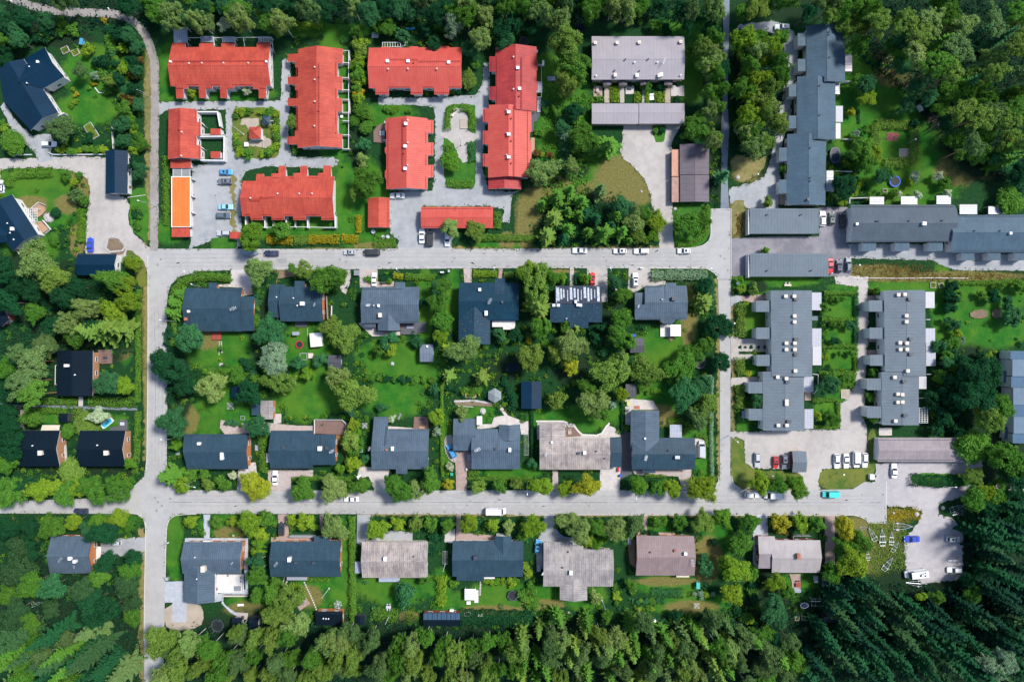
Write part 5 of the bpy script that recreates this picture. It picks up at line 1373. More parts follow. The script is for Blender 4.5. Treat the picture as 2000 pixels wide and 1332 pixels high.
def spruce(seed,whorls=16,h=6.0,twig=0.075,dense=1.0,top=0.03):
    """conical crown, radius 1 at the foot, height h: tiers of separate hanging boughs with gaps between them"""
    rng = np.random.default_rng(seed); P = []; N = []; Dr = []; SZ = []
    for w in range(whorls):
        t = w / (whorls - 1)
        L0 = (1 - t) ** 0.8 * 0.95 + top + 0.05
        nb = int(rng.integers(5,8)); a0 = rng.uniform(0,6.28)
        for b in range(nb):
            z = h * (t ** 0.92) + rng.uniform(-.5,.5) * h / whorls * .8
            a = a0 + b * 2 * math.pi / nb + rng.normal(0,0.2); ln = L0 * rng.uniform(0.55,1.15)
            k = max(4,int(ln * 26 * dense)); s = np.linspace(0.05,1,k)
            dr = np.array([math.cos(a),math.sin(a),0]); sd = np.array([-math.sin(a),math.cos(a),0])
            bend = rng.normal(0,.12)
            zz = z - 0.42 * (1 - t * .6) * ln * np.sin(s * 1.9) + 0.20 * ln * s ** 3
            base = dr[None] * (s * ln)[:,None] + sd[None] * (bend * ln * s ** 2)[:,None]; base[:,2] = zz
            P.append(base); N.append(np.repeat([[0,0,1.0]],k,0)); Dr.append(np.repeat(dr[None],k,0)); SZ.append(np.full(k,twig * 1.25))
            wd = 0.17 * ln * (1.05 - s) ** .7 + 0.02
            for sg in (-1,1):
                for q_ in (.5,1.0):
                    p = base + (sd * sg)[None] * (wd * q_)[:,None] + dr[None] * (wd * q_ * .5)[:,None]; p[:,2] -= wd * q_ * rng.uniform(.2,.8,k)
                    P.append(p); N.append(np.repeat([[0,0,1.0]],k,0)); Dr.append(np.repeat((dr * 0.7 + sd * sg * 0.7)[None],k,0)); SZ.append(twig * (0.75 + 0.5 * (1 - s)))
    P = np.concatenate(P); N = np.concatenate(N); Dr = np.concatenate(Dr); SZ = np.concatenate(SZ) * rng.uniform(.8,1.2,len(P))
    return cards(P,N,SZ,rng,0.28,2.3,Dr)

def trunk_mesh(name,h,r,m,branches=0,seed=0,lean=0.0,start=0.45,blen=0.5):
    rng = random.Random(seed); b = MB(); n = 5; pts = []
    x = y = 0.0
    for i in range(n + 1):
        pts.append((x,y,h * i / n)); x += rng.uniform(-lean,lean) * h / n; y += rng.uniform(-lean,lean) * h / n
    for i in range(n): b.tube(pts[i],pts[i + 1],r * (1 - i / n * 0.8),r * (1 - (i + 1) / n * 0.8),7,cap=(i == n - 1))
    for j in range(branches):
        t = start + (0.95 - start) * j / branches; z = h * t; a = j * 2.4 + rng.uniform(-.4,.4); ln = blen * rng.uniform(.7,1.1) * (1.1 - t * .4)
        b.tube((pts[2][0],pts[2][1],z),(pts[2][0] + math.cos(a) * ln,pts[2][1] + math.sin(a) * ln,z + ln * .6),r * .35,r * .1,5)
    o = b.build(name,m); me = o.data; bpy.data.objects.remove(o); return me

# prototypes: (crown mesh with radius 1, kind of scaling)
PRO = {}
def mk(kind,name,i,V,m): PRO.setdefault(kind,[]).append(card_mesh(name,V,m))
for i in range(6): mk('birch','crown',i,lobed(10 + i,130,13000,(1,1,1.0),0.044,-0.6,(0.09,0.21),0.86,0.6,0.30,1.7),LEAF)
for i in range(5): mk('broad','crown',i,lobed(30 + i,120,13000,(1,1,0.85),0.044,-0.4,(0.11,0.24),0.82,0.15,0.22,1.6),LEAF)
for i in range(4): mk('small','crown',i,lobed(50 + i,46,3200,(1,1,0.9),0.085,-0.4,(0.15,0.32),0.76,0.1,0.20,1.9),LEAF)
for i in range(2): mk('round','crown',i,lobed(60 + i,90,7500,(1,1,0.75),0.055,-0.2,(0.13,0.24),0.80,0,0.08,0.4),LEAF)
for i in range(4): mk('shrub','foliage',i,lobed(70 + i,18,700,(1,1,0.8),0.13,-0.1,(0.22,0.42),0.66,0,0,2.0),LEAF)
for i in range(5): mk('spruce','crown',i,spruce(80 + i,15 + i % 3,6.0),NEEDLE)
for i in range(2): mk('youngspruce','crown',i,spruce(90 + i,10,3.4,0.10,1.0),NEEDLE)
for i in range(5): mk('pine','crown',i,lobed(95 + i,90,11000,(1,1,0.72),0.040,-0.5,(0.10,0.22),0.86,0.0,0.36,2.0),NEEDLE)
TRK = dict(birch=[trunk_mesh('trunk',1,0.0115,BARKB,9,i,0.02,0.5,0.10) for i in range(2)],broad=[trunk_mesh('trunk',1,0.022,BARKD,8,i,0.02,0.4,0.16) for i in range(2)],
           spruce=[trunk_mesh('trunk',1,0.012,BARKD,0,1)],pine=[trunk_mesh('trunk',1,0.013,BARKP,7,2,0.015,0.72,0.10)],shrub=[trunk_mesh('stem',1,0.05,BARKD,4,3,0.05,0.3,0.4)])
TONE = dict(mid=(0.040,0.110,0.038),g=(0.085,0.225,0.028),dk=(0.015,0.088,0.032),dkk=(0.010,0.055,0.028),y=(0.195,0.325,0.026),yl=(0.34,0.37,0.028),lime=(0.112,0.265,0.024),olive=(0.155,0.262,0.044),pale=(0.205,0.320,0.086),
            bl=(0.045,0.170,0.062),white=(0.46,0.54,0.34),gold=(0.36,0.29,0.016),rust=(0.18,0.12,0.03),silver=(0.21,0.34,0.20),dull=(0.105,0.195,0.060))
TW = dict(mid='middle green',dkk='deep green',g='green',dk='dark green',y='yellow-green',yl='yellow',lime='lime green',olive='olive green',pale='pale green',bl='blue-green',white='whitish',gold='golden',rust='rusty brown',silver='silvery',dull='dull grey-green')
KN = dict(birch=('birch_tree','birch'),broad=('broadleaf_tree','broadleaf tree'),small=('garden_tree','garden tree'),round=('clipped_tree','clipped tree'),shrub=('shrub','shrub'),spruce=('spruce_tree','spruce'),
          youngspruce=('young_spruce','young spruce'),pine=('pine_tree','pine'))
_kc = {}
rt = random.Random(7)
def tree(kind,gx,gy,rpx,tone='g',h=None,tilt=None,group=None,phrase=None):
    """gx, gy: where the photo shows the middle of the crown (main picture); rpx: crown radius there"""
    i = _kc.get(kind,0); _kc[kind] = i + 1
    me = PRO[kind][(i * 7 + int(gx)) % len(PRO[kind])]
    r0 = rpx * S
    if h is None:
        h = {'birch': 5 + r0 * 2.6,'broad': 2.5 + r0 * 2.0,'small': 1.2 + r0 * 1.7,'round': 0.6 + r0 * 1.55,'shrub': 0.2 + r0 * 1.25,'spruce': 5 + r0 * 3.4,'youngspruce': 1 + r0 * 3.2,'pine': 9 + r0 * 1.7}[kind]
        h *= rt.uniform(0.92,1.08)
    r = r0 * (HC - h * .7) / HC
    if kind in ('spruce','youngspruce'):
        H0 = 6.0 if kind == 'spruce' else 3.4
        zc = h * 0.55; sz = h * 0.93 / H0; zb = h * 0.06; top = h
    else:
        rz = {'birch': 0.34 * h,'broad': min(0.42 * h,r * 0.95),'small': min(0.42 * h,r),'round': min(0.46 * h,r * 0.9),'shrub': 0.5 * h,'pine': max(0.16 * h,r * .75)}[kind]
        zc = h - rz * 1.02; sz = rz / {'birch': 1.0,'broad': 0.85,'small': 0.9,'round': 0.75,'shrub': 0.8,'pine': 0.72}[kind] * 0.98; zb = zc
        if kind == 'shrub': zb = zc = h * 0.42
    x,y = Wg(gx,gy,zc)
    o = bpy.data.objects.new(KN[kind][0],None); COL.objects.link(o); o.location = (x,y,0); o.empty_display_size = .4
    cr = bpy.data.objects.new('foliage' if kind == 'shrub' else 'crown',me); COL.objects.link(cr); cr.parent = o
    cr.location = (0,0,zb); kx = rt.uniform(.84,1.16); cr.scale = (r * kx,r / kx,sz * rt.uniform(.92,1.06)); cr.rotation_euler = (0,0,rt.uniform(0,6.28)); o.rotation_euler = (rt.gauss(0,.03),rt.gauss(0,.03),0)
    c = TONE[tone]; k = rt.uniform(0.86,1.14); cr.color = (c[0] * k * rt.uniform(.92,1.1),c[1] * k,c[2] * k,1)
    if kind != 'shrub':
        tk = {'small': 'broad','round': 'broad','youngspruce': 'spruce'}.get(kind,kind)
        t = bpy.data.objects.new('trunk',TRK[tk][i % len(TRK[tk])]); COL.objects.link(t); t.parent = o
        th = {'spruce': h * .96,'youngspruce': h * .9,'pine': h * .93}.get(kind,zc + (h - zc) * .5); t.scale = (th * (1.0 if th > 9 else 1.15),th * (1.0 if th > 9 else 1.15),th)
    size = ('tall ' if h > 15 else 'small ' if (h < 4.5 and kind != 'shrub') else 'low ' if (kind == 'shrub' and h < 1.5) else '')
    ph = phrase or (size + TW[tone] + ' ' + KN[kind][1])
    AUTO.append((o,ph,KN[kind][1] if kind != 'clipped_tree' else 'tree',gx,gy,group))
    return o
def trees(kind,*items,**kw):
    """items (x, y, r, tone[, h]) on the current tile"""
    for it in items:
        g = G(it[0],it[1]); tree(kind,g[0],g[1],it[2] / _t[2],it[3] if len(it) > 3 else 'g',it[4] if len(it) > 4 else None,**kw)
def scatter(poly,pitch,kinds,group,seed,jit=0.36,avoid=()):
    """poly on the main picture; kinds: list of (kind, weight, r0, r1, tones, h0, h1)"""
    rn = random.Random(seed); x0 = min(p[0] for p in poly); x1 = max(p[0] for p in poly); y0 = min(p[1] for p in poly); y1 = max(p[1] for p in poly)
    yy = y0; row = 0; out = 0
    while yy < y1:
        xx = x0 + (row % 2) * pitch / 2
        while xx < x1:
            px,py = xx + rn.uniform(-jit,jit) * pitch,yy + rn.uniform(-jit,jit) * pitch
            if inside(poly,px,py) and zg(*Wg(px,py,kinds[0][5] * .6 if len(kinds[0]) > 5 else 3)) == 0 and not any((px - a[0]) ** 2 + (py - a[1]) ** 2 < a[2] ** 2 for a in avoid):
                k = rn.choices(kinds,[q_[1] for q_ in kinds])[0]
                tree(k[0],px,py,rn.uniform(k[2],k[3]),rn.choice(k[4]),rn.uniform(k[5],k[6]) if len(k) > 5 else None,group=group); out += 1
            xx += pitch
        yy += pitch * 0.87; row += 1
    return out

_hm = {}
def hedge(pts,w,h,tone='g',phrase='clipped hedge',group=None,ragged=0.25,size=0.16,dens=26,blobs=None,name='hedge'):
    """pts on the tile, w in tile units, h in metres"""
    gp = [G(*p) for p in pts]; wp = np.array([Wg(g[0],g[1],h * .8) for g in gp]); wd = w / _t[2] * S
    seg = np.diff(wp,axis=0); ln = np.linalg.norm(seg,axis=1); tot = ln.sum()
    rng = np.random.default_rng(int(gp[0][0] * 13 + gp[0][1]))
    per = 2 * h + wd + 0.5
    n = int(min(26000,tot * per * dens)); n = max(n,60)
    s = rng.uniform(0,tot,n); cum = np.concatenate([[0],np.cumsum(ln)]); i = np.clip(np.searchsorted(cum,s) - 1,0,len(ln) - 1)
    t = (s - cum[i]) / ln[i]; c = wp[i] + seg[i] * t[:,None]; d = seg[i] / ln[i][:,None]; nr = np.stack([-d[:,1],d[:,0]],1)
    a = rng.uniform(0,math.pi,n); ca,sa = np.cos(a),np.sin(a)
    # rounded box section
    k = 1 / np.maximum(np.abs(ca),np.abs(sa)) ** 0.75
    wob = 1 + ragged * (np.sin(s * 1.9 + gp[0][0]) * .4 + np.sin(s * 0.83 + 1) * .35 + np.sin(s * 4.1) * .3 * np.sin(a * 3)) + rng.normal(0,ragged * .3,n)
    off = ca * k * wd / 2 * wob; z = sa * k * h * (0.92 + (wob - 1) * .6); low = rng.uniform(0,1,n) < 0.22; z = np.where(low,rng.uniform(0.1,1,n) * z,z);
    P = np.stack([c[:,0] + nr[:,0] * off,c[:,1] + nr[:,1] * off,np.maximum(z,0.05)],1)
    N = np.stack([nr[:,0] * ca,nr[:,1] * ca,sa + .25],1)
    mid = wp.mean(axis=0); P[:,0] -= mid[0]; P[:,1] -= mid[1]
    V = cards(P,N,size,rng,0.6)
    me = card_mesh('hedge',V,LEAF); o = bpy.data.objects.new(name,me); COL.objects.link(o); o.location = (mid[0],mid[1],0)
    cc = dict(TONE,g=(0.115,0.255,0.032))[tone]; o.color = (*cc,1)
    gm = [sum(g[0] for g in gp) / len(gp),sum(g[1] for g in gp) / len(gp)]
    AUTO.append((o,phrase,'hedge' if 'hedge' in phrase else 'plant',gm[0],gm[1],group))
    return o
def bushes(tones,r,*pts,group=None,kind='shrub',phrase=None):
    """a run of shrubs on the tile: (x, y) each"""
    for j,p in enumerate(pts):
        rr = r * rt.uniform(.8,1.2) if len(p) < 3 else p[2]
        g = G(p[0],p[1]); tree(kind,g[0],g[1],rr / _t[2],tones[j % len(tones)],None,group=group,phrase=phrase)
def line_bushes(tones,r,a,b_,n,jit=0.3,group=None,kind='shrub'):
    for j in range(n):
        t = (j + .5) / n; g = G(a[0] + (b_[0] - a[0]) * t + rt.uniform(-jit,jit) * r,a[1] + (b_[1] - a[1]) * t + rt.uniform(-jit,jit) * r)
        tree(kind,g[0],g[1],r / _t[2] * rt.uniform(.8,1.25),rt.choice(tones),None,group=group)
# ---------------------------------------------------------------- trees one by one (read off the tiles)
GS = 'trees along the southern street'; GM = 'garden trees of the middle block'; GN = 'trees in the northern gardens'
use('g')
trees('birch',(497,948,29,'yl',9),(590,958,24,'g',9),(652,955,27,'pale',9),(703,948,21,'g',8),(775,955,27,'g',10),(812,958,18,'pale',8),(840,940,22,'g',9),
      (650,1030,26,'pale',10),(1107,1018,20,'pale',9),(1136,1034,24,'pale',12),(1170,1028,22,'g',10),(1200,1030,24,'pale',12),(1240,1025,24,'dull',10),(1122,1040,16,'g',9),group=GS)
trees('broad',(1058,950,22,'y'),(1103,952,15,'y'),(1148,946,24,'yl'),(1247,950,20,'lime'),(1284,950,18,'g'),(1314,950,19,'y'),(1373,951,28,'y'),(1483,945,21,'y'),(1521,948,20,'g'),(1557,950,21,'lime'),group=GS)
trees('small',(932,950,14,'olive'),(974,948,15,'g'),(1010,946,12,'olive'),(874,945,12,'yl'),(358,948,18,'y'),(407,945,14,'olive'),(437,946,16,'g'),group=GS)
trees('small',(372,1017,14,'y'),(423,1020,14,'g'),(454,1018,11,'y'),(569,1016,12,'y'),(598,1018,19,'y'),(520,1014,16,'g'),
      (778,1023,15,'y'),(811,1020,16,'olive'),(842,1024,15,'g'),(874,1024,15,'g'),(962,1024,14,'y'),(992,1026,14,'pale'),(1290,1018,14,'g'),(1328,1020,15,'g'),
      (1525,1021,18,'yl'),(1562,1022,17,'y'),(1596,1022,17,'g'),group=GS)
trees('broad',(490,1020,22,'y'),(738,1031,20,'y'),(753,1028,14,'dk'),(917,1022,20,'y'),(1043,1026,21,'y'),(1371,1020,21,'olive'),(1410,1010,21,'lime'),(1463,1020,21,'g'),(1652,1028,23,'yl'),(1678,1060,22,'g'),(1662,1095,30,'y'),(1645,1066,18,'g'),
      (1444,1066,25,'g'),(1434,1113,26,'y'),(1432,1158,20,'y'),(1625,1118,19,'g'),(1516,1137,20,'y'),(1539,1157,15,'g'),(1508,1185,26,'bl'),(1520,1210,20,'bl'),(1415,1095,14,'lime'),group=GS)
trees('small',(1448,1120,12,'white'),(1380,1110,17,'bl'),(1372,1088,12,'bl'),(1165,1060,16,'lime'),(1150,1056,13,'y'),(1019,1049,12,'g'),(1025,1112,15,'y'),(830,1130,12,'g'),(793,1155,24,'bl'),(1163,1165,15,'pale'),(1184,1202,13,'g'),(1230,1140,11,'g'),(1318,1200,13,'dk'),group=GS)
bushes(['y','lime'],13,(510,1042),(506,1060),(504,1078),(512,1052,10),group=GS,kind='small')
trees('round',(540,1142,16,'g'),(1395,1058,8,'dk'),group=GS)
# middle block
trees('birch',(505,531,27,'pale',12),(592,526,17,'olive',8),(643,543,31,'g',13),(534,697,32,'silver',11),(541,740,29,'olive',10),(414,754,27,'pale',10),(672,657,27,'olive',9),(658,738,22,'pale',12),(683,770,36,'olive',13),(645,637,18,'olive',8),
      (905,682,29,'pale',13),(1036,697,27,'olive',12),(1112,672,30,'pale',13),(1095,690,22,'olive',10),(1047,557,33,'olive',15),(1032,532,22,'y',12),(1072,540,20,'g',12),(1195,722,33,'olive',14),(1215,710,20,'pale',13),(1160,785,30,'pale',12),(1380,790,26,'olive',10),(1365,815,22,'dull',9),group=GM)
trees('broad',(332,717,36,'dk',11),(370,660,28,'bl'),(525,648,27,'bl'),(338,825,26,'bl'),(505,832,22,'bl'),(485,768,26,'dk'),(360,755,21,'dk'),(462,735,18,'g'),(1210,625,24,'g'),(1214,660,26,'g',11),(1402,640,28,'dk',9),(1405,705,20,'dk',7),(1330,715,30,'g',9),(1262,722,30,'olive',10),
      (1335,770,28,'bl'),(1372,750,20,'bl'),(1375,560,17,'dk'),(1360,690,16,'g'),(1200,553,14,'bl'),(1216,575,14,'g'),(1057,640,22,'g'),(1380,672,16,'g'),(853,813,17,'y'),(570,525,10,'g'),(1148,762,20,'g'),(1170,800,22,'g'),(1215,770,14,'y'),group=GM)
trees('spruce',(335,932,30,'g',11),(340,590,22,'g',9),(352,575,18,'g',8),(1052,600,28,'olive',15),(1375,590,25,'olive',10),(335,610,18,'g',8),group=GM)
trees('youngspruce',(942,736,20,'olive',8),(876,735,17,'olive',7),(870,682,13,'y',6),(1125,640,13,'olive',6),group=GM)
trees('small',(582,712,16,'bl'),(625,703,15,'bl'),(600,732,15,'lime'),(683,860,20,'olive'),(686,905,14,'y'),(665,915,10,'lime'),(815,667,12,'bl'),(763,680,14,'y'),(760,665,18,'bl'),(741,682,13,'g'),(1087,782,18,'olive'),(1097,544,12,'lime'),(1143,545,12,'lime'),
      (900,805,15,'pale'),(745,795,11,'bl'),(715,895,10,'bl'),(854,843,10,'silver'),(878,912,8,'white'),(765,819,8,'white'),(848,760,10,'bl'),(1115,717,18,'yl'),(1196,790,10,'silver'),(1107,640,14,'g'),(975,655,14,'bl'),(1005,655,14,'dk'),(985,665,11,'g'),
      (1478,782,12,'g'),(433,680,5,'g'),(346,870,13,'lime'),(374,925,14,'g'),(455,928,8,'white'),(400,925,11,'g'),(1040,905,11,'bl'),(1180,640,14,'dk'),(830,590,10,'dk'),(1165,660,12,'dk'),(1425,650,9,'olive'),group=GM)
trees('broad',(862,560,19,'g'),(858,592,20,'g'),(860,625,21,'g'),(862,655,16,'y'),(852,562,12,'bl',8),group=GM)
trees('small',(695,905,14,'y'),(690,880,12,'g'),(700,868,12,'g'),(690,830,14,'y'),(697,845,10,'lime'),(685,800,14,'bl'),group=GM)
line_bushes(['g','bl','dk'],9,(500,560),(502,640),7,group='shrub border beside the corner house')
line_bushes(['dk','g'],9,(330,640),(330,700),5,group='shrubs along the left road')
line_bushes(['g','lime'],9,(395,725),(460,728),6,group='shrub row in the corner garden')
line_bushes(['g','dk','bl'],9,(470,700),(505,740),5,group='shrubs of the middle gardens')
line_bushes(['g','dk'],8,(720,740),(850,742),9,group='shrub row between the gardens')
line_bushes(['y','g','bl','yl'],7,(438,825),(475,828),4,group='shrubs of the middle gardens')
line_bushes(['g','dk'],9,(870,760),(960,765),6,group='shrubs of the middle gardens')
line_bushes(['dk','dk','g'],11,(985,740),(1010,800),4,group='shrubs of the middle gardens')
line_bushes(['dk','bl'],12,(1130,590),(1180,700),5,group='shrubs of the middle gardens')
line_bushes(['g','lime','yl'],7,(1250,762),(1290,765),4,group='shrubs of the middle gardens')
line_bushes(['y','g'],5,(930,768),(960,770),3,group='shrubs of the middle gardens')
bushes(['lime','yl','g'],6,(985,790),(990,800),(975,795),(1000,790),(733,545,6),(720,545,9),(760,548,8),(1033,665,9),(1065,672,9),group='shrubs of the middle gardens')
bushes(['dk'],3.5,(1446,678),(1456,678),(1468,678),(1481,678),(1494,678),group='five clipped balls on the pale gravel bed')
# upper part
trees('birch',(1110,85,34,'olive',17),(1117,130,30,'g',14),(1108,165,24,'olive',13),(1092,38,24,'pale',16),(940,76,19,'pale',14),(887,50,21,'silver',13),(1062,332,29,'pale',10),(1115,322,16,'pale',9),(880,446,18,'pale',7),(697,375,17,'olive',7),group=GN)
trees('broad',(715,352,26,'g'),(570,240,13,'olive'),(930,452,19,'olive',6),(492,462,26,'lime'),(1142,272,26,'g'),(1360,250,25,'g',9),(1342,438,26,'g',8),(1370,428,16,'g',6),(1240,432,22,'pale',8),(1218,400,19,'bl',9),(1262,418,14,'g'),(1282,432,19,'y',7),(1245,458,17,'olive',6),(1120,218,18,'dk'),(1098,250,15,'bl'),(1275,462,11,'lime'),(120,250,27,'dull'),(1682,297,26,'g'),(1690,318,22,'g'),(1705,300,18,'y'),(1650,367,22,'dk'),(1722,345,15,'bl'),(1737,340,12,'g'),(1692,165,20,'bl'),(1675,160,16,'g'),(1695,190,16,'y'),(1769,207,18,'bl'),(157,137,15,'dull'),(215,160,14,'olive'),group=GN)
trees('small',(172,98,11,'y'),(205,120,13,'dk'),(225,150,12,'dk'),(190,118,9,'bl'),(185,148,9,'silver'),(1085,215,10,'g'),(1117,217,9,'y'),(550,450,19,'g'),(437,50,13,'white'),(482,178,9,'white'),(375,182,9,'y'),(930,127,9,'g'),(847,83,12,'g'),(835,60,14,'dk'),(1100,265,12,'silver'),(1105,295,10,'bl'),(1100,240,10,'bl'),(711,282,15,'bl'),(707,312,14,'pale'),(762,55,14,'g'),(740,52,11,'lime'),(785,70,14,'bl'),(150,382,14,'dull'),(145,355,9,'y'),(128,345,9,'g'),(155,343,8,'g'),(165,392,12,'g'),(120,265,15,'dull'),(1280,50,12,'g'),(1300,60,12,'dk'),(1785,240,10,'dk'),(1645,585,7,'g'),(1075,45,12,'dk'),(1265,170,8,'g'),(1495,490,9,'lime'),(1500,395,11,'olive'),(1446,546,7,'lime'),(1448,564,9,'y'),(1472,566,11,'olive'),group=GN)
trees('round',(25,280,26,'g',5),(917,156,18,'olive',4.5),(707,215,18,'g',4.5),(879,316,21,'lime',5),(715,250,14,'g',3.5),(692,237,12,'g',3),(105,467,12,'g',2.6),(109,416,11,'dk',2.6),(169,829,27,'olive',4.5),(140,920,27,'olive',4.5),(1970,392,29,'g',6),(132,842,15,'g',4),(1151,47,8,'g'),(1250,44,6,'g'),(1182,28,4,'g'),group='clipped garden trees')
trees('round',(1900,872,36,'g',8.5),(1700,778,8,'g'),group='clipped garden trees')
trees('spruce',(1412,342,16,'bl',11),(1187,282,28,'g',13),(1082,423,22,'olive',12),(1070,460,22,'olive',12),(1110,445,16,'g',11),(1135,392,17,'g',10),(1112,375,17,'g',11),(1183,455,24,'g',13),(1150,455,14,'g',10),(1215,452,18,'g',12),(1110,412,12,'g',9),(1172,373,17,'dull',11),(1090,385,24,'g',12),(1132,420,14,'g',9),(1205,420,14,'g',10),(1060,400,14,'g',9),(1195,440,12,'dk',9),(1165,425,15,'dk',10),(1145,415,14,'dk',9),(1100,465,14,'dk',8),(1230,470,10,'g',7),group='spruces of the central grove')
# right side
trees('broad',(1912,735,36,'dk',15),(1905,770,34,'dk',15),(1930,815,34,'olive',13),(1955,795,22,'g',12),(1962,895,38,'g',13),(1975,920,30,'dk',11),(1900,928,18,'olive',7),(1885,708,17,'dk'),(1617,752,20,'bl'),(1625,738,14,'g'),(1848,708,12,'bl'),(1630,822,10,'g'),(1478,782,12,'bl'),(1885,745,22,'dk',10),group='trees at the right side')
trees('small',(1830,675,14,'bl'),(1860,670,13,'g'),(1870,580,12,'g'),(1858,560,12,'dk'),(1858,580,14,'dk'),(1855,600,12,'dk'),(1940,580,14,'dk'),(1965,595,14,'bl'),(1975,620,18,'bl'),(1950,560,10,'g'),(1990,560,14,'g'),(1915,575,9,'g'),(1850,625,8,'bl'),(1865,635,12,'bl'),(1870,650,10,'y'),(1877,665,9,'silver'),(1850,695,12,'g'),(1835,735,14,'g'),(1850,740,14,'bl'),(1860,720,8,'g'),(1930,700,12,'y'),(1915,695,10,'dk'),(1820,780,18,'dk'),(1850,770,20,'dk'),(1840,815,20,'dk'),(1830,840,14,'dk'),(1870,840,14,'dk'),(1862,800,14,'dk'),(1610,600,10,'g'),(1622,583,6,'g'),(1634,584,6,'g'),(1643,584,5,'g'),(1627,633,6,'g'),(1641,635,7,'g'),(1662,690,8,'g'),(1612,697,9,'y'),(1640,690,6,'g'),(1652,740,9,'g'),(1712,570,8,'g'),(1706,728,10,'g'),(1715,723,8,'dk'),(1706,820,10,'g'),(1620,810,12,'g'),(1597,812,9,'y'),(1630,665,9,'dk'),(1660,635,9,'bl'),(1745,378,8,'g'),(1755,378,6,'white'),(1792,382,9,'white'),(1777,357,8,'y'),(1850,378,9,'white'),(1845,358,12,'g'),(1785,345,11,'white'),(1830,346,10,'white'),(1662,220,9,'yl'),(1690,255,8,'g'),(1675,275,10,'g'),(1672,262,8,'silver'),(1530,330,9,'g'),(1646,395,8,'y'),group='garden shrubs and small trees on the right')
hedge([(1700,739),(1716,740)],20,1.6,'g','broad hedge mound')
# left side
trees('birch',(70,512,32,'pale',14),(100,542,28,'olive',13),(222,548,26,'g',12),(240,560,22,'y',11),(252,590,18,'y',11),(172,603,22,'pale',14),(217,610,22,'y',12),(135,632,22,'pale',13),group='trees left of the left road')
trees('broad',(70,612,20,'g'),(210,747,25,'bl'),(242,752,19,'y'),(65,820,20,'g'),(192,809,18,'white'),(20,590,26,'dk'),(10,530,26,'dk'),(55,560,26,'dk'),(120,580,24,'dk'),(150,560,20,'dk'),(30,760,26,'dk'),(100,640,20,'dk'),(150,655,20,'g'),(185,640,22,'dk'),(90,680,24,'dull'),(10,720,20,'g'),group='trees left of the left road')
trees('pine',(60,707,36,'dull',15),(52,745,32,'dull',15),(65,772,26,'g',15),(40,690,22,'dull',15),group='trees left of the left road')
trees('spruce',(225,640,32,'olive',17),(190,650,28,'olive',16),(170,640,22,'olive',14),group='trees left of the left road')
trees('broad',(15,830,24,'dk'),(20,870,26,'dk'),(12,905,20,'g'),(14,800,18,'dk'),(255,905,12,'lime'),(35,845,12,'dk'),(260,515,14,'y'),group='trees left of the left road')
trees('birch',(20,960,27,'g',9),(75,957,27,'y',9),(128,962,27,'g',9),(182,958,27,'g',9),(232,956,25,'g',9),(50,950,20,'dk',8),(155,950,20,'y',8),(105,950,20,'y',8),group='street trees west of the crossing')
trees('broad',(20,1035,20,'dk'),(62,1030,20,'dk'),(104,1030,22,'g'),(145,1018,16,'y'),(168,1032,13,'bl'),(190,1015,18,'lime'),(205,1042,26,'dk'),(233,1012,18,'y'),(58,1062,14,'dk'),(250,1025,10,'g'),(8,1020,14,'dk'),group='street trees west of the crossing')
trees('broad',(40,1110,34,'mid',12),(62,1140,26,'g',12),(168,1156,28,'mid',11),(196,1128,20,'g',10),(205,1100,22,'dk'),(250,1140,24,'mid',8),(262,1090,18,'dk'),(102,1145,24,'bl',11),(35,1070,18,'mid'),(60,1085,16,'dk'),(255,1112,20,'g'),(180,1175,26,'dk',12),(215,1190,26,'dk',13),(190,1205,24,'dk'),(260,1180,20,'mid'),(20,1160,22,'g'),(35,1190,22,'mid'),(60,1215,20,'g'),(20,1215,24,'mid'),(262,1200,18,'g'),(100,1190,16,'mid'),group='trees in the lower left wood')
# forests; dark crown tones in the corner woods include the lens vignette
FG1 = 'birches of the forest band along the bottom edge'
scatter([(270,1245),(330,1232),(400,1236),(470,1232),(560,1228),(640,1236),(700,1232),(780,1236),(900,1226),(1000,1225),(1060,1236),(1000,1345),(262,1345)],35,[('birch',6,17,23,['g','pale','olive','dull','olive'],14,19),('birch',3,14,18,['g','olive','dull'],11,14)],FG1,11,avoid=((600,1245,22),))
scatter([(1000,1225),(1100,1205),(1200,1215),(1290,1208),(1400,1210),(1450,1240),(1450,1345),(1000,1345)],31,[('youngspruce',3,13,17,['g','olive','dull'],12,16),('birch',3,15,21,['g','pale','olive','dull'],12,16),('spruce',3,14,19,['g','olive'],12,17)],'mixed trees of the forest band along the bottom edge',12)
trees('birch',(320,1255,32,'olive',15),(1420,1270,22,'pale',14),(1455,1250,24,'dull',12),(1505,1280,28,'dull',13),(560,1175,28,'olive',14),(540,1200,26,'olive',13),(580,1220,26,'pale',14),(530,1160,20,'g',12),(505,1160,18,'g',9),(500,1120,18,'g'),(502,1100,16,'bl'),group='birches at the forest edge')
hedge([(900,1208),(1040,1212)],26,3.5,'dk','tall dark hedge',None)
FG2 = 'tall spruces of the lower right wood'
scatter([(1620,1150),(1700,1130),(1760,1165),(1800,1165),(1900,1150),(1905,1040),(1945,1000),(2020,960),(2030,1345),(1560,1345),(1570,1250)],37,[('spruce',7,18,27,['dkk','dk','mid','mid','dk'],15,24),('spruce',3,12,18,['dk','dkk'],9,18)],FG2,13,avoid=((1820,1110,50),))  # dark spruces, their tones deepened further to stand in for the corner vignette
scatter([(1460,1240),(1560,1230),(1570,1345),(1450,1345)],36,[('broad',2,18,24,['dull','dk','g'],9,13),('spruce',2,18,24,['g'],13,18)],'trees at the bottom right of the forest band',14)
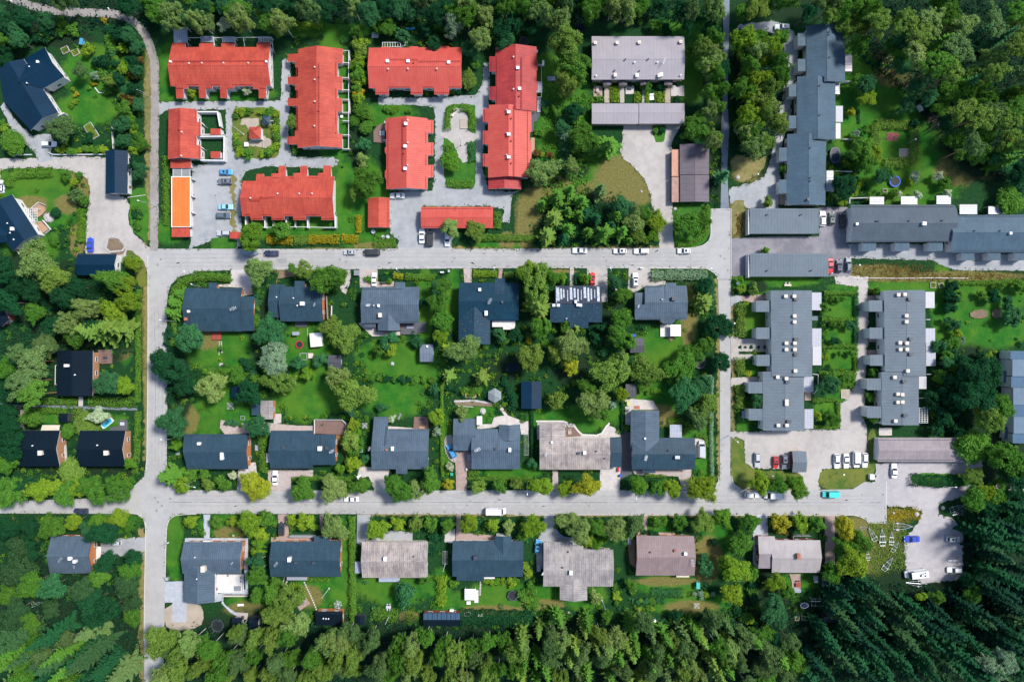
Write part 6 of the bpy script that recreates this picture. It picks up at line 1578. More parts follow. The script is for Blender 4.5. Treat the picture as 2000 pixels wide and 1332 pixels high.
trees('broad',(1900,975,26,'g',9),(1945,965,26,'g',9),(1930,990,24,'dk',9),(1985,1010,26,'dk',10),(1925,960,16,'y',8),(1890,1130,16,'dk'),(1895,1160,18,'g'),(1830,1165,14,'g'),(1800,1165,10,'y'),(1985,955,22,'dk'),(1940,1300,26,'silver',16),(1965,1290,22,'silver',16),group='trees around the gravel car park')
FG3 = 'conifers of the upper right wood'
scatter([(1700,-5),(2015,-5),(2015,320),(1985,350),(1905,320),(1890,240),(1850,180),(1800,150),(1770,80),(1720,60)],42,[('pine',5,20,27,['pale','dull','g','olive'],17,22),('spruce',2,18,25,['g','dk','bl'],15,20),('birch',2,18,24,['g','pale'],14,18)],FG3,15,avoid=((1815,215,34),))
scatter([(1430,-8),(1700,-8),(1720,60),(1665,70),(1655,40),(1560,35),(1530,35),(1490,30),(1430,30)],33,[('broad',4,18,25,['g','dk','g','olive'],10,14),('birch',2,18,23,['g','pale'],13,17)],'trees along the top edge right of the path',16,avoid=((1527,45,34),(1495,45,22),(1552,70,24)))
scatter([(120,-10),(1405,-10),(1405,22),(1300,30),(1180,12),(1130,34),(1040,32),(960,40),(880,30),(700,38),(640,42),(560,52),(430,34),(395,42),(300,26),(270,18),(120,8)],34,[('broad',4,18,25,['g','dk','dk','bl'],9,13),('birch',3,17,23,['pale','g','dull'],13,17)],'trees along the top edge',17)
trees('broad',(370,30,30,'bl',12),(400,45,20,'dull',10),(545,55,22,'lime',9),(525,40,22,'g',9),(700,60,14,'g'),(760,52,16,'g'),(985,60,22,'dk'),(1010,40,24,'dk'),(960,25,22,'dk'),(1040,60,14,'dk'),(850,85,14,'dk'),(920,95,16,'bl'),(990,80,18,'bl'),(1385,120,20,'g'),(1397,25,18,'dk'),(1390,60,20,'dk'),(1345,45,16,'dk'),group='trees along the top edge')
scatter([(-5,-5),(120,-5),(150,12),(60,2),(20,-5)],30,[('broad',1,18,24,['dk','g'],8,11)],'trees in the upper left corner',18)
scatter([(-5,15),(50,28),(120,38),(190,42),(240,44),(262,66),(270,90),(200,56),(120,52),(60,70),(0,100)],26,[('broad',3,13,18,['dk','dk','g','bl'],6,9),('small',2,10,14,['g','dk'])],'trees in the upper left corner',19)
scatter([(238,60),(262,70),(280,110),(286,160),(285,330),(262,335),(240,270),(235,200),(225,180),(240,120)],21,[('broad',3,12,17,['dk','g','bl'],4,7),('small',3,9,13,['g','y','rust','dk'])],'shrubby belt beside the gravel track',20)
scatter([(-5,65),(40,60),(60,80),(30,95),(40,110),(0,130)],22,[('broad',1,12,17,['dk','g'],4,7)],'trees in the upper left corner',21)
# birch grove between foot path and blue row
scatter([(1440,70),(1470,55),(1510,62),(1535,80),(1545,130),(1528,175),(1520,230),(1505,290),(1480,325),(1445,335),(1428,300),(1432,200)],27,[('birch',5,17,22,['olive','g','pale','y'],11,16),('broad',2,14,19,['g','y'],8,11)],'trees of the birch grove',22)
scatter([(1365,100),(1400,50),(1412,60),(1420,120),(1418,160),(1400,200),(1412,260),(1395,300),(1370,215),(1378,160)],24,[('birch',4,14,19,['g','olive','pale'],11,15),('broad',2,13,17,['g','dk'],7,10)],'trees left of the footpath',23)
scatter([(40,1225),(180,1225),(268,1215),(268,1345),(-10,1345),(-10,1240)],33,[('spruce',4,19,28,['mid','dull','g','dk','mid'],14,21),('birch',1,15,20,['g','dull'],11,14)],'conifers of the lower left wood',24,avoid=((215,1240,28),))
# more undergrowth-like trees in the wood between lawn and pines
scatter([(1660,60),(1720,70),(1770,90),(1790,150),(1850,200),(1880,260),(1860,270),(1810,190),(1765,160),(1740,110),(1700,90),(1660,90)],30,[('broad',3,15,20,['dk','g','bl'],8,12),('birch',1,18,22,['g'],13,16)],'edge trees of the upper right wood',25)
trees('broad',(1860,180,30,'g',12),(1900,165,28,'g',12),(1875,280,30,'g',9),(1910,300,24,'g',9),(1960,310,24,'bl',9),(1990,340,24,'dk',9),(1925,250,24,'g',10),(1970,270,22,'olive',13),group='edge trees of the upper right wood')
# ---------------------------------------------------------------- hedges
use('t7'); hedge([(600,975),(420,962),(300,968),(215,1010),(160,1070),(140,1110)],52,1.8,'g','curved clipped hedge')
hedge([(880,668),(985,675),(1090,680)],62,1.5,'gold','golden flowering hedge'); hedge([(1100,678),(1205,672)],66,1.5,'olive','olive flowering hedge'); hedge([(1208,670),(1330,668),(1450,668)],62,1.6,'gold','golden flowering hedge'); hedge([(1470,665),(1600,668)],62,1.4,'gold','golden flowering hedge'); hedge([(1600,480),(1598,620)],40,1.2,'gold','thin golden hedge')
hedge([(95,180),(90,480)],36,1.0,'g','low rough hedge',ragged=.5)
use('t8'); hedge([(960,655),(1180,655),(1380,662)],50,1.6,'g','long clipped hedge'); hedge([(1085,450),(1085,588)],56,1.4,'g','short block hedge'); hedge([(690,225),(780,245),(895,235)],52,1.3,'g','curved low hedge'); hedge([(1700-700,120),(1000,190)],20,1.2,'g','small entrance hedge')
hedge([(120,690),(230,700),(290,680)],90,1.5,'g','wide spreading hedge',ragged=.4)
use('u1'); hedge([(690,955),(900,948),(1130,952)],72,1.9,'silver','silvery clipped hedge',dens=34); hedge([(1135,965),(1165,1010),(1160,1120),(1150,1220)],48,1.8,'bl','curved blue-green hedge')
hedge([(1120,400),(1140,470),(1130,580),(1090,650),(1030,690),(900,715)],40,1.4,'g','curved boundary hedge')
use('t5'); hedge([(1105,972),(980,968),(850,965),(848,1100),(850,1270)],70,1.9,'olive','angled clipped hedge round the play green'); hedge([(1152,955),(1155,1100),(1150,1240),(1060,1270),(915,1272)],72,1.9,'olive','hooked clipped hedge round the play green')
hedge([(660,870),(715,870),(718,965)],20,0.9,'bl','thin low hedge'); hedge([(716,1010),(716,1060)],20,0.9,'bl','tiny low hedge')
use('u2'); hedge([(750,195),(700,290),(645,350)],34,1.0,'y','slanting low hedge'); hedge([(1388,175),(1390,290)],56,1.4,'g','upright dark hedge block'); hedge([(1410,1000),(1560,1012),(1700,1010)],30,1.0,'g','ragged low hedge',ragged=.5); hedge([(1700,1010),(1850,1000),(1990,1000)],34,1.0,'g','ragged low hedge',ragged=.5)
use('u6'); hedge([(1392,370),(1395,500),(1393,635)],72,2.0,'olive','tall olive hedge block',ragged=.35); hedge([(1385,790),(1385,860),(1400,930)],66,2.0,'olive','short olive hedge block',ragged=.35); hedge([(1383,1005),(1388,1100),(1382,1190)],62,2.0,'olive','olive hedge block',ragged=.35); hedge([(1430,915),(1470,925)],40,1.2,'yl','low yellow hedge end')
hedge([(1500,790),(1495,850)],36,1.8,'bl','small upright hedge'); hedge([(1165,945),(1160,1100),(1162,1330)],26,1.6,'silver','thin silvery boundary hedge'); hedge([(1100,940),(1165,940)],20,1.4,'silver','thin silvery hedge end')
use('v2'); hedge([(1165,90),(1158,300),(1160,500),(1165,735)],26,1.6,'silver','thin silvery boundary hedge'); hedge([(825,288),(935,290)],40,1.3,'g','short clipped hedge'); hedge([(950,340),(955,395)],34,1.2,'g','small hedge block'); hedge([(1040,405),(1115,405),(1120,490)],30,1.1,'g','hooked low hedge')
hedge([(1060,685),(1105,690)],40,1.0,'g','small hedge cushion'); hedge([(475,345),(512,340)],40,1.2,'lime','round lime cushion'); hedge([(640,715),(780,718)],24,0.8,'g','low hedge strip'); hedge([(460,110),(465,390)],16,1.2,'dk','thin dark fence hedge')
use('v1'); hedge([(1357,205),(1358,400),(1360,600)],22,1.4,'dk','thin dark boundary hedge'); hedge([(652,10),(650,250),(650,500),(655,725)],20,1.4,'g','thin green boundary hedge'); hedge([(850,738),(1100,738),(1360,738)],26,1.0,'g','low front hedge'); hedge([(860,700),(940,690)],50,1.2,'g','loose front shrub hedge',ragged=.5)
use('u7'); hedge([(440,157),(560,158),(690,155)],28,1.3,'g','garden hedge'); hedge([(692,155),(694,350),(690,560)],30,1.3,'bl','tall garden boundary hedge'); hedge([(420,362),(550,365),(680,364)],30,1.2,'g','garden hedge'); hedge([(420,572),(550,572),(700,570)],34,1.2,'g','garden hedge'); hedge([(690,590),(690,680),(688,770)],30,1.2,'g','garden hedge')
hedge([(400,785),(520,788),(660,785)],34,1.3,'g','garden hedge'); hedge([(668,800),(670,870),(580,882)],34,1.3,'g','garden hedge corner'); hedge([(350,998),(450,994),(545,992)],30,1.2,'g','garden hedge'); hedge([(553,1000),(556,1100),(555,1205)],28,1.2,'g','garden hedge'); hedge([(545,1212),(450,1206),(360,1205)],26,1.2,'g','garden hedge'); hedge([(555,880),(556,935)],26,1.1,'g','garden hedge stub')
hedge([(760,955),(860,958)],34,1.5,'g','bushy hedge'); hedge([(755,1040),(758,1140)],24,1.0,'g','short wall hedge'); hedge([(1420,150),(1430,250),(1440,300)],50,1.8,'dk','dark garden hedge'); hedge([(800,140),(870,150)],30,1.0,'rust','orange flower border')
use('v3'); hedge([(1125,630),(1250,640),(1400,645),(1520,640)],78,2.2,'dk','dark bushy strip',ragged=.4)
use('u3'); hedge([(1075,-140),(1072,100),(1072,400),(1068,745)],34,1.4,'g','long roadside hedge'); hedge([(1070,815),(1065,1000),(1060,1150),(1045,1290)],38,1.5,'g','long roadside hedge'); hedge([(690,735),(860,745),(1060,740)],70,1.4,'g','wide clipped hedge'); hedge([(345,735),(480,740),(605,740)],50,1.2,'g','wide low hedge'); hedge([(210,815),(370,808),(530,812)],44,1.3,'g','garden hedge'); hedge([(560,820),(640,815)],60,1.3,'olive','olive hedge cushion')
hedge([(1345,60),(1355,180),(1340,300)],30,1.5,'g','roadside hedge'); hedge([(1330,620),(1320,760)],60,1.6,'dk','dark roadside hedge',ragged=.4); hedge([(1345,330),(1330,560)],40,1.6,'dk','dark roadside hedge',ragged=.4)
use('t6'); hedge([(130,150),(270,155),(400,140)],66,1.6,'g','clipped hedge by the gravel drive'); hedge([(60,190),(50,250),(90,160)],60,1.8,'g','dark corner hedge',ragged=.4); hedge([(630,430),(628,560),(625,690)],52,1.6,'lime','bright clipped hedge'); hedge([(1000,800),(1003,900)],70,1.6,'lime','bushy hedge',ragged=.5); hedge([(1290,20),(1290,300),(1290,560)],44,1.2,'g','long rough hedge',ragged=.5)
line_bushes(['g','dk'],34,(1040,480),(1110,500),3,group='small shrubs on the green by the track'); line_bushes(['g','dk'],30,(1060,540),(1090,570),3,group='small shrubs on the green by the track'); line_bushes(['g'],26,(1040,430),(1090,440),2,group='small shrubs on the green by the track')
use('u8'); hedge([(845,400),(850,520),(860,640),(850,690)],62,2.0,'g','tall hedge between the houses',ragged=.4); hedge([(1080,742),(1200,740),(1380,742),(1540,745)],30,1.2,'g','front hedge'); hedge([(1550,480),(1545,560),(1550,660)],80,2.0,'lime','yellow-green garden hedge',ragged=.5); hedge([(1560,350),(1550,440)],60,1.6,'y','yellow-green garden hedge',ragged=.5); hedge([(960,375),(980,380)],20,.8,'g','little planter hedge')
use('u5'); hedge([(365,160),(480,165),(600,165)],46,1.5,'g','clipped front hedge'); hedge([(165,180),(250,178)],60,1.8,'dk','dark front hedge',ragged=.4); hedge([(270,150),(350,160)],40,1.2,'yl','yellow front border'); hedge([(895,138),(990,138),(1085,138)],50,1.5,'y','yellow-green clipped hedge'); hedge([(1135,148),(1210,148)],40,1.3,'olive','olive front hedge'); hedge([(1635,150),(1638,220)],22,1.5,'dk','dark upright hedge'); hedge([(1698,140),(1698,220)],24,1.5,'dk','dark upright hedge')
use('v5'); hedge([(1545,40),(1548,300),(1550,600),(1555,860)],42,2.2,'g','long high hedge'); hedge([(870,105),(960,100)],30,1.2,'g','short front hedge'); hedge([(1060,125),(1180,125),(1300,125)],30,1.2,'g','front hedge'); hedge([(1200,535),(1370,535)],30,.9,'g','low border hedge'); hedge([(1060,590),(1150,600)],60,1.1,'y','oval yellow-green bed')
line_bushes(['dk','g','bl'],40,(820,350),(820,620),6,group='tall shrubs between the gardens'); line_bushes(['dk','g'],44,(880,600),(800,660),3,group='tall shrubs between the gardens'); line_bushes(['g','bl'],34,(830,420),(850,560),3,group='tall shrubs between the gardens')
use('v6'); hedge([(645,500),(648,620),(645,740)],66,2.4,'y','tall yellow-flecked hedge',ragged=.4); line_bushes(['lime','g','y'],36,(980,545),(1250,545),7,group='flower border behind the bottom row'); line_bushes(['g','y','olive'],44,(1290,640),(1340,720),5,group='shrubs by the trampoline'); hedge([(100,800),(240,820),(310,820)],80,1.6,'g','shrubby bed',ragged=.5); line_bushes(['dk','bl','g'],50,(590,160),(590,330),4,group='shrubs left of the pointed gable house'); hedge([(655,40),(655,230)],30,1.5,'dk','narrow dark hedge'); line_bushes(['g','bl'],40,(1340,560),(1400,760),4,group='shrubs by the trampoline'); line_bushes(['g','lime'],36,(720,540),(760,560),2,group='shrubs by the trampoline')
use('v7'); hedge([(690,635),(820,640),(945,640)],66,1.3,'bl','wide kitchen garden hedge'); line_bushes(['g','y','bl'],26,(565,700),(790,700),8,group='berry bushes in rows'); line_bushes(['g','y'],26,(565,755),(700,760),5,group='berry bushes in rows'); line_bushes(['g','olive'],26,(565,810),(690,810),5,group='berry bushes in rows'); line_bushes(['y','olive','silver'],30,(1000,645),(1180,640),4,group='berry bushes in rows')
line_bushes(['g','y','dk'],40,(1340,760),(1500,880),6,group='shrubs at the forest edge'); line_bushes(['g'],40,(540,560),(560,640),2,group='shrubs at the forest edge'); line_bushes(['g','y'],30,(410,560),(420,740),4,group='shrubs at the forest edge'); line_bushes(['g','dk'],44,(700,180-0),(720,200),1); line_bushes(['dk'],36,(640,0+140),(640,180),1); line_bushes(['dk','g'],36,(840,800),(900,820),2,group='shrubs at the forest edge')
line_bushes(['g','dk','y'],48,(1130,790),(1230,880),4,group='shrubs at the forest edge'); line_bushes(['dk','g'],50,(1480,420),(1490,700),5,group='shrubs between the last gardens')
hedge([(1660,150),(1760,170)],30,1.0,'rust','flower bed with red blooms',ragged=.5)
use('t2'); bushes(['y','g'],42,(690,870),(740,868),(850,868),(905,885),(955,890),(955,950,30),(962,1005),(962,1070),(955,1150),(905,1190),(850,1205),(735,1205),(680,1190),(645,1125),(642,1070),(640,910,30),(660,1210,30),group='shrubs round the little green')
line_bushes(['lime','y','g','olive'],50,(1610,290),(1600,640),8,group='tall hedge-like shrubs between two terraces',kind='small'); line_bushes(['y','g','gold'],44,(1600,680),(1610,800),3,group='tall hedge-like shrubs between two terraces',kind='small')
hedge([(1000+120,540),(1120,600)],40,1.0,'dk','porch shrub'); hedge([(1080,745),(1110,735)],40,1.0,'dk','porch shrub'); hedge([(1715,215),(1850,210)],70,2.0,'g','loose hedge under the trees',ragged=.4); hedge([(1120,200),(1320,190)],50,1.4,'y','rough flowering border',ragged=.5)
bushes(['g','lime'],30,(1830,860),(1880,865),(1995,870,24),(1690,970),(1725,975,22),group='round shrubs on the dry lawn'); bushes(['g'],34,(1110,1170),(1700,920,30),group='round shrubs on the dry lawn')
hedge([(1795,835+20),(1800,860)],20,.6,'g','tiny shrub')
use('t3'); hedge([(695,1015),(692,930),(700,860),(760,832)],44,1.6,'g','hedge round the playground'); hedge([(800,832),(870,850),(893,920),(888,1010)],52,1.6,'g','hedge round the playground'); hedge([(880,1105),(885,1180),(888,1260)],54,1.5,'bl','ragged hedge strip',ragged=.5); hedge([(695,1120),(705,1190)],56,1.5,'g','short ragged hedge',ragged=.5); hedge([(265,720),(350,725)],44,1.2,'dk','dark porch shrubs')
bushes(['lime'],20,(520,710),(535,735,16),group='porch shrubs of the faded red terrace'); bushes(['g','dk'],26,(740,722),(785,722),group='porch shrubs of the faded red terrace'); hedge([(1590,900),(1610,1060),(1600,1330)],70,2.2,'bl','tall ragged hedge',ragged=.5)
line_bushes(['g','y','rust'],30,(1390,1200),(1520,1210),4,group='garden shrubs east of the red terraces'); line_bushes(['g','bl'],36,(1440,800),(1480,880),2,group='garden shrubs east of the red terraces'); line_bushes(['g'],30,(1390,1030),(1430,1040),2,group='garden shrubs east of the red terraces'); line_bushes(['dk','g'],60,(1680,860),(1700,940),2)
use('t4'); hedge([(405,680),(405,800)],66,1.2,'y','clipped hedge between the little paths'); hedge([(588,720),(588,805)],56,1.2,'y','clipped hedge between the little paths'); hedge([(655,715),(657,805)],28,1.2,'y','narrow hedge between the little paths'); hedge([(755,715),(757,803)],74,1.2,'y','clipped hedge between the little paths'); hedge([(255,760),(310,790)],60,1.0,'g','low patio shrubs'); bushes(['lime','g'],20,(247,660),(580,645,26),(612,690,22),(662,690,24),(940,660,14),group='upright conifers by the porches'); bushes(['dk'],40,(765,670),(905,660,24),(520,655,24),(890,775,30),group='dark shrubs by the porches'); bushes(['g','dk'],36,(720,1020),(775,1020),group='two shrubs on the green wedge')
use('t1'); line_bushes(['g','y','lime'],34,(440,1180),(830,1170),9,group='shrub row above the garden wall'); bushes(['y','gold','lime'],24,(570,700),(600,740),(560,830),(590,800),(740,660),(700,690),(720,650,20),(820,160),(845,200,20),(950,740,30),(1010,760,36),group='flower shrubs of the upper left garden'); line_bushes(['g','dk'],36,(700,1040),(690,1120),2); line_bushes(['g','dk','bl'],50,(760,470),(880,700),6,group='dense shrubs of the upper left garden'); line_bushes(['dk','g','bl'],46,(860,220),(900,520),7,group='dense shrubs of the upper left garden'); line_bushes(['g','dk'],48,(200,320),(600,220),8,group='shrub border of the upper left garden'); line_bushes(['g','y'],40,(20,960),(60,1010),2)
hedge([(70,420),(20,480)],60,2.0,'dk','dark hedge by the house')
use('u1'); bushes(['olive'],30,(1590,400)); hedge([(1385,470),(1378,640)],40,.6,'rust','dry heather strip',ragged=.6)
# undergrowth: low leaf litter and saplings that nobody could count
def undergrowth(name,poly,n,tones,hmax,seed,size=0.3):
    rng = np.random.default_rng(seed); xs = [p[0] for p in poly]; ys = [p[1] for p in poly]
    P = []
    while len(P) < n and n > 0:
        x = rng.uniform(min(xs),max(xs)); y = rng.uniform(min(ys),max(ys))
        if inside(poly,x,y):
            w = Wg(x,y)
            if zg(*w) > 0: n -= 3; continue
            k = int(rng.integers(5,14)); r = rng.uniform(.3,1.0)
            for _ in range(k): P.append((w[0] + rng.normal(0,r),w[1] + rng.normal(0,r),rng.uniform(.05,hmax) * rng.uniform(.4,1)))
    P = np.array(P); V = cards(P,np.repeat([[0,0,1.0]],len(P),0),size,rng,.8)
    o = bpy.data.objects.new(name,card_mesh(name,V,LEAF)); COL.objects.link(o); o['kind'] = 'stuff'; o.color = (*TONE[tones],1)
undergrowth('undergrowth',[(-10,1060),(280,1060),(280,1345),(-10,1345)],14000,'dkk',1.6,1)  # in the woods the deepest tone includes the shade between the crowns
undergrowth('undergrowth',[(270,1215),(1460,1205),(1620,1130),(1900,1150),(1900,1000),(2010,960),(2010,1345),(270,1345)],40000,'dkk',1.4,2)
undergrowth('undergrowth',[(1650,0),(2010,0),(2010,380),(1880,320),(1780,200),(1650,90)],20000,'dkk',1.4,3)
undergrowth('undergrowth',[(-10,0),(1400,0),(1400,40),(440,45),(300,60),(240,60),(60,60),(-10,130)],16000,'dkk',1.4,4)
undergrowth('undergrowth',[(0,540),(265,540),(265,690),(110,690),(110,790),(0,790)],9000,'dk',1.2,5)
undergrowth('undergrowth',[(1430,60),(1530,70),(1530,250),(1490,320),(1430,300)],5000,'dkk',1.2,6)
undergrowth('undergrowth',[(1040,440),(1200,380),(1285,440),(1285,480),(1040,480)],6000,'dk',1.0,7)
undergrowth('undergrowth',[(1820,690),(1880,690),(1900,850),(1830,850)],4000,'dk',1.2,8)
undergrowth('undergrowth',[(1090,160),(1150,200),(1150,360),(1060,380),(1060,180)],3000,'g',.8,9)
# grass tufts that roughen the lawns and meadow
undergrowth('meadow_grass',[(1700,1010),(1770,1030),(1765,1110),(1700,1120),(1690,1060)],3500,'olive',.5,10,.2)
undergrowth('meadow_grass',[(1740,990),(1795,995),(1798,1012),(1735,1022)],1200,'gold',.4,11,.18)
undergrowth('meadow_grass',[(1665,520),(1790,515),(1850,535),(2000,535),(2000,550),(1660,548)],3500,'rust',.4,12,.16)
# weeds and grass that creep over the edges of gravel, drives and roads
rng = np.random.default_rng(5); P_ = []
for w_ in EDGES:
    for i_ in range(len(w_)):
        a_ = np.array(w_[i_]); b_ = np.array(w_[(i_ + 1) % len(w_)]); l_ = np.linalg.norm(b_ - a_)
        if max(abs(a_[0]),abs(b_[0])) > 168: continue
        for j_ in range(rng.poisson(l_ * 1.5)):
            c_ = a_ + (b_ - a_) * rng.uniform(); n_ = np.array([-(b_ - a_)[1],(b_ - a_)[0]]) / max(l_,.01) * .7
            if zg(*(c_ + n_)) > 0 and zg(*(c_ - n_)) > 0: continue
            c_ = c_ + rng.normal(0,.32,2)
            for _ in range(3): P_.append((c_[0] + rng.normal(0,.14),c_[1] + rng.normal(0,.14),.16 + rng.uniform(0,.12)))
P_ = np.array(P_)
o = bpy.data.objects.new('verge_grass',card_mesh('verge_grass',cards(P_,np.repeat([[0,0,1.0]],len(P_),0),.15,rng,.6),LEAF)); COL.objects.link(o); o['kind'] = 'stuff'; o.color = (0.075,0.125,0.022,1)
# low garden planting too dense to count, between the lawns and the houses
FB = [(w_,min(p[0] for p in w_) - .5,max(p[0] for p in w_) + .5,min(p[1] for p in w_) - .5,max(p[1] for p in w_) + .5) for w_ in FOOT]
LC = [c_ for c_ in COVER if c_[4] == 0]
def ground_cover(polys,n,tone,seed,rmax=1.1,hmax=1.5,keep=.75):
    rng = np.random.default_rng(seed); P = []; N = []; k = 0; tr = 0
    while k < n and tr < n * 14:
        tr += 1; po = polys[rng.integers(len(polys))]
        gx = rng.uniform(po[0],po[2]); gy = rng.uniform(po[1],po[3]); x,y = Wg(gx,gy)
        if any(((gx - c[0]) / c[2]) ** 2 + ((gy - c[1]) / c[3]) ** 2 < keep for c in LC) and rng.uniform() > .05: continue
        if zg(x,y) > 0 or any(f[1] < x < f[2] and f[3] < y < f[4] for f in FB): continue
        r = rng.uniform(.35,rmax); h = r * rng.uniform(.8,hmax); m = int(50 * r * r + 16); dd = sph(m,rng); dd[:,2] = abs(dd[:,2])
        P.append(np.array([x,y,0]) + dd * np.array([r,r * rng.uniform(.7,1.2),h]) * rng.uniform(.6,1.15,(m,1))); N.append(dd); k += 1
    P = np.concatenate(P); N = np.concatenate(N)
    o = bpy.data.objects.new('ground_cover',card_mesh('ground_cover',cards(P,N,.2,rng),LEAF)); COL.objects.link(o); o['kind'] = 'stuff'; o.color = (*TONE[tone],1)
MIDB = [(335,640,720,850),(700,640,1040,830),(1040,560,1400,850),(335,530,1400,600),(330,850,1400,955)]
BOTB = [(330,1010,1000,1060),(1000,1010,1640,1060),(480,1060,1070,1220),(1200,1060,1660,1220),(560,1180,1500,1225)]
NORB = [(560,60,720,480),(1050,150,1160,480),(60,90,280,300),(0,330,170,500),(1340,90,1420,480),(740,30,1050,100)]
EASB = [(1600,300,1720,400),(1820,550,2000,860),(1430,560,1530,840),(1600,570,1680,840)]
WESB = [(0,500,270,800),(0,800,280,950),(0,1010,280,1180)]
for i_,(po_,n_,tn_) in enumerate([(MIDB,330,'dk'),(MIDB,560,'g'),(MIDB,300,'lime'),(MIDB,120,'y'),(BOTB,180,'bl'),(BOTB,330,'g'),(BOTB,150,'lime'),(NORB,260,'dk'),(NORB,330,'g'),(NORB,90,'y'),(EASB,150,'dk'),(EASB,170,'g'),(EASB,80,'y'),(WESB,260,'dk'),(WESB,300,'g'),(WESB,60,'y')]):
    ground_cover(po_,n_,tn_,100 + i_)
# ================================================================ VEHICLES
PAINT = paint(); RUBBER = mat('tyre rubber',(0.02,0.02,0.022),0.8,0.1,3); CGLASS = mat('car glass',(0.02,0.035,0.05),0.06,0.1,0.5,spec=0.9)
LAMPW = mat('headlamp',(0.7,0.72,0.75),0.2,0.03,3); LAMPR = mat('tail lamp',(0.45,0.02,0.02),0.3,0.05,3); PLAST = mat('black plastic',(0.03,0.03,0.033),0.6,0.1,3)
def ring(x,w,z,k=0.0): return x,w,z
def loft(b,st,mi=0):
    """st: cross sections (x, [(y, z), ...]) joined into a closed skin"""
    n = len(st[0][1]); vs = [(x,y,z) for x,sec in st for y,z in sec]; fs = []
    for i in range(len(st) - 1):
        for j in range(n - 1): fs.append((i * n + j,i * n + j + 1,(i + 1) * n + j + 1,(i + 1) * n + j))
    fs.append(tuple(range(n - 1,-1,-1))[::-1]); fs.append(tuple((len(st) - 1) * n + j for j in range(n))[::-1])
    b.add(vs,[tuple(reversed(f)) for f in fs],mi)
def car_proto(kind):
    """front towards +x"""
    P = dict(sedan=(4.6,1.80,0.92,1.43,(-1.55,0.85),(-0.95,0.15)),estate=(4.6,1.80,0.93,1.50,(-2.12,0.85),(-1.85,0.15)),hatch=(4.05,1.72,0.95,1.50,(-1.85,0.85),(-1.45,0.15)),
             suv=(4.5,1.86,1.05,1.70,(-2.1,0.85),(-1.85,0.2)),van=(5.1,1.95,1.15,1.95,(-2.45,1.65),(-2.35,1.0)),bigvan=(6.4,2.1,1.4,2.5,(-3.1,2.35),(-3.0,1.75)),camper=(6.6,2.25,1.3,2.8,(-3.2,2.3),(-3.15,2.0)))[kind]
    Ln,Wd,hd,ht,(b0,b1),(t0,t1) = P
    o = thing('parked_car' if kind not in ('van','bigvan','camper') else ('parked_van' if kind != 'camper' else 'camper_van'),'','car'); hl = Ln / 2; hw = Wd / 2
    def sec(w,zt,zb=0.22): return [(-w,zb),(-w * 1.0,zt * .62),(-w * .97,zt * .86),(-w * .84,zt),(w * .84,zt),(w * .97,zt * .86),(w,zt * .62),(w,zb)]
    hood = hd * (0.93 if kind != 'camper' else .97)
    st = [(-hl,sec(hw * .80,hd * .86,.35)),(-hl + .12,sec(hw * .93,hd * .96)),(-hl + .5,sec(hw,hd)),(-.4,sec(hw,hd)),(b1,sec(hw,hd)),(hl - .7,sec(hw * .985,hood * .95)),(hl - .25,sec(hw * .92,hood * .86)),(hl,sec(hw * .68,hood * .74,.35))]
    b = MB(); loft(b,st); b.build('body',PAINT,o)
    z0,z1 = hd - .02,ht
    wb,wt = hw * .93,hw * .76
    if kind in ('van','bigvan','camper'): wt = hw * .88
    # cabin: pillars and roof in body colour
    b = MB(); C = [(b0,-wb,z0),(b1,-wb,z0),(b1,wb,z0),(b0,wb,z0),(t0,-wt,z1),(t1,-wt,z1),(t1,wt,z1),(t0,wt,z1)]
    b.add(C,[(4,5,6,7),(0,1,5,4),(1,2,6,5),(2,3,7,6),(3,0,4,7)])
    b.box(((t0 + t1) / 2,0,z1 + .012),(t1 - t0 - .12,wt * 1.86,.05),0,0,.93)
    b.build('roof',PAINT,o)
    def pane(name,A,k0=.08,k1=.92,l0=.1,l1=.9,off=.012):
        a,b_,c,d_ = [Vector(p) for p in A]      # bottom-left, bottom-right, top-right, top-left
        pt = lambda u,v: (a * (1 - u) + b_ * u) * (1 - v) + (d_ * (1 - u) + c * u) * v
        nn = (b_ - a).cross(d_ - a).normalized() * off
        MB().add([tuple(pt(u,v) + nn) for u,v in ((k0,l0),(k1,l0),(k1,l1),(k0,l1))],[(0,1,2,3)]).build(name,CGLASS,o)
    pane('windscreen',(C[1],C[2],C[6],C[5]),.05,.95,.04,.95)
    if kind not in ('bigvan',): pane('rear_window',(C[3],C[0],C[4],C[7]),.08,.92,.12 if kind != 'van' else .45,.9)
    if kind in ('van','bigvan','camper'):
        pane('side_window',(C[0],C[1],C[5],C[4]),.76,.97,.1,.8); pane('side_window',(C[2],C[3],C[7],C[6]),.03,.24,.1,.8)
        if kind == 'van': pane('side_window',(C[0],C[1],C[5],C[4]),.12,.72,.35,.85); pane('side_window',(C[2],C[3],C[7],C[6]),.28,.88,.35,.85)
    else:
        pane('side_window',(C[0],C[1],C[5],C[4]),.05,.48,.1,.88); pane('side_window',(C[0],C[1],C[5],C[4]),.52,.93,.1,.88)
        pane('side_window',(C[2],C[3],C[7],C[6]),.07,.48,.1,.88); pane('side_window',(C[2],C[3],C[7],C[6]),.52,.95,.1,.88)
    if kind == 'camper':
        for x,y,s in ((-.6,.1,.6),(-2.0,.35,.5),(-2.1,-.5,.35)): MB().box((x,y,z1 + .08),(s,s,.09)).build('roof_hatch',CGLASS,o)
        MB().box((-1.2,-.35,z1 + .06),(1.1,.5,.05)).build('roof_panel',LATTD,o)
    if kind in ('estate','suv'):
        for s in (-1,1): MB().tube((t0 + .15,s * wt * .86,z1 + .08),(t1 - .15,s * wt * .86,z1 + .08),.025,n=5).build('roof_rail',PLAST,o)
    if kind in ('hatch','suv'): MB().box(((t0 + t1) / 2 + .2,0,z1 + .042),(.75,wt * 1.2,.02)).build('sunroof',CGLASS,o)
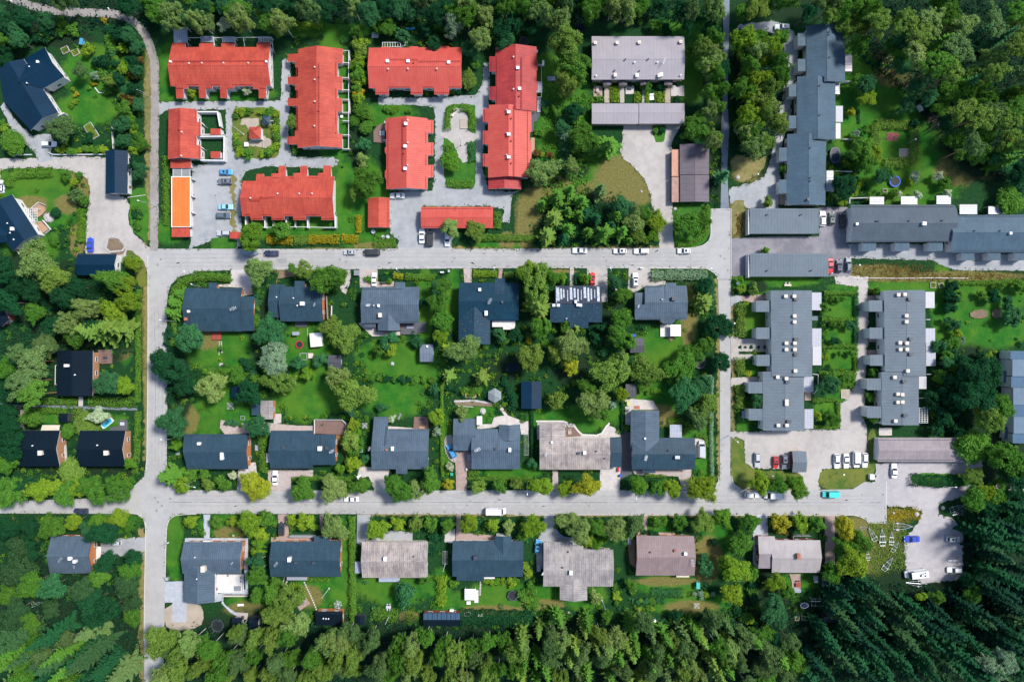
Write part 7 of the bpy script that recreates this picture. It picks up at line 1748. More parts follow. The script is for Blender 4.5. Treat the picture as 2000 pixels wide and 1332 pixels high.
    for sx in (-1,1):
        for sy in (-1,1):
            x = sx * (hl - .82); y = sy * (hw - .11)
            w = MB().tube((x,y - .12,.32),(x,y + .12,.32),.325,n=16).build('wheel',RUBBER,o)
            MB().tube((x,y + sy * .10,.32),(x,y + sy * .128,.32),.2,n=12).build('rim',METAL,w)
    for s in (-1,1):
        MB().box((hl - .17,s * hw * .66,hood * .74),(.22,.34,.15),s * -.35).build('headlight',LAMPW,o)
        MB().box((-hl + .07,s * hw * .74,hd * .76),(.12,.26,.18)).build('tail_light',LAMPR,o)
        MB().box((b1 - .22,s * (hw + .10),hd + .04),(.13,.22,.13)).build('wing_mirror',PAINT,o)
    MB().box((hl - .03,0,.42),(.12,hw * 1.1,.16)).build('grille',PLAST,o)
    MB().box((hl + .012,0,.36),(.02,.5,.11)).build('number_plate',LAMPW,o)
    return o
CARS = {}
CC = dict(white=(0.72,0.73,0.75),silver=(0.42,0.45,0.48),black=(0.015,0.018,0.024),navy=(0.012,0.022,0.07),blue=(0.012,0.05,0.45),sky=(0.03,0.30,0.62),pale=(0.24,0.50,0.66),teal=(0.07,0.11,0.14),red=(0.50,0.012,0.018),grey=(0.13,0.145,0.18),
          turq=(0.03,0.52,0.48),dkgreen=(0.02,0.06,0.06),pblue=(0.03,0.25,0.50),wine=(0.20,0.012,0.02))
def car(kind,x,y,deg,col,label,cat=None,group=None,s=1.0):
    """deg: heading of the front on the photo, 0 = right, 90 = up"""
    wx,wy = W(x,y,0.8)
    if kind not in CARS: CARS[kind] = car_proto(kind); o = CARS[kind]; first = True;
    else: o = dup(CARS[kind])
    o.location = (wx,wy,zg(wx,wy)); o.rotation_euler = (0,0,R(deg)); o['label'] = label; o['group'] = group or 'parked cars'
    o['category'] = cat or ('van' if 'van' in kind or kind == 'camper' else 'car'); o.scale = (s,s,s)
    setcol(o,CC[col])
    return o
use('t1'); car('estate',383,1127,0,'white','white estate car in front of the L-shaped blue house')
use('t4'); car('suv',1710,215,180,'white','white SUV on the gravel bend under the trees at the top')
use('t6'); car('sedan',703,713,90,'blue','bright blue sedan above the wide navy garage'); car('hatch',8,258,90,'white','white car cut by the left edge of the photo')
use('t7')
car('hatch',565,146,0,'sky','bright blue hatchback, topmost in the gravel parking row'); car('suv',554,219,180,'grey','dark grey estate with black sunroof, second from the top in the gravel row')
car('sedan',563,417,0,'pale','light blue car with a white windscreen, third in the gravel parking row'); car('estate',545,485,0,'teal','dark teal estate, fourth from the top in the gravel parking row')
car('estate',549,621,180,'silver','pale silver estate half under the small red carport roof'); car('sedan',918,780,180,'navy','navy blue sedan behind the covered boat trailer on the street')
car('hatch',1530,772,180,'silver','silver hatchback with black roof in front of the dark van',s=.88); car('van',1705,772,180,'black','dark van with roof panels parked on the northern street')
car('sedan',1903,330,180,'white','white sedan with dark roof glass beside the red garage'); car('sedan',1722,983,90,'white','white car on the pink paved drive below the street',s=.92)
use('t8')
car('sedan',495,645,90,'white','white car, left of the three before the faded red carport'); car('van',558,662,90,'black','black van between two white cars at the faded red carport'); car('estate',694,668,270,'white','white car half hidden under the pale tree at the carport')
car('sedan',1730,758,180,'white','white sedan alone at the kerb below the spruce grove'); car('hatch',1828,978,90,'red','red hatchback beside the rust-streaked house')
use('u1')
car('hatch',444,762,180,'white','white hatchback with black roof rack on the northern street'); car('estate',610,763,180,'white','long white estate between two other white cars at the kerb'); car('hatch',944,762,180,'white','white hatchback nearest the end of the northern street')
car('suv',563,987,90,'white','white SUV on the drive of the grey house with white terrace roof')
use('u2'); GP = 'cars in the dark asphalt court'
car('estate',428,508,90,'white','white car, left of three beside the upper flat garage block',group=GP,s=1.03); car('hatch',498,508,90,'dkgreen','dark green hatchback, middle of three at the upper garages',group=GP); car('sedan',583,528,90,'black','black car beside the white gable wall',group=GP)
car('sedan',487,878,270,'red','bright red car partly under the lower garage roof',group=GP); car('hatch',555,880,90,'navy','dark blue hatchback between the red car and another blue one',group=GP); car('estate',630,868,90,'teal','blue grey estate, rightmost below the asphalt court',group=GP)
use('u8'); car('sedan',950,732,90,'white','white sedan on pink paving beside the yellow tree'); car('sedan',1545,898,180,'white','white car half under street trees on the southern street'); car('hatch',998,1130,90,'black','black car on the red brick drive of the bottom row',s=1.05)
use('v1'); car('estate',727,523,118,'pblue','blue car parked at a slant beside the grey gravel corner'); car('bigvan',1073,990,0,'white','big white delivery van on the southern street'); car('hatch',1402,1265,83,'pblue','bright blue hatchback in the drive of the weathered grey tiled house',s=1.05)
use('v2'); GQ = 'cars on the pale gravel by the town houses'
car('estate',1517,592,270,'silver','silver blue estate, leftmost on the pale gravel by the town houses',group=GQ); car('hatch',1660,612,270,'red','red hatchback on the pale gravel beside a grey car',group=GQ,s=.95); car('suv',1728,607,270,'grey','grey SUV with silver roof beside the grey bin shelter',group=GQ)
car('estate',1476,868,0,'white','white estate at the kerb by the lower right crossing'); car('van',1637,868,180,'white','white van half hidden by three round street trees',s=1.08); car('van',1080,508,90,'silver','pale camper van parked at the right end of the T-shaped house','van')
use('v3')
car('estate',538,482,270,'white','white estate, leftmost of four white vehicles on the gravel',group=GQ); car('sedan',612,480,270,'white','white sedan, second from the left of four white vehicles',group=GQ); car('van',690,468,270,'white','white van, third of four white vehicles on the gravel',group=GQ); car('estate',757,475,270,'white','white estate, rightmost of four white vehicles beside the grass',group=GQ)
car('sedan',985,557,90,'white','white sedan below the long taupe carport'); car('van',490,740,180,'turq','turquoise van on the southern street')
car('sedan',1123,1090,180,'blue','deep blue car in the gravel car park beside the boat trailers',s=1.05); car('hatch',1447,1090,0,'silver','silver car with black roof, upper right in the gravel car park',s=1.05)
use('v4'); car('estate',893,243,180,'silver','silver estate on the gravel drive of the charcoal house'); car('hatch',785,882,105,'wine','dark red car standing in the lower left wood'); car('sedan',630,-2,180,'navy','dark blue car at the left end of the southern street')
use('v8'); car('camper',1148,482,187,'white','large white camper van at the lower end of the gravel car park','camper van'); car('estate',1457,455,180,'white','white car with silver roof, lower right in the gravel car park')

# ================================================================ TRAILERS
def trailer_proto(kind):
    o = thing('boat_trailer' if kind == 'boat' else 'box_trailer' if kind == 'box' else 'car_trailer','','trailer')
    if kind == 'boat':      # A-frame towards +x
        b = MB()
        for s in (-1,1): b.tube((-2.4,s * .85,.55),(0.6,s * .75,.55),.06,n=6); b.tube((.6,s * .75,.55),(3.0,s * .05,.55),.06,n=6)
        for x in (-2.4,-1.2,.6): b.tube((x,-.85 + max(0,x - .6) * .3,.58),(x,.85 - max(0,x - .6) * .3,.58),.045,n=5)
        b.tube((-2.0,0,.62),(3.2,0,.62),.05,n=5)
        b.build('frame',METAL,o)
        for x in (-1.8,.3):
            for s in (-1,1): MB().tube((x - .05,s * .35,.72),(x + .3,s * .35,.72),.07,n=6).build('roller',PLAST,o)
        for s in (-1,1): MB().tube((-1.2,s * .98 - .1,.32),(-1.2,s * .98 + .1,.32),.3,n=14).build('wheel',RUBBER,o); MB().box((-1.2,s * .98,.66),(.75,.24,.04)).build('mudguard',METAL,o)
        MB().tube((3.0,0,.6),(3.0,0,.05),.05,n=6).build('jockey_wheel',PLAST,o)
    elif kind == 'box':
        b = MB(); b.box((0,0,.62),(2.5,1.35,.10))
        for s in (-1,1): b.box((0,s * .66,.85),(2.5,.05,.38)); b.box((s * 1.24,0,.85),(.05,1.27,.38))
        b.build('box',METAL,o); MB().box((0,0,1.08),(2.56,1.42,.08),0,0,.96).build('cover',LATT,o)
        MB().tube((1.25,0,.55),(2.5,0,.5),.05,n=6).build('drawbar',METAL,o)
        for s in (-1,1): MB().tube((0,s * .8 - .09,.3),(0,s * .8 + .09,.3),.28,n=14).build('wheel',RUBBER,o)
    else:
        b = MB().box((0,0,1.05),(4.6,1.95,1.5),0,0,.92); b.build('body',mat('trailer shell',(.70,.71,.74),.5,.05,2),o); MB().box((.3,0,1.83),(.6,.6,.08)).build('roof_hatch',LATTD,o)
        MB().tube((2.3,0,.5),(3.5,0,.5),.05,n=6).build('drawbar',METAL,o)
        for s in (-1,1): MB().tube((0,s * .9 - .09,.3),(0,s * .9 + .09,.3),.3,n=14).build('wheel',RUBBER,o)
    return o
TRL = {}
def trailer(kind,x,y,deg,label,s=1.0,group='trailers'):
    wx,wy = W(x,y,.6); o = TRL[kind] if kind not in TRL and not TRL.update({kind: trailer_proto(kind)}) else None
    o = TRL[kind] if not TRL[kind]['label'] else dup(TRL[kind])
    o.location = (wx,wy,zg(wx,wy)); o.rotation_euler = (0,0,R(deg)); o.scale = (s,s,s); o['label'] = label; o['group'] = group
use('v3'); GB = 'empty trailers on the rough grass'
trailer('boat',1045,992,0,'longest galvanised boat trailer lying across the top of the rough grass',1.1,GB)
trailer('boat',895,1085,92,'galvanised boat trailer pointing up, in the middle of the rough grass',.95,GB)
trailer('boat',968,1090,88,'narrow boat trailer right of the upright one on the rough grass',.75,GB)
trailer('boat',995,1158,55,'small slanting boat trailer beside the deep blue car',.65,GB)
trailer('boat',820,1060,118,'thin boat trailer leaning left beside the yellow-green trees',.85,GB)
trailer('boat',745,1008,10,'stubby trailer frame touching the yellow-green tree',.5,GB)
trailer('boat',935,1290,52,'slanting boat trailer at the lower edge of the rough grass',.9,GB)
trailer('boat',783,1220,95,'square trailer frame against the trees left of the rough grass',.6,GB)
trailer('boat',1500,890,195,'dark trailer drawbar at the edge of the green strip',.75,GB)
trailer('boat',1470,1258,180,'dark trailer in the shade right of the gravel car park',.8,GB)
trailer('boat',1500,507,180,'blue and white trailer with crossed arms behind the taupe carport',.85,GB)
use('v8'); trailer('boat',1150,560,175,'boat trailer standing right beside the large camper van',.9,GB)
use('v4'); trailer('boat',270,722,10,'light trailer frame in the lower left wood',.8,GB)
use('v3'); trailer('boat',1475,850,20,'rusty ladder-like trailer frame on the dark grass strip',.9,GB)
use('v2'); trailer('box',1410,237,270,'white covered box trailer beside the left grey town houses',.9)
use('v7'); trailer('box',517,228,270,'white box trailer left of the brown pink house',.8)
use('v6'); trailer('box',1408,437,90,'grey box trailer below the blue hatchback',.85)
use('v1'); trailer('box',865,572,270,'white box trailer at the wall of the triangular gable house',.85)
use('u8'); trailer('box',805,498,270,'grey box trailer with load beside the orange gable',.7)
use('t7')
# covered boat on its trailer at the kerb
g_ = W(757,778,.8); o = thing('covered_boat','boat under a grey tarpaulin on a trailer at the street kerb','boat',(*g_,zg(*g_)),0)
b = MB(); st = []
for x,w,z in ((-2.5,.75,1.25),(-1.6,.95,1.45),(0,1.0,1.6),(1.3,.8,1.45),(2.3,.25,1.1)):
    st.append((g_[0] + x,[(g_[1] - w,.6),(g_[1] - w * .9,z * .8),(g_[1] - w * .3,z),(g_[1] + w * .25,z + .05),(g_[1] + w * .9,z * .75),(g_[1] + w,.6)]))
loft(b,st); b.build('tarpaulin',mat('grey tarpaulin',(.22,.27,.33),.6,.25,2.5,bump=.4),o)
for s in (-1,1): MB().tube((g_[0] - .6,g_[1] + s * .95 - .1,.3),(g_[0] - .6,g_[1] + s * .95 + .1,.3),.3,n=12).build('wheel',RUBBER,o)
MB().tube((g_[0] + 2,g_[1],.5),(g_[0] + 3.2,g_[1],.5),.05,n=6).build('drawbar',METAL,o)

# ================================================================ STREET FURNITURE AND GARDEN THINGS
LAMPM = mat('lamp head',(.78,.78,.8),.4,.03,3)
def lamp(gx,gy,deg,h=6.5,arm=1.8,label_extra=None):
    """gx, gy: where the photo shows the lamp head; deg: direction from head to foot in plan"""
    hx,hy = Wg(gx,gy,h); a = R(deg); bx,by = hx + math.cos(a) * arm,hy + math.sin(a) * arm
    o = thing('street_lamp','','street lamp',(bx,by,0),0)
    MB().tube((bx,by,0),(bx,by,h),.09,.055,8).build('pole',METAL,o)
    if arm > .3: MB().tube((bx,by,h - .05),(hx,hy,h + .12),.045,n=6).build('arm',METAL,o)
    b = MB().box((hx,hy,h + .12),(.62,.26,.14),a,0,.8) if arm > .3 else MB().lathe((bx,by,h),[(0,.45),(.2,.38),(.28,.2),(.2,0),(0,-.02)],14)
    b.build('lamp_head',LAMPM,o)
    AUTO.append((o,'street lamp' if arm > .3 else 'round-headed path lamp','street lamp',gx,gy,'street lamps'))
for gx,gy,dg,h,arm in ((212,17,-45,6,2),(22,2,-35,6,2),(266,175,-20,5,1.5),(270,392,-15,6,2.4),(313,625,-5,6,2.4),(315,858,0,6,2.4),(380,951,170,6,3),(374,735-180,-30,5,1),(774,525,-60,5,.9),(360,530,-20,5,1.5),(965,523,-80,5,.9),(1030,965,90,6,2.6),(1243,973,80,6,2),
                       (1441,863,140,5,2),(1462,952,-150,5,2.6),(1649,927,170,4,.2),(1510,930,150,4,.2),(1867,951,180,5,2.2),(1789,272,-150,5,.2),(1782,162,-140,5,.2),(1834,243,-150,5,.2),(1680,518,180,4,.2),(1479,341,0,4,.2),(1787,779+0,0,4,.2),(328,1060,-155,5,2.4),(1390,525,-70,5,1),(1193,524,-80,5,.9),(1436,631,-160,5,.3)):
    lamp(gx,gy,dg,h,arm)
def flagpole(gx1,gy1,gx2,gy2,label):
    """from the top of the pole (1) to its foot (2) as the photo shows them"""
    fx,fy = Wg(gx2,gy2); d2 = (gx1 - 1000) ** 2 + (gy1 - 666) ** 2; d1 = (gx2 - 1000) ** 2 + (gy2 - 666) ** 2
    o = thing('flagpole',label,'flagpole',(fx,fy,0),0)
    r1,r2 = math.sqrt(d1),math.sqrt(d2); h = HC * max(.03,(r2 - r1) / r2)
    h = min(max(h,6),11); MB().tube((fx,fy,0),(fx,fy,h),.10,.05,8).build('pole',TRIMW,o); MB().lathe((fx,fy,h),[(0,.2),(.09,.1),(0,0)],8).build('finial',TRIMW,o); MB().box((fx,fy,.2),(.4,.4,.4)).build('base',KERB,o)
def lying_pole(gx1,gy1,gx2,gy2,label,w=.12):
    a = Vector((*Wg(gx1,gy1),.8)); b_ = Vector((*Wg(gx2,gy2),.5)); o = thing('white_pole',label,'pole',(a.x,a.y,0),0); a.z = 4.5; a.x,a.y = Wg(gx1,gy1,4.5)
    MB().tube((b_.x,b_.y,0),(a.x,a.y,a.z),w,w * .6,8).build('pole',TRIMW,o); MB().box((b_.x,b_.y,.15),(.5,.5,.3)).build('base',KERB,o); o.location = (0,0,0)
flagpole(444,238,476,263,'white flagpole on the little green between the red terraces'); flagpole(895,268,901,284,'white flagpole in the gravel court of the eastern red terraces'); flagpole(1801,232,1829,216,'white flagpole beside the playhouse'); flagpole(626,1165,643,1148,'white flagpole on the lawn below the house with the red table terrace')
flagpole(1181,1190,1176,1172,'white flagpole below the weathered grey tiled house'); flagpole(751,1217,761,1200,'white flagpole behind the pale weathered house')
flagpole(870,1117,870,1100,'white pole at the clothes lines by the pointed gable house')
# trampolines
TNET = mat('trampoline mat',(.012,.014,.02),.7,.1,2); TRIMB = mat('blue trampoline pad',(.01,.09,.5),.6,.05,3)
def trampoline(tile,x,y,r,label,pad=None,h=.8,net=False):
    use(tile); wx,wy = W(x,y,h); rr = r / 4 * S
    o = thing('trampoline',label,'trampoline',(wx,wy,0),0,'trampolines')
    MB().lathe((wx,wy,h),[(0,-.02),(rr * .8,0)],28).build('jumping_mat',TNET,o)
    MB().lathe((wx,wy,h),[(rr * .8,.01),(rr * .86,.05),(rr,.05),(rr,-.03),(rr * .8,-.03)],28).build('pad',pad or TRIMD,o)
    for i in range(6):
        a = i * math.pi / 3; MB().tube((wx + rr * .95 * math.cos(a),wy + rr * .95 * math.sin(a),0),(wx + rr * .95 * math.cos(a),wy + rr * .95 * math.sin(a),h),.03,n=5).build('leg',METAL,o)
    if net:
        for i in range(6):
            a = i * math.pi / 3; MB().tube((wx + rr * math.cos(a),wy + rr * math.sin(a),h),(wx + rr * math.cos(a),wy + rr * math.sin(a),h + 1.7),.03,n=5).build('net_pole',METAL,o)
trampoline('u2',992,218,44,'round trampoline with bright blue pad on the upper right lawn',TRIMB); trampoline('u6',1065,830,50,'dark blue trampoline among trees near the right-hand lane',None,.9,True)
trampoline('v6',1205,656,40,'black trampoline with a light centre on the bottom row lawn',None,.8,True); trampoline('t3',1292,326,38,'black trampoline in the shade behind the dark red terrace block'); trampoline('v4',1697,890,50,'black trampoline at the forest edge below the white terrace house',None,.8,True); trampoline('u4',1138,692,30,'small black trampoline with red centre near the white canopy',mat('red pad',(.4,.02,.03),.6,.05,3),.5)
# pools
WATERP = mat('pool water',(.05,.42,.60),.05,.1,2,spec=.7); WATERD = mat('dark pool water',(.02,.03,.05),.05,.1,2,spec=.7); POOLB = mat('pool wall',(.70,.78,.84),.5,.05,2)
def pool(tile,x,y,rx,ry,label,water=WATERP,wall=POOLB,h=.7,rz=0,n=28,sq=2.0):
    use(tile); wx,wy = W(x,y,h); rx,ry = rx / 4 * S,ry / 4 * S; o = thing('pool',label,'pool',(wx,wy,0),0)
    def sup(k):
        out = []
        for i in range(n):
            t = 2 * math.pi * i / n; c,s_ = math.cos(t),math.sin(t); px = abs(c) ** (2 / sq) * rx * k * (1 if c > 0 else -1); py = abs(s_) ** (2 / sq) * ry * k * (1 if s_ > 0 else -1)
            out.append((wx + px * math.cos(rz) - py * math.sin(rz),wy + px * math.sin(rz) + py * math.cos(rz)))
        return out
    A,Bq = sup(1),sup(.84); b = MB(); vs = [(p[0],p[1],0) for p in A] + [(p[0],p[1],h) for p in A] + [(p[0],p[1],h) for p in Bq] + [(p[0],p[1],.1) for p in Bq]
    fs = [(k * n + i,k * n + (i + 1) % n,(k + 1) * n + (i + 1) % n,(k + 1) * n + i) for k in range(3) for i in range(n)]
    b.add(vs,fs); b.build('rim',wall,o); MB().add([(p[0],p[1],h - .15) for p in Bq],[tuple(range(n))]).build('water',water,o)
    return o
pool('u3',835,905,52,22,'inflatable turquoise pool with white rim on the lawn',rz=R(38),sq=5,h=.6); pool('t5',525,1215,40,62,'dark oval above-ground pool beside the lowest blue row house',WATERD,mat('navy pool wall',(.02,.03,.06),.5,.05,2),1.1,sq=2.6); pool('v5',1068,787,23,23,'small round paddling pool on the dry lawn',mat('pale water',(.45,.62,.7),.1,.05,2),POOLB,.4)
pool('v8',285,733,32,22,'round black tub with pale rim on the dark lawn',WATERD,METAL,1.0); pool('t8',115,610,16,16,'round grey bin sunk beside the red garage',TRIMG,METAL,.9); pool('t8',193,652,15,15,'left of two round grey bins in the spreading hedge',TRIMG,METAL,.9); pool('t8',231,651,15,15,'right of two round grey bins in the spreading hedge',TRIMG,METAL,.9)
for o_ in list(bpy.data.objects):
    if o_.get('category') == 'pool' and 'bin' in o_['label']: o_['category'] = 'bin'; o_.name = 'round_bin'
    if o_.get('category') == 'pool' and 'tub' in o_['label']: o_['category'] = 'hot tub'; o_.name = 'hot_tub'
# rotary clothes dryers
def dryer(tile,x,y,label,r=1.6,n=4):
    use(tile); h = 1.9; wx,wy = W(x,y,h); o = thing('rotary_dryer',label,'clothes dryer',(wx,wy,0),0,'rotary clothes dryers')
    MB().tube((wx,wy,0),(wx,wy,h),.04,n=6).build('pole',METAL,o); b = MB(); ln = MB()
    for i in range(n):
        a = 2 * math.pi * i / n + .8; b.tube((wx,wy,h - .3),(wx + r * math.cos(a),wy + r * math.sin(a),h),.04,n=5)
        a2 = 2 * math.pi * (i + 1) / n + .8
        for k in (1,.75,.5,.25): ln.tube((wx + r * k * math.cos(a),wy + r * k * math.sin(a),h - .3 * (1 - k)),(wx + r * k * math.cos(a2),wy + r * k * math.sin(a2),h - .3 * (1 - k)),.018,n=4)
    b.build('arms',TRIMW,o); ln.build('line',TRIMW,o)
dryer('u4',600,1172,'rotary clothes dryer with four arms on the corner garden lawn',1.4); dryer('v5',1440,725,'rotary clothes dryer with six arms above the black sauna cabin',1.3,6); dryer('u8',1648,325,'rotary clothes dryer by the tall wing of the charcoal tiled house',1.1); dryer('v7',1043,735,'white cross-shaped clothes dryer on the dry lawn',1.2)
# benches, tables, parasols, loungers, swings
WOOD = mat('weathered wood',(.34,.27,.21),.8,.15,4); WOODP = mat('pale wood',(.55,.48,.42),.8,.1,4); FABW = mat('white fabric',(.78,.77,.76),.8,.04,2); FABR = mat('red fabric',(.5,.03,.05),.8,.05,2); FABG = mat('grey cushion',(.18,.2,.23),.8,.08,2)
def table_set(tile,x,y,label,m=None,chairs=4,r=.8,L_=1.6,deg=0,cm=None,name='garden_table'):
    use(tile); g = W(x,y,.7); z0 = zg(*g); a = R(deg)
    o = thing(name,label,'table',(g[0],g[1],0),0); m = m or WOOD
    MB().box((g[0],g[1],z0 + .72),(L_,r,.05),a).build('table_top',m,o)
    for sx in (-1,1):
        for sy in (-1,1):
            dx,dy = sx * (L_ / 2 - .1),sy * (r / 2 - .1); MB().box((g[0] + dx * math.cos(a) - dy * math.sin(a),g[1] + dx * math.sin(a) + dy * math.cos(a),z0 + .35),(.07,.07,.69),a).build('leg',m,o)
    spots = [(-L_ * .25,r / 2 + .4,0),(L_ * .25,r / 2 + .4,0),(-L_ * .25,-r / 2 - .4,180),(L_ * .25,-r / 2 - .4,180)][:chairs]
    for i,(dx,dy,rr) in enumerate(spots):
        cx,cy = g[0] + dx * math.cos(a) - dy * math.sin(a),g[1] + dx * math.sin(a) + dy * math.cos(a)
        chair(cx,cy,z0,a + R(rr),cm or m,('upper left','upper right','lower left','lower right')[i] + ' chair at the ' + ' '.join(label.split()[:11]))
_ch = {}
def chair(cx,cy,z0,a,m,label):
    if m.name not in _ch:
        c = thing('garden_chair','','chair',(0,0,0)); MB().box((0,0,.43),(.46,.46,.05)).build('seat',m,c); MB().box((0,.24,.72),(.46,.05,.5)).build('backrest',m,c)
        for sx in (-1,1):
            for sy in (-1,1): MB().box((sx * .19,sy * .19,.2),(.05,.05,.4)).build('leg',m,c)
        _ch[m.name] = c
    else: c = dup(_ch[m.name])
    c.location = (cx,cy,z0); c.rotation_euler = (0,0,a); c['label'] = label; c['group'] = 'garden chairs'
table_set('v5',1152,700,'grey table on the red brick terrace of the bottom row lawn',FABG,4,.8,2.0,22)
table_set('v5',655,600,'grey dining table on the white terrace',FABG,0,1.5,2.2); table_set('u8',1295,315,'oval table on the brown roof terrace',WOODP,2,.9,1.5)
table_set('u8',1350,315,'white table beside the oval one on the brown terrace',FABW,0,.9,1.0); table_set('u5',405,555,'pale table on the dark terrace of the ribbed charcoal house',LATT,2,.9,2.2); table_set('u3',820,395,'dark table on the square wooden deck',TRIMD,4,.9,1.4)
table_set('v1',490,275,'black table on the brown corner deck',TRIMD,0,.8,1.3); table_set('v1',495,340,'orange brown bench table on the brown corner deck',DECKO,2,.7,1.8); table_set('t3',193,1042,'grey oval table on the round brown deck',TRIMG,2,.9,1.5,90)
table_set('v6',955,808,'white garden table at the forest edge by the solar shed',FABW,0,.8,1.6); table_set('t2',725,1130,'white square table on the little green',FABW,0,1.3,1.3); table_set('t1',815,565,'white picnic table in the upper left garden',WOODP,2,.8,1.6,20)
table_set('u1',1755,1028,'wooden picnic bench on the lawn under the lower flat garage',WOODP,2,.6,2.2); table_set('v6',235,745,'stone seat ring table behind the pale weathered house',TRIMG,4,.8,1.6); table_set('t4',268,712,'round pink stone table on the first patio of the lavender terrace',PINKP,2,.9,.9); table_set('t4',525,688,'dark table on the second patio of the lavender terrace',TRIMD,2,.8,1.4)
table_set('u3',955,910,'grey table on the small blue grey deck by the pool',TRIMG,2,1.0,1.4); table_set('t3',743,897,'tilted wooden table in the playground',WOODP,0,.7,1.4,50); table_set('v1',1650,378,'round pinkish table on the terrace of the weathered brown house',PINKP,2,1.1,1.1)
table_set('v7',1835,570,'dark round table with white cover on the brick terrace',REDW,2,1.2,1.5); table_set('u5',1175,530,'orange brown sofa table on the balcony',DECKO,0,.9,1.6); table_set('t2',1470,912,'white table in a framed yard of the tall red terrace',FABW,0,.8,.8)
def lounger(tile,x,y,deg,label,m=None,L_=1.9,w=.65):
    use(tile); g = W(x,y,.4); z0 = zg(*g); a = R(deg); o = thing('sun_lounger',label,'sun lounger',(g[0],g[1],0),0); m = m or FABW; c,s = math.cos(a),math.sin(a)
    MB().box((g[0] - .25 * c,g[1] - .25 * s,z0 + .36),(L_ * .7,w,.1),a).build('seat',m,o)
    p = (g[0] + L_ * .42 * c,g[1] + L_ * .42 * s); MB().box((p[0],p[1],z0 + .52),(L_ * .3,w,.1),a).build('backrest',m,o)
    for k in (-.5,.3):
        for t in (-1,1): MB().box((g[0] + k * L_ * .8 * c - t * w * .4 * s,g[1] + k * L_ * .8 * s + t * w * .4 * c,z0 + .16),(.05,.05,.3),a).build('leg',METAL,o)
lounger('v5',678,728,5,'white sun lounger on the lawn below the white terrace',FABW); lounger('v1',320,255,65,'dark sun lounger on the lawn of the charcoal tiled house',FABG); lounger('t4',683,762,90,'left white lounger on the lawn between the little paths'); lounger('t4',701,760,90,'right white lounger on the lawn between the little paths')
lounger('v5',560,497,0,'dark sofa against the wall on the white terrace',FABG,1.9,.8); lounger('v5',672,512,0,'upper black armchair on the white terrace',TRIMD,.9,.6); lounger('v5',672,543,0,'lower black armchair on the white terrace',TRIMD,.9,.6)
def swing(tile,x,y,deg,label,m=None):
    use(tile); g = W(x,y,1.5); a = R(deg); o = thing('garden_swing',label,'garden swing',(g[0],g[1],0),a); m = m or TRIMW
    L0 = [(-1,-.6),(-1,.6),(1,-.6),(1,.6)]; b = MB()
    off = Vector((g[0],g[1],0))
    for x_,y_ in L0: b.tube((off.x + x_,off.y + y_,0),(off.x + x_,off.y,1.9),.04,n=5)
    b.tube((off.x - 1,off.y,1.9),(off.x + 1,off.y,1.9),.045,n=5); b.build('frame',METAL,o)
    MB().box((off.x,off.y,.5),(1.5,.55,.08)).build('seat',m,o); MB().box((off.x,off.y + .3,.8),(1.5,.06,.5)).build('backrest',m,o); MB().box((off.x,off.y,1.95),(2.0,1.1,.05)).build('canopy',m if m != TRIMW else LATT,o)
swing('v7',1052,575,90,'white and turquoise garden swing behind the brown pink house',mat('turquoise cushion',(.05,.4,.35),.7,.05,2)); swing('v8',372,525,90,'pale green garden swing right of the brick terrace'); swing('v7',1828,614,0,'white garden swing below the round dark table'); swing('u8',1625,507,90,'green garden swing left of the tall tiled wing',mat('green canvas',(.12,.3,.2),.7,.05,2)); swing('t1',640,330,80,'blue garden swing frame in the upper left garden',mat('blue canvas',(.05,.25,.4),.7,.05,2)); swing('u1',422,1045,80,'white swing seat under shrubs beside the white SUV')
swing('u4',1112,606,0,'white bench swing on the lawn with the white canopy')
def box_thing(tile,x,y,w,d,h,name,label,cat,m,deg=0,lid=None):
    """small crate-like thing: body, rim and lid"""
    use(tile); g = W(x,y,h); z0 = zg(*g); a = R(deg); o = thing(name,label,cat,(g[0],g[1],0),0)
    MB().box((g[0],g[1],z0 + h / 2 - .05),(w,d,h - .1),a,0,.96 if lid else 1.0).build('body',m,o); MB().box((g[0],g[1],z0 + h - .02),(w + .06,d + .06,.06),a,0,.9).build('lid',lid or m,o)
    return o
def bed(tile,x,y,w,d,label,deg=0,tone='g',m=None,fill=None):
    """raised bed: four boards round soil, with plants"""
    use(tile); g = W(x,y,.4); z0 = zg(*g); a = R(deg); c,s = math.cos(a),math.sin(a); o = thing('raised_bed',label,'planting bed',(g[0],g[1],0),0); m = m or WOODP
    for dx,dy,sx,sy in ((0,d / 2,w,.1),(0,-d / 2,w,.1),(w / 2,0,.1,d - .1),(-w / 2,0,.1,d - .1)): MB().box((g[0] + dx * c - dy * s,g[1] + dx * s + dy * c,z0 + .2),(sx,sy,.4),a).build('board',m,o)
    MB().box((g[0],g[1],z0 + .16),(w - .1,d - .1,.3),a).build('soil',fill or EARTH,o)
    if tone:
        rng = np.random.default_rng(int(x + y)); n = int(w * d * 60); P = np.stack([rng.uniform(-w / 2 + .15,w / 2 - .15,n),rng.uniform(-d / 2 + .15,d / 2 - .15,n),rng.uniform(.3,.6,n)],1); P[:,:2] = np.stack([P[:,0] * c - P[:,1] * s,P[:,0] * s + P[:,1] * c],1)
        f = bpy.data.objects.new('plants',card_mesh('plants',cards(P,np.repeat([[0,0,1.]],n,0),.13,rng),LEAF)); COL.objects.link(f); f.parent = o; f.location = (0,0,z0); f.color = (*TONE[tone],1)
bed('t1',508,392,2.2,1.9,'left raised bed on the upper left lawn',25); bed('t1',588,410,2.2,1.9,'right raised bed on the upper left lawn',28,'y'); bed('t1',712,1025,2.6,5.0,'long concrete framed bed in the upper left garden',32,'y',TRIMG); bed('u2',915,290,1.3,1.0,'small raised bed left of the blue trampoline'); bed('u2',1292,1028,1.6,1.7,'square raised bed above the right town house row',0,'y')
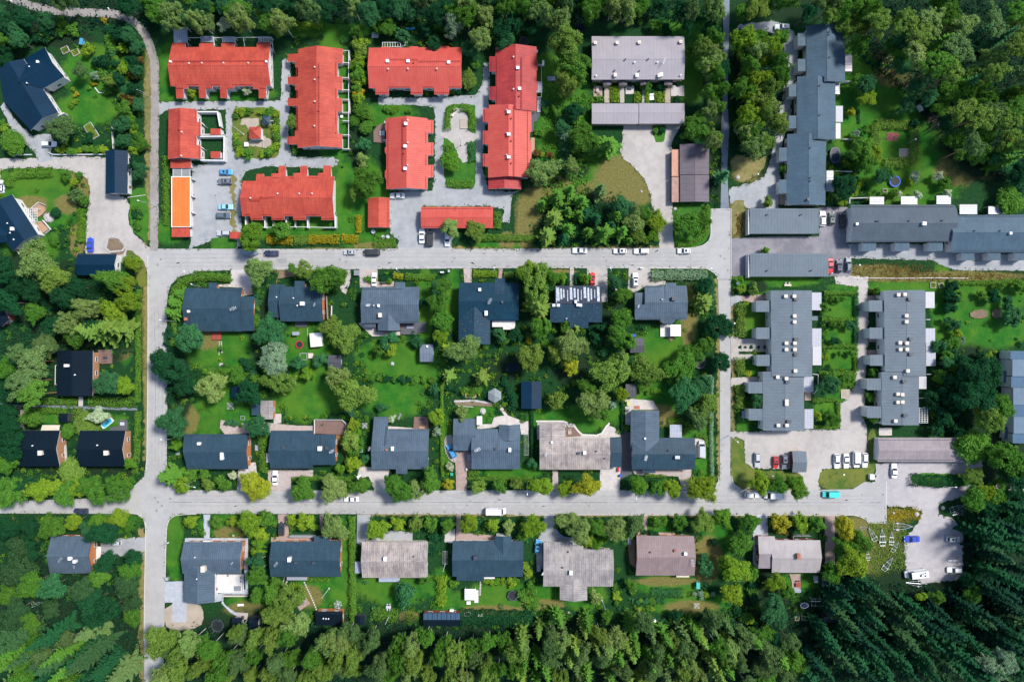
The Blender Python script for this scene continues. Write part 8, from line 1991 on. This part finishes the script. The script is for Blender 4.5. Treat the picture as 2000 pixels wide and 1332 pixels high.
bed('v6',853,800,2.0,1.1,'white framed bed right of the solar shed',0,'dk',TRIMW); bed('u5',878,1072,3.2,2.6,'stone rimmed bed with yellow flowers left of the gazebo',0,'yl'); bed('v8',228,835,1.2,1.2,'left small bed at the edge of the spruce wood'); bed('v8',280,832,1.2,1.2,'right small bed at the edge of the spruce wood'); bed('u2',1700-400+55,1030,1.4,1.4,'round-edged raised bed above the right town houses',20)
bed('u7',606,945,2.6,2.7,'square wooden sandbox at the gravel lane',0,None,WOODP,SAND); bed('t3',825,967,2.2,3.0,'square wooden sandbox in the red terraces playground',0,None,WOODP,SAND); bed('t5',1065,1200,3.0,2.9,'large sandbox with toys on the hedged play green',0,None,WOODP,SAND); bed('t2',885,1125,2.4,2.4,'round-cornered sandbox on the little green',0,None,WOODP,SAND); bed('u4',1170,785,2.2,2.0,'grey framed sandbox with dark inside near the black shed',0,None,TRIMG,LAWN); bed('u8',695,265,1.2,1.2,'small square cold frame behind the orange gabled house',0,None,METAL,LAWN)
box_thing('u4',1225,780,1.4,1.6,.9,'play_table','small hexagonal play table right of the grey sandbox','play table',WOODP)
box_thing('u4',1583,132,1.5,1.6,1.3,'bin_shelter','dark bin shelter with white front beside the pink drive','bin shelter',FABG); box_thing('u5',652,127,1.1,.4,1.2,'letter_box','white mailbox row above the clipped front hedge','mailbox',TRIMW); box_thing('u5',706,118,.6,.7,1.2,'waste_bin','grey green waste bin beside the white mailboxes','bin',METAL)
box_thing('u1',1613-1000,0+895,1.0,.3,1.1,'letter_box','white mailbox at the kerb between the drives','mailbox',TRIMW); box_thing('v3',815,606,1.3,1.6,1.4,'electric_cabinet','white electric cabinet on the grass below the taupe carport','cabinet',LAMPM); box_thing('u1',1368,1013,.6,.7,1.4,'electric_cabinet','white cabinet at the corner below the lower garage','cabinet',LAMPM)
box_thing('u6',555,622,1.0,.9,1.0,'water_barrel','bright blue barrel above the charcoal garden shed','barrel',TRIMB); box_thing('v1',728,705,.9,.9,1.1,'waste_bin','black bin with green lid beside the white blossom shrub','bin',PLAST,0,mat('green lid',(.03,.3,.18),.6,.05,2)); box_thing('v1',847,665,.6,.6,.8,'planter_box','small white box on the brick drive','planter',FABW)
box_thing('v5',950,627,.9,.7,1.0,'waste_bin','red bin beside the garden shrubs','bin',FABR); box_thing('v5',806,915,1.4,1.0,1.0,'storage_box','white box at the forest edge','box',FABW); box_thing('v5',722,467,.8,.9,.9,'planter_box','white planter at the corner of the slab paving','planter',FABW); box_thing('v6',728,775,1.2,.7,1.1,'storage_box','white box above the solar shed','box',FABW)
box_thing('v6',860,713,1.2,.9,.6,'garden_bench','white bench below the white party tent','bench',FABW); box_thing('v1',945,286,1.6,2.6,2.2,'storage_tent','tall white storage tent beside the grey annexe','tent',FABW); box_thing('t3',1507,614,2.4,1.3,.8,'cushion_box','pale grey cushion box on the grass right of the terrace','box',LATT); box_thing('u2',625-0,290,.8,1.0,.4,'paddling_toy','light blue toy on the lawn beside the lowest row house','toy',mat('light blue plastic',(.25,.5,.62),.5,.05,2),40)
box_thing('v2',508,152,.9,1.3,1.0,'storage_box','yellow green box on the grey terrace','box',mat('yellow green plastic',(.45,.5,.15),.6,.05,2)); box_thing('v2',449,715,.7,.6,1.0,'waste_bin','blue bin at the end of the pale drive','bin',TRIMB); box_thing('v4',1300,527,.9,.9,1.1,'waste_bin','blue grey bin at the lane beside the slab drive','bin',METAL); box_thing('v4',1103,340,.8,.7,1.1,'waste_bin','blue bin beside the lane in the lower left','bin',METAL)
box_thing('v7',715,855,.8,.8,.9,'compost_bin','white compost bin at the forest edge','bin',FABW); box_thing('t3',130,275,2.0,1.6,.5,'grill_table','grey grill table on the small patio behind the terrace','grill',TRIMG); box_thing('t3',1395,400,.5,.8,.9,'air_unit','white unit by the corner of the dark red block','unit',FABW); box_thing('t3',1444,493,.6,1.6,1.0,'sun_umbrella','folded white parasol lying right of the dark red block','parasol',FABW)
box_thing('u8',1608,730,1.2,1.5,.5,'wheelbarrow','white wheelbarrow beside the pale drive','wheelbarrow',FABW,30); box_thing('v2',431,668,.6,1.2,.8,'cargo_bike','red and white toy vehicle on the pale drive','toy',FABR); box_thing('u4',1265,655,3.4,4.2,2.3,'garden_canopy','large white rectangular canopy on the lawn','canopy',FABW,5)
# white party cloth, kayak
def kayak(tile,x,y,deg,label,m):
    use(tile); g = W(x,y,.3); o = thing('kayak',label,'kayak',(g[0],g[1],0),0); b = MB(); st = []; a = R(deg); c,s = math.cos(a),math.sin(a)
    for t,w in ((-1.7,.06),(-1.2,.28),(-.4,.38),(.4,.38),(1.2,.28),(1.7,.06)): st.append((t,[(-w,.1),(-w * .8,.28),(0,.36),(w * .8,.28),(w,.1)]))
    loft(b,st); b.v = [(g[0] + v[0] * c - v[1] * s,g[1] + v[0] * s + v[1] * c,v[2]) for v in b.v]; b.build('hull',m,o)
    MB().box((g[0],g[1],.37),(.7,.34,.03),a).build('cockpit',PLAST,o)
kayak('t3',402,225,3,'bright blue kayak lying behind the faded red terrace',mat('blue kayak plastic',(.04,.42,.70),.4,.04,2)); kayak('t3',355,352,40,'grey white kayak leaning at the terrace wall',FABW)
# climbing and swing frames
def playframe(tile,x,y,w,d,label,m,h=2.2,name='swing_set',base=None):
    use(tile); g = W(x,y,h); o = thing(name,label,'swing set' if name == 'swing_set' else 'frame',(g[0],g[1],0),0); b = MB()
    for sx in (-1,1):
        for sy in (-1,1): b.tube((g[0] + sx * w / 2,g[1] + sy * d / 2,0),(g[0] + sx * w / 2,g[1],h),.06,n=5)
    b.tube((g[0] - w / 2,g[1],h),(g[0] + w / 2,g[1],h),.07,n=6); b.build('frame',m,o)
    for t in (-.22,.22):
        MB().box((g[0] + t * w,g[1],.5),(.45,.2,.05)).build('swing_seat',PLAST,o)
        r_ = MB(); [r_.tube((g[0] + t * w + k,g[1],.5),(g[0] + t * w + k,g[1],h),.015,n=4) for k in (-.2,.2)]; r_.build('rope',METAL,o)
    if base: MB().box((g[0],g[1],.03),(w + .6,d + 1.2,.06)).build('rubber_mat',base,o)
playframe('t5',1000,1055,3.0,1.4,'red swing set on a dark rubber mat on the hedged play green',FABR,base=mat('dark red rubber',(.17,.06,.06),.9,.1,3)); playframe('t5',1318,910,2.6,1.4,'dark swing frame on a brown mat beside the playhouse',PLAST,base=DECKB); playframe('v8',385,700,3.0,1.6,'thin white swing frame on the shady lawn',TRIMW)
playframe('t2',912,945,1.6,2.0,'white climbing frame beside the dark pavilion',TRIMW,1.6,'climbing_frame')
# clothes lines by two houses
def lines(tile,x0,y0,x1,y1,label,n=4):
    use(tile); a = W(x0,y0,1.8); c = W(x1,y1,1.8); o = thing('clothes_line',label,'clothes line',((a[0] + c[0]) / 2,(a[1] + c[1]) / 2,0),0)
    for y in (a[1],c[1]):
        b = MB().box(((a[0] + c[0]) / 2,y,1.8),(abs(c[0] - a[0]) + .2,.06,.06)); b.box(((a[0] + c[0]) / 2,y,.9),(.07,.07,1.76)); b.build('post',METAL,o)
    b = MB()
    for i in range(n): x = a[0] + (c[0] - a[0]) * i / (n - 1); b.tube((x,a[1],1.84),(x,c[1],1.84),.02,n=4)
    b.build('line',TRIMW,o)
lines('v1',1295,400,1328,555,'clothes line frame right of the triangular gable house'); lines('v6',660,310,692,408,'clothes line frame left of the pointed gable house'); lines('v8',340,680,405,735,'clothes line in the shady garden',3)
# terraces and decks that stand up from the ground
def deck(tile,pts,m,label,h=.3,rail=None,cat='deck'):
    use(tile); w = [W(p[0],p[1],h) for p in pts]; cx = sum(p[0] for p in w) / len(w); cy = sum(p[1] for p in w) / len(w); o = thing('wooden_deck' if cat == 'deck' else cat.replace(' ','_'),label,cat,(cx,cy,0),0)
    MB().prism(w,0,h + .25).build('deck_floor',m,o)
    add_sheet(ccw(w),h + .25)
    if rail:
        b = MB(); wr = [W(p[0],p[1],h + 1.1) for p in rail]
        for i in range(len(wr) - 1):
            a,c = Vector(wr[i]),Vector(wr[i + 1]); e = c - a; mm = (a + c) / 2; b.box((mm.x,mm.y,h + 1.15),(e.length,.08,.07),math.atan2(e.y,e.x)); b.box((mm.x,mm.y,h + .7),(e.length,.05,.5),math.atan2(e.y,e.x))
        b.build('railing',TRIMW,o)
deck('u3',q(770,333,876,441),DECKB,'square brown deck right of the black house'); deck('v1',[(435,257),(545,257),(550,345),(430,345)],DECKB,'brown corner deck behind the charcoal tiled house'); deck('u8',[(1255,278),(1470,280),(1502,310),(1502,375),(1480,395),(1430,392),(1252,385)],DECKB,'brown terrace deck with cut corners behind the long blue house',.5,[(1255,385),(1255,278),(1470,280),(1502,310),(1502,372)])
deck('u4',[(950+300,515),(1260,515)] if False else q(1105,515,1200,555),DECKG,'small dark deck behind the house with one white chimney'); deck('u4',q(455,595,530,655),REDW,'small dark red deck behind the corner slate blue house')
deck('u5',[(330,525),(525,515),(527,595),(460,600),(460,615),(330,612)],DECKG,'dark grey terrace with pale rim behind the ribbed charcoal house'); deck('t3',[(150,985),(200,965),(212,1000),(208,1120),(120,1115),(118,1030)],DECKB,'rounded brown deck left of the red terrace',.2)
deck('t6',[(245,425),(300,380),(350,400),(355,450),(330,480),(300,500),(265,460)],DECKO,'upper orange brown deck with white rail at the left edge house',.5,[(245,425),(300,380),(350,402)]); deck('t6',[(265,540),(320,530),(385,590),(345,620),(300,630)],DECKO,'lower orange brown deck with white rail and pool',.5,[(330,520),(392,592),(350,625)]); deck('t6',[(160,755),(205,725),(238,765),(200,795)],DECKO,'little brown entrance deck with white wall',.5,[(120,755),(165,795),(200,795)])
deck('v5',q(485,488,700,632),DECKW,'white terrace floor inside the corner of the grey house',.25,[(700,488),(700,632),(552,632)]); deck('u6',q(757,537,838,630),DECKW,'pale wooden terrace beside the white terrace roof',.3); deck('u2',q(90,313,150,400),WOOD,'small weathered deck before the lowest row house',.2)
deck('u3',[(905,930),(930,930),(930,880),(1000,880),(1000,960),(860,960),(860,940)],DECKG,'blue grey deck beside the right black bungalow',.25); deck('v6',q(905,610,938,708),DECKW,'pale strip deck right of the white party tent',.05) ; deck('v4',[(1850,790),(1935,790),(1935,840),(1830,835)],PINKP,'brick barbecue terrace at the end of the slab path',.1,cat='terrace')
deck('t3',[(1350,885),(1425,885),(1395,950),(1370,960),(1370,1035),(1345,1035)],DECKG,'grey timber deck below the dark red block',.3); deck('t3',q(1345,1080,1378,1205),DECKO,'narrow pale brown deck beside the lower block',.3); deck('t3',q(1397,760,1425,880),TRIMG,'grey terrace with furniture beside the dark red block',.2,cat='terrace')
deck('u7',q(286,925,335,995),WOOD,'small wooden deck between two white canopies',.2); deck('v1',q(1600+15,350,1740,415) if False else [(1618,335),(1680,335),(1740,405),(1620,412)],DECKB,'brown curved terrace behind the weathered brown house',.15)
deck('v5',[(148,710),(260,705),(262,860),(148,862)],surf('concrete slab',(.36,.38,.42),(.26,.28,.33),(.4,.4,.42),sc=1.2),'pale concrete slab framed in blue grey on the sand yard',.05,cat='slab')
use('u6'); B.o = None
o = canopy(838,538,918,625,2.5,1,1,FABW,part=False,label='white flat terrace roof behind the grey ribbed house',name='terrace_roof',cat='terrace roof')
use('v2'); canopy(835,318,925,415,2.3,4,3,LATTD,name='greenhouse',part=False,label='transparent roofed greenhouse beside the T-shaped house',cat='greenhouse')
# stones and boulders
ROCK = mat('boulder stone',(.42,.40,.39),.9,.25,3,bump=.5)
def boulder(tile,x,y,r,label):
    use(tile); g = W(x,y,.3); r = r / 4 * S; rng = np.random.default_rng(int(x)); b = MB(); prof = []
    n,m_ = 10,5; vs = []
    for i in range(m_):
        ph = math.pi / 2 * i / (m_ - 1)
        for j in range(n):
            k = 1 + rng.uniform(-.14,.14); vs.append((g[0] + r * k * math.cos(ph) * math.cos(2 * math.pi * j / n),g[1] + r * k * math.cos(ph) * math.sin(2 * math.pi * j / n),r * .6 * math.sin(ph) * k))
    fs = [(i * n + j,i * n + (j + 1) % n,(i + 1) * n + (j + 1) % n,(i + 1) * n + j) for i in range(m_ - 1) for j in range(n)]
    b.add(vs,fs); o = b.build('boulder',ROCK,None,True); tag(o,label,'boulder')
boulder('u1',1365,187,18,'grey boulder at the tip of the grass by the gravel bend'); boulder('u1',613,297,9,'small pale stone on the dry meadow'); boulder('v3',1370,848,16,'pale boulder at the left end of the dark green strip'); boulder('v3',1165,898,20,'dark boulder on the dry mound beside the car park'); boulder('t1',885,990,22,'flat stone slab on the upper left lawn'); boulder('t6',380,500,44,'large grey rock beside the orange brown decks'); boulder('u5',968,1212,26,'low rocks on the lawn below the gazebo'); boulder('v3',985,888,12,'stone block on the dry mound'); boulder('u1',875,432,14,'rough rock heap above the boundary hedge')
boulder('u4',523,852,18,'reddish stone ring on the corner garden lawn'); boulder('u4',1863,842,16,'hexagonal stone feature on the middle lawn'); boulder('v6',1645,790,10,'stone in the forest edge shade'); boulder('v5',620,187,10,'round stone beside the slab paving')
# stepping stones: one countable stone each would be tiny; they lie as rows
STP = mat('stepping stone',(.5,.46,.42),.85,.1,4)
def steps(tile,pts,n,label,s=.5):
    use(tile); b = MB(); first = W(*pts[0]); wp = [Vector(W(*p)) for p in pts]; segl = [(wp[i + 1] - wp[i]).length for i in range(len(wp) - 1)]; tot = sum(segl)
    for k in range(n):
        t = tot * (k + .5) / n; i = 0
        while i < len(segl) - 1 and t > segl[i]: t -= segl[i]; i += 1
        p = wp[i] + (wp[i + 1] - wp[i]) * (t / segl[i]); b.box((p.x,p.y,.05),(s,s * .8,.1),math.atan2(*(wp[i + 1] - wp[i]).yx))
    o = b.build('stepping_stone_path',STP); o['kind'] = 'structure'
steps('v5',[(1175,545),(1230,660),(1275,770)],13,''); steps('v5',[(1045,540),(995,635)],6,''); steps('u4',[(515,665),(512,775)],7,'',.4); steps('u4',[(530,665),(535,760)],6,'',.4); steps('u4',[(1203,560),(1205,640)],7,'',.25)
steps('v6',[(955,545),(950,650)],9,'',.6)
# low white or grey stone borders of gardens
def border(tile,pts,label,m=None,h=.35,w=.3,cat='garden wall',name='garden_wall'):
    use(tile); wp = [Vector(W(*p)) for p in pts]; b = MB()
    for i in range(len(wp) - 1):
        e = wp[i + 1] - wp[i]; mm = (wp[i] + wp[i + 1]) / 2; b.box((mm.x,mm.y,h / 2 + .002 * i),(e.length + w * .5,w,h + .004 * i),math.atan2(e.y,e.x))
    tag(b.build(name,m or KERB),label,cat)
border('t1',[(380,1195),(420,1212),(600,1212),(825,1210)],'low pale wall along the upper left garden front',TRIMG,.5); border('t1',[(745,690),(775,728),(845,732)],'short curved white border in the upper left garden',TRIMW,.3,.2); border('t1',[(885,1040),(895,1170)],'thin white fence by the navy garage',TRIMW,1.0,.1,'fence','low_fence')
border('t1',[(100,1215),(250,1212)],'low grey wall below the clipped round tree',TRIMG,.4); border('u2',[(660,972),(1000,975),(1300,972),(1560,975)],'low pale edging along the meadow strip',KERB,.2,.2); border('u2',[(1398,985),(1395,1250)],'thin green wire fence between two gardens',mat('green wire',(.06,.16,.10),.7,.1,3),1.1,.06,'fence','wire_fence')
border('t6',[(1000,345),(1140,325)],'pale rope of stones on the green by the track',KERB,.2,.15); border('u2',[(515,145),(645,147)],'white fence below the oval pool',TRIMW,1.2,.1,'fence','low_fence'); border('t5',[(575,1097),(665,1097)],'white fence below the middle row house',TRIMW,1.2,.1,'fence','low_fence')
border('v1',[(1390,290),(1600,290),(1680,320),(1720,370),(1750,395),(1860,400),(1900,385),(1935,330),(1960,305)],'curved rough stone border round the lawn',KERB,.4,.5); border('u1',[(855,-10),(850,180),(848,384)],'thin pale edge of the terracotta lean-to',TRIMG,.3,.1)
border('u4',[(1355,315),(1365,500)],'left brown slatted border of the narrow side yard',WOOD,1.2,.15,'fence','slatted_fence'); border('u4',[(1395,390),(1393,475)],'short white fence right of the narrow side yard',TRIMW,1.0,.12,'fence','low_fence'); border('v5',[(548,655),(735,655)],'wooden edge planter below the white terrace',WOODP,.5,.4,'planter','planter')
border('u5',[(780,1170),(895,1178)],'white low edging below the stone strip',TRIMW,.3,.12); border('u5',[(752,1135),(900,1128),(1040,1150)],'rough dry stone wall left of the gazebo',ROCK,.5,.6)
border('t5',[(100,1085),(110,1040),(150,1015)],'curved white kerb by the gravel lane',TRIMW,.4,.15); border('v6',[(1560,170),(1600,200),(1700,215)],'curved slate bank under the birches',mat('slate bank',(.2,.25,.33),.8,.15,3),.5,.7)
border('t6',[(845,660),(830,740),(860,770),(960,760),(985,720),(940,665),(880,650),(845,660)],'ring of rough stones round the gravel island',ROCK,.3,.5)
# ================================================================ labels of plants, lamps and covers, from what stands nearest
def near(gx,gy):
    best = sorted(LAND,key=lambda l: (l[0] - gx) ** 2 + (l[1] - gy) ** 2)[0]
    dx,dy = gx - best[0],gy - best[1]; dist = math.hypot(dx,dy)
    ax,ay = abs(dx),abs(dy)
    if ax > 2.2 * ay: s = 'right of' if dx > 0 else 'left of'
    elif ay > 2.2 * ax: s = 'below' if dy > 0 else 'above'
    else: s = ('below' if dy > 0 else 'above') + (' right of' if dx > 0 else ' left of')
    return s + ' ' + best[2],dist
ORD = ['first','second','third','fourth','fifth','sixth','seventh','eighth','ninth','tenth','eleventh','twelfth','thirteenth','fourteenth','fifteenth','sixteenth','seventeenth','eighteenth','nineteenth','twentieth']
def finish_labels():
    buckets = {}
    for (o,ph,cat,gx,gy,grp) in AUTO:
        if not grp: grp = 'planting around the gardens' if cat != 'hedge' else 'garden hedges'
        o['category'] = cat; o['group'] = grp
        big = grp if ('forest band' in grp or 'wood' in grp or 'top edge' in grp or 'grove' in grp or 'corner' in grp or 'belt' in grp or 'footpath' in grp) else None
        if big and len(big.split()) <= 9:
            place = 'among the ' + big
        else: place = near(gx,gy)[0]
        buckets.setdefault((ph,place),[]).append((gx,gy,o))
    for (ph,place),items in buckets.items():
        if len(items) == 1: items[0][2]['label'] = ph + ' ' + place; continue
        items.sort(key=lambda t: t[0]); n = len(items)
        for i,(gx,gy,o) in enumerate(items):
            if n == 2: w = ('left one' ,'right one')[i]
            elif i == 0: w = 'leftmost'
            elif i == n - 1: w = 'rightmost'
            elif i < 20: w = ORD[i] + ' from left'
            else: w = (ORD[n - 1 - i] if n - 1 - i < 20 else str(n - i) + 'th') + ' from right'
            lb = ph + ' ' + place + ', ' + w
            ws = lb.split()
            if len(ws) > 16: lb = ' '.join(ph.split()[-3:]) + ' ' + place + ', ' + w
            o['label'] = lb
    for o in list(bpy.data.objects):
        if o.parent is None and o.get('label'):
            ws = o['label'].split()
            if len(ws) > 16: o['label'] = ' '.join(ws[:16])
finish_labels()
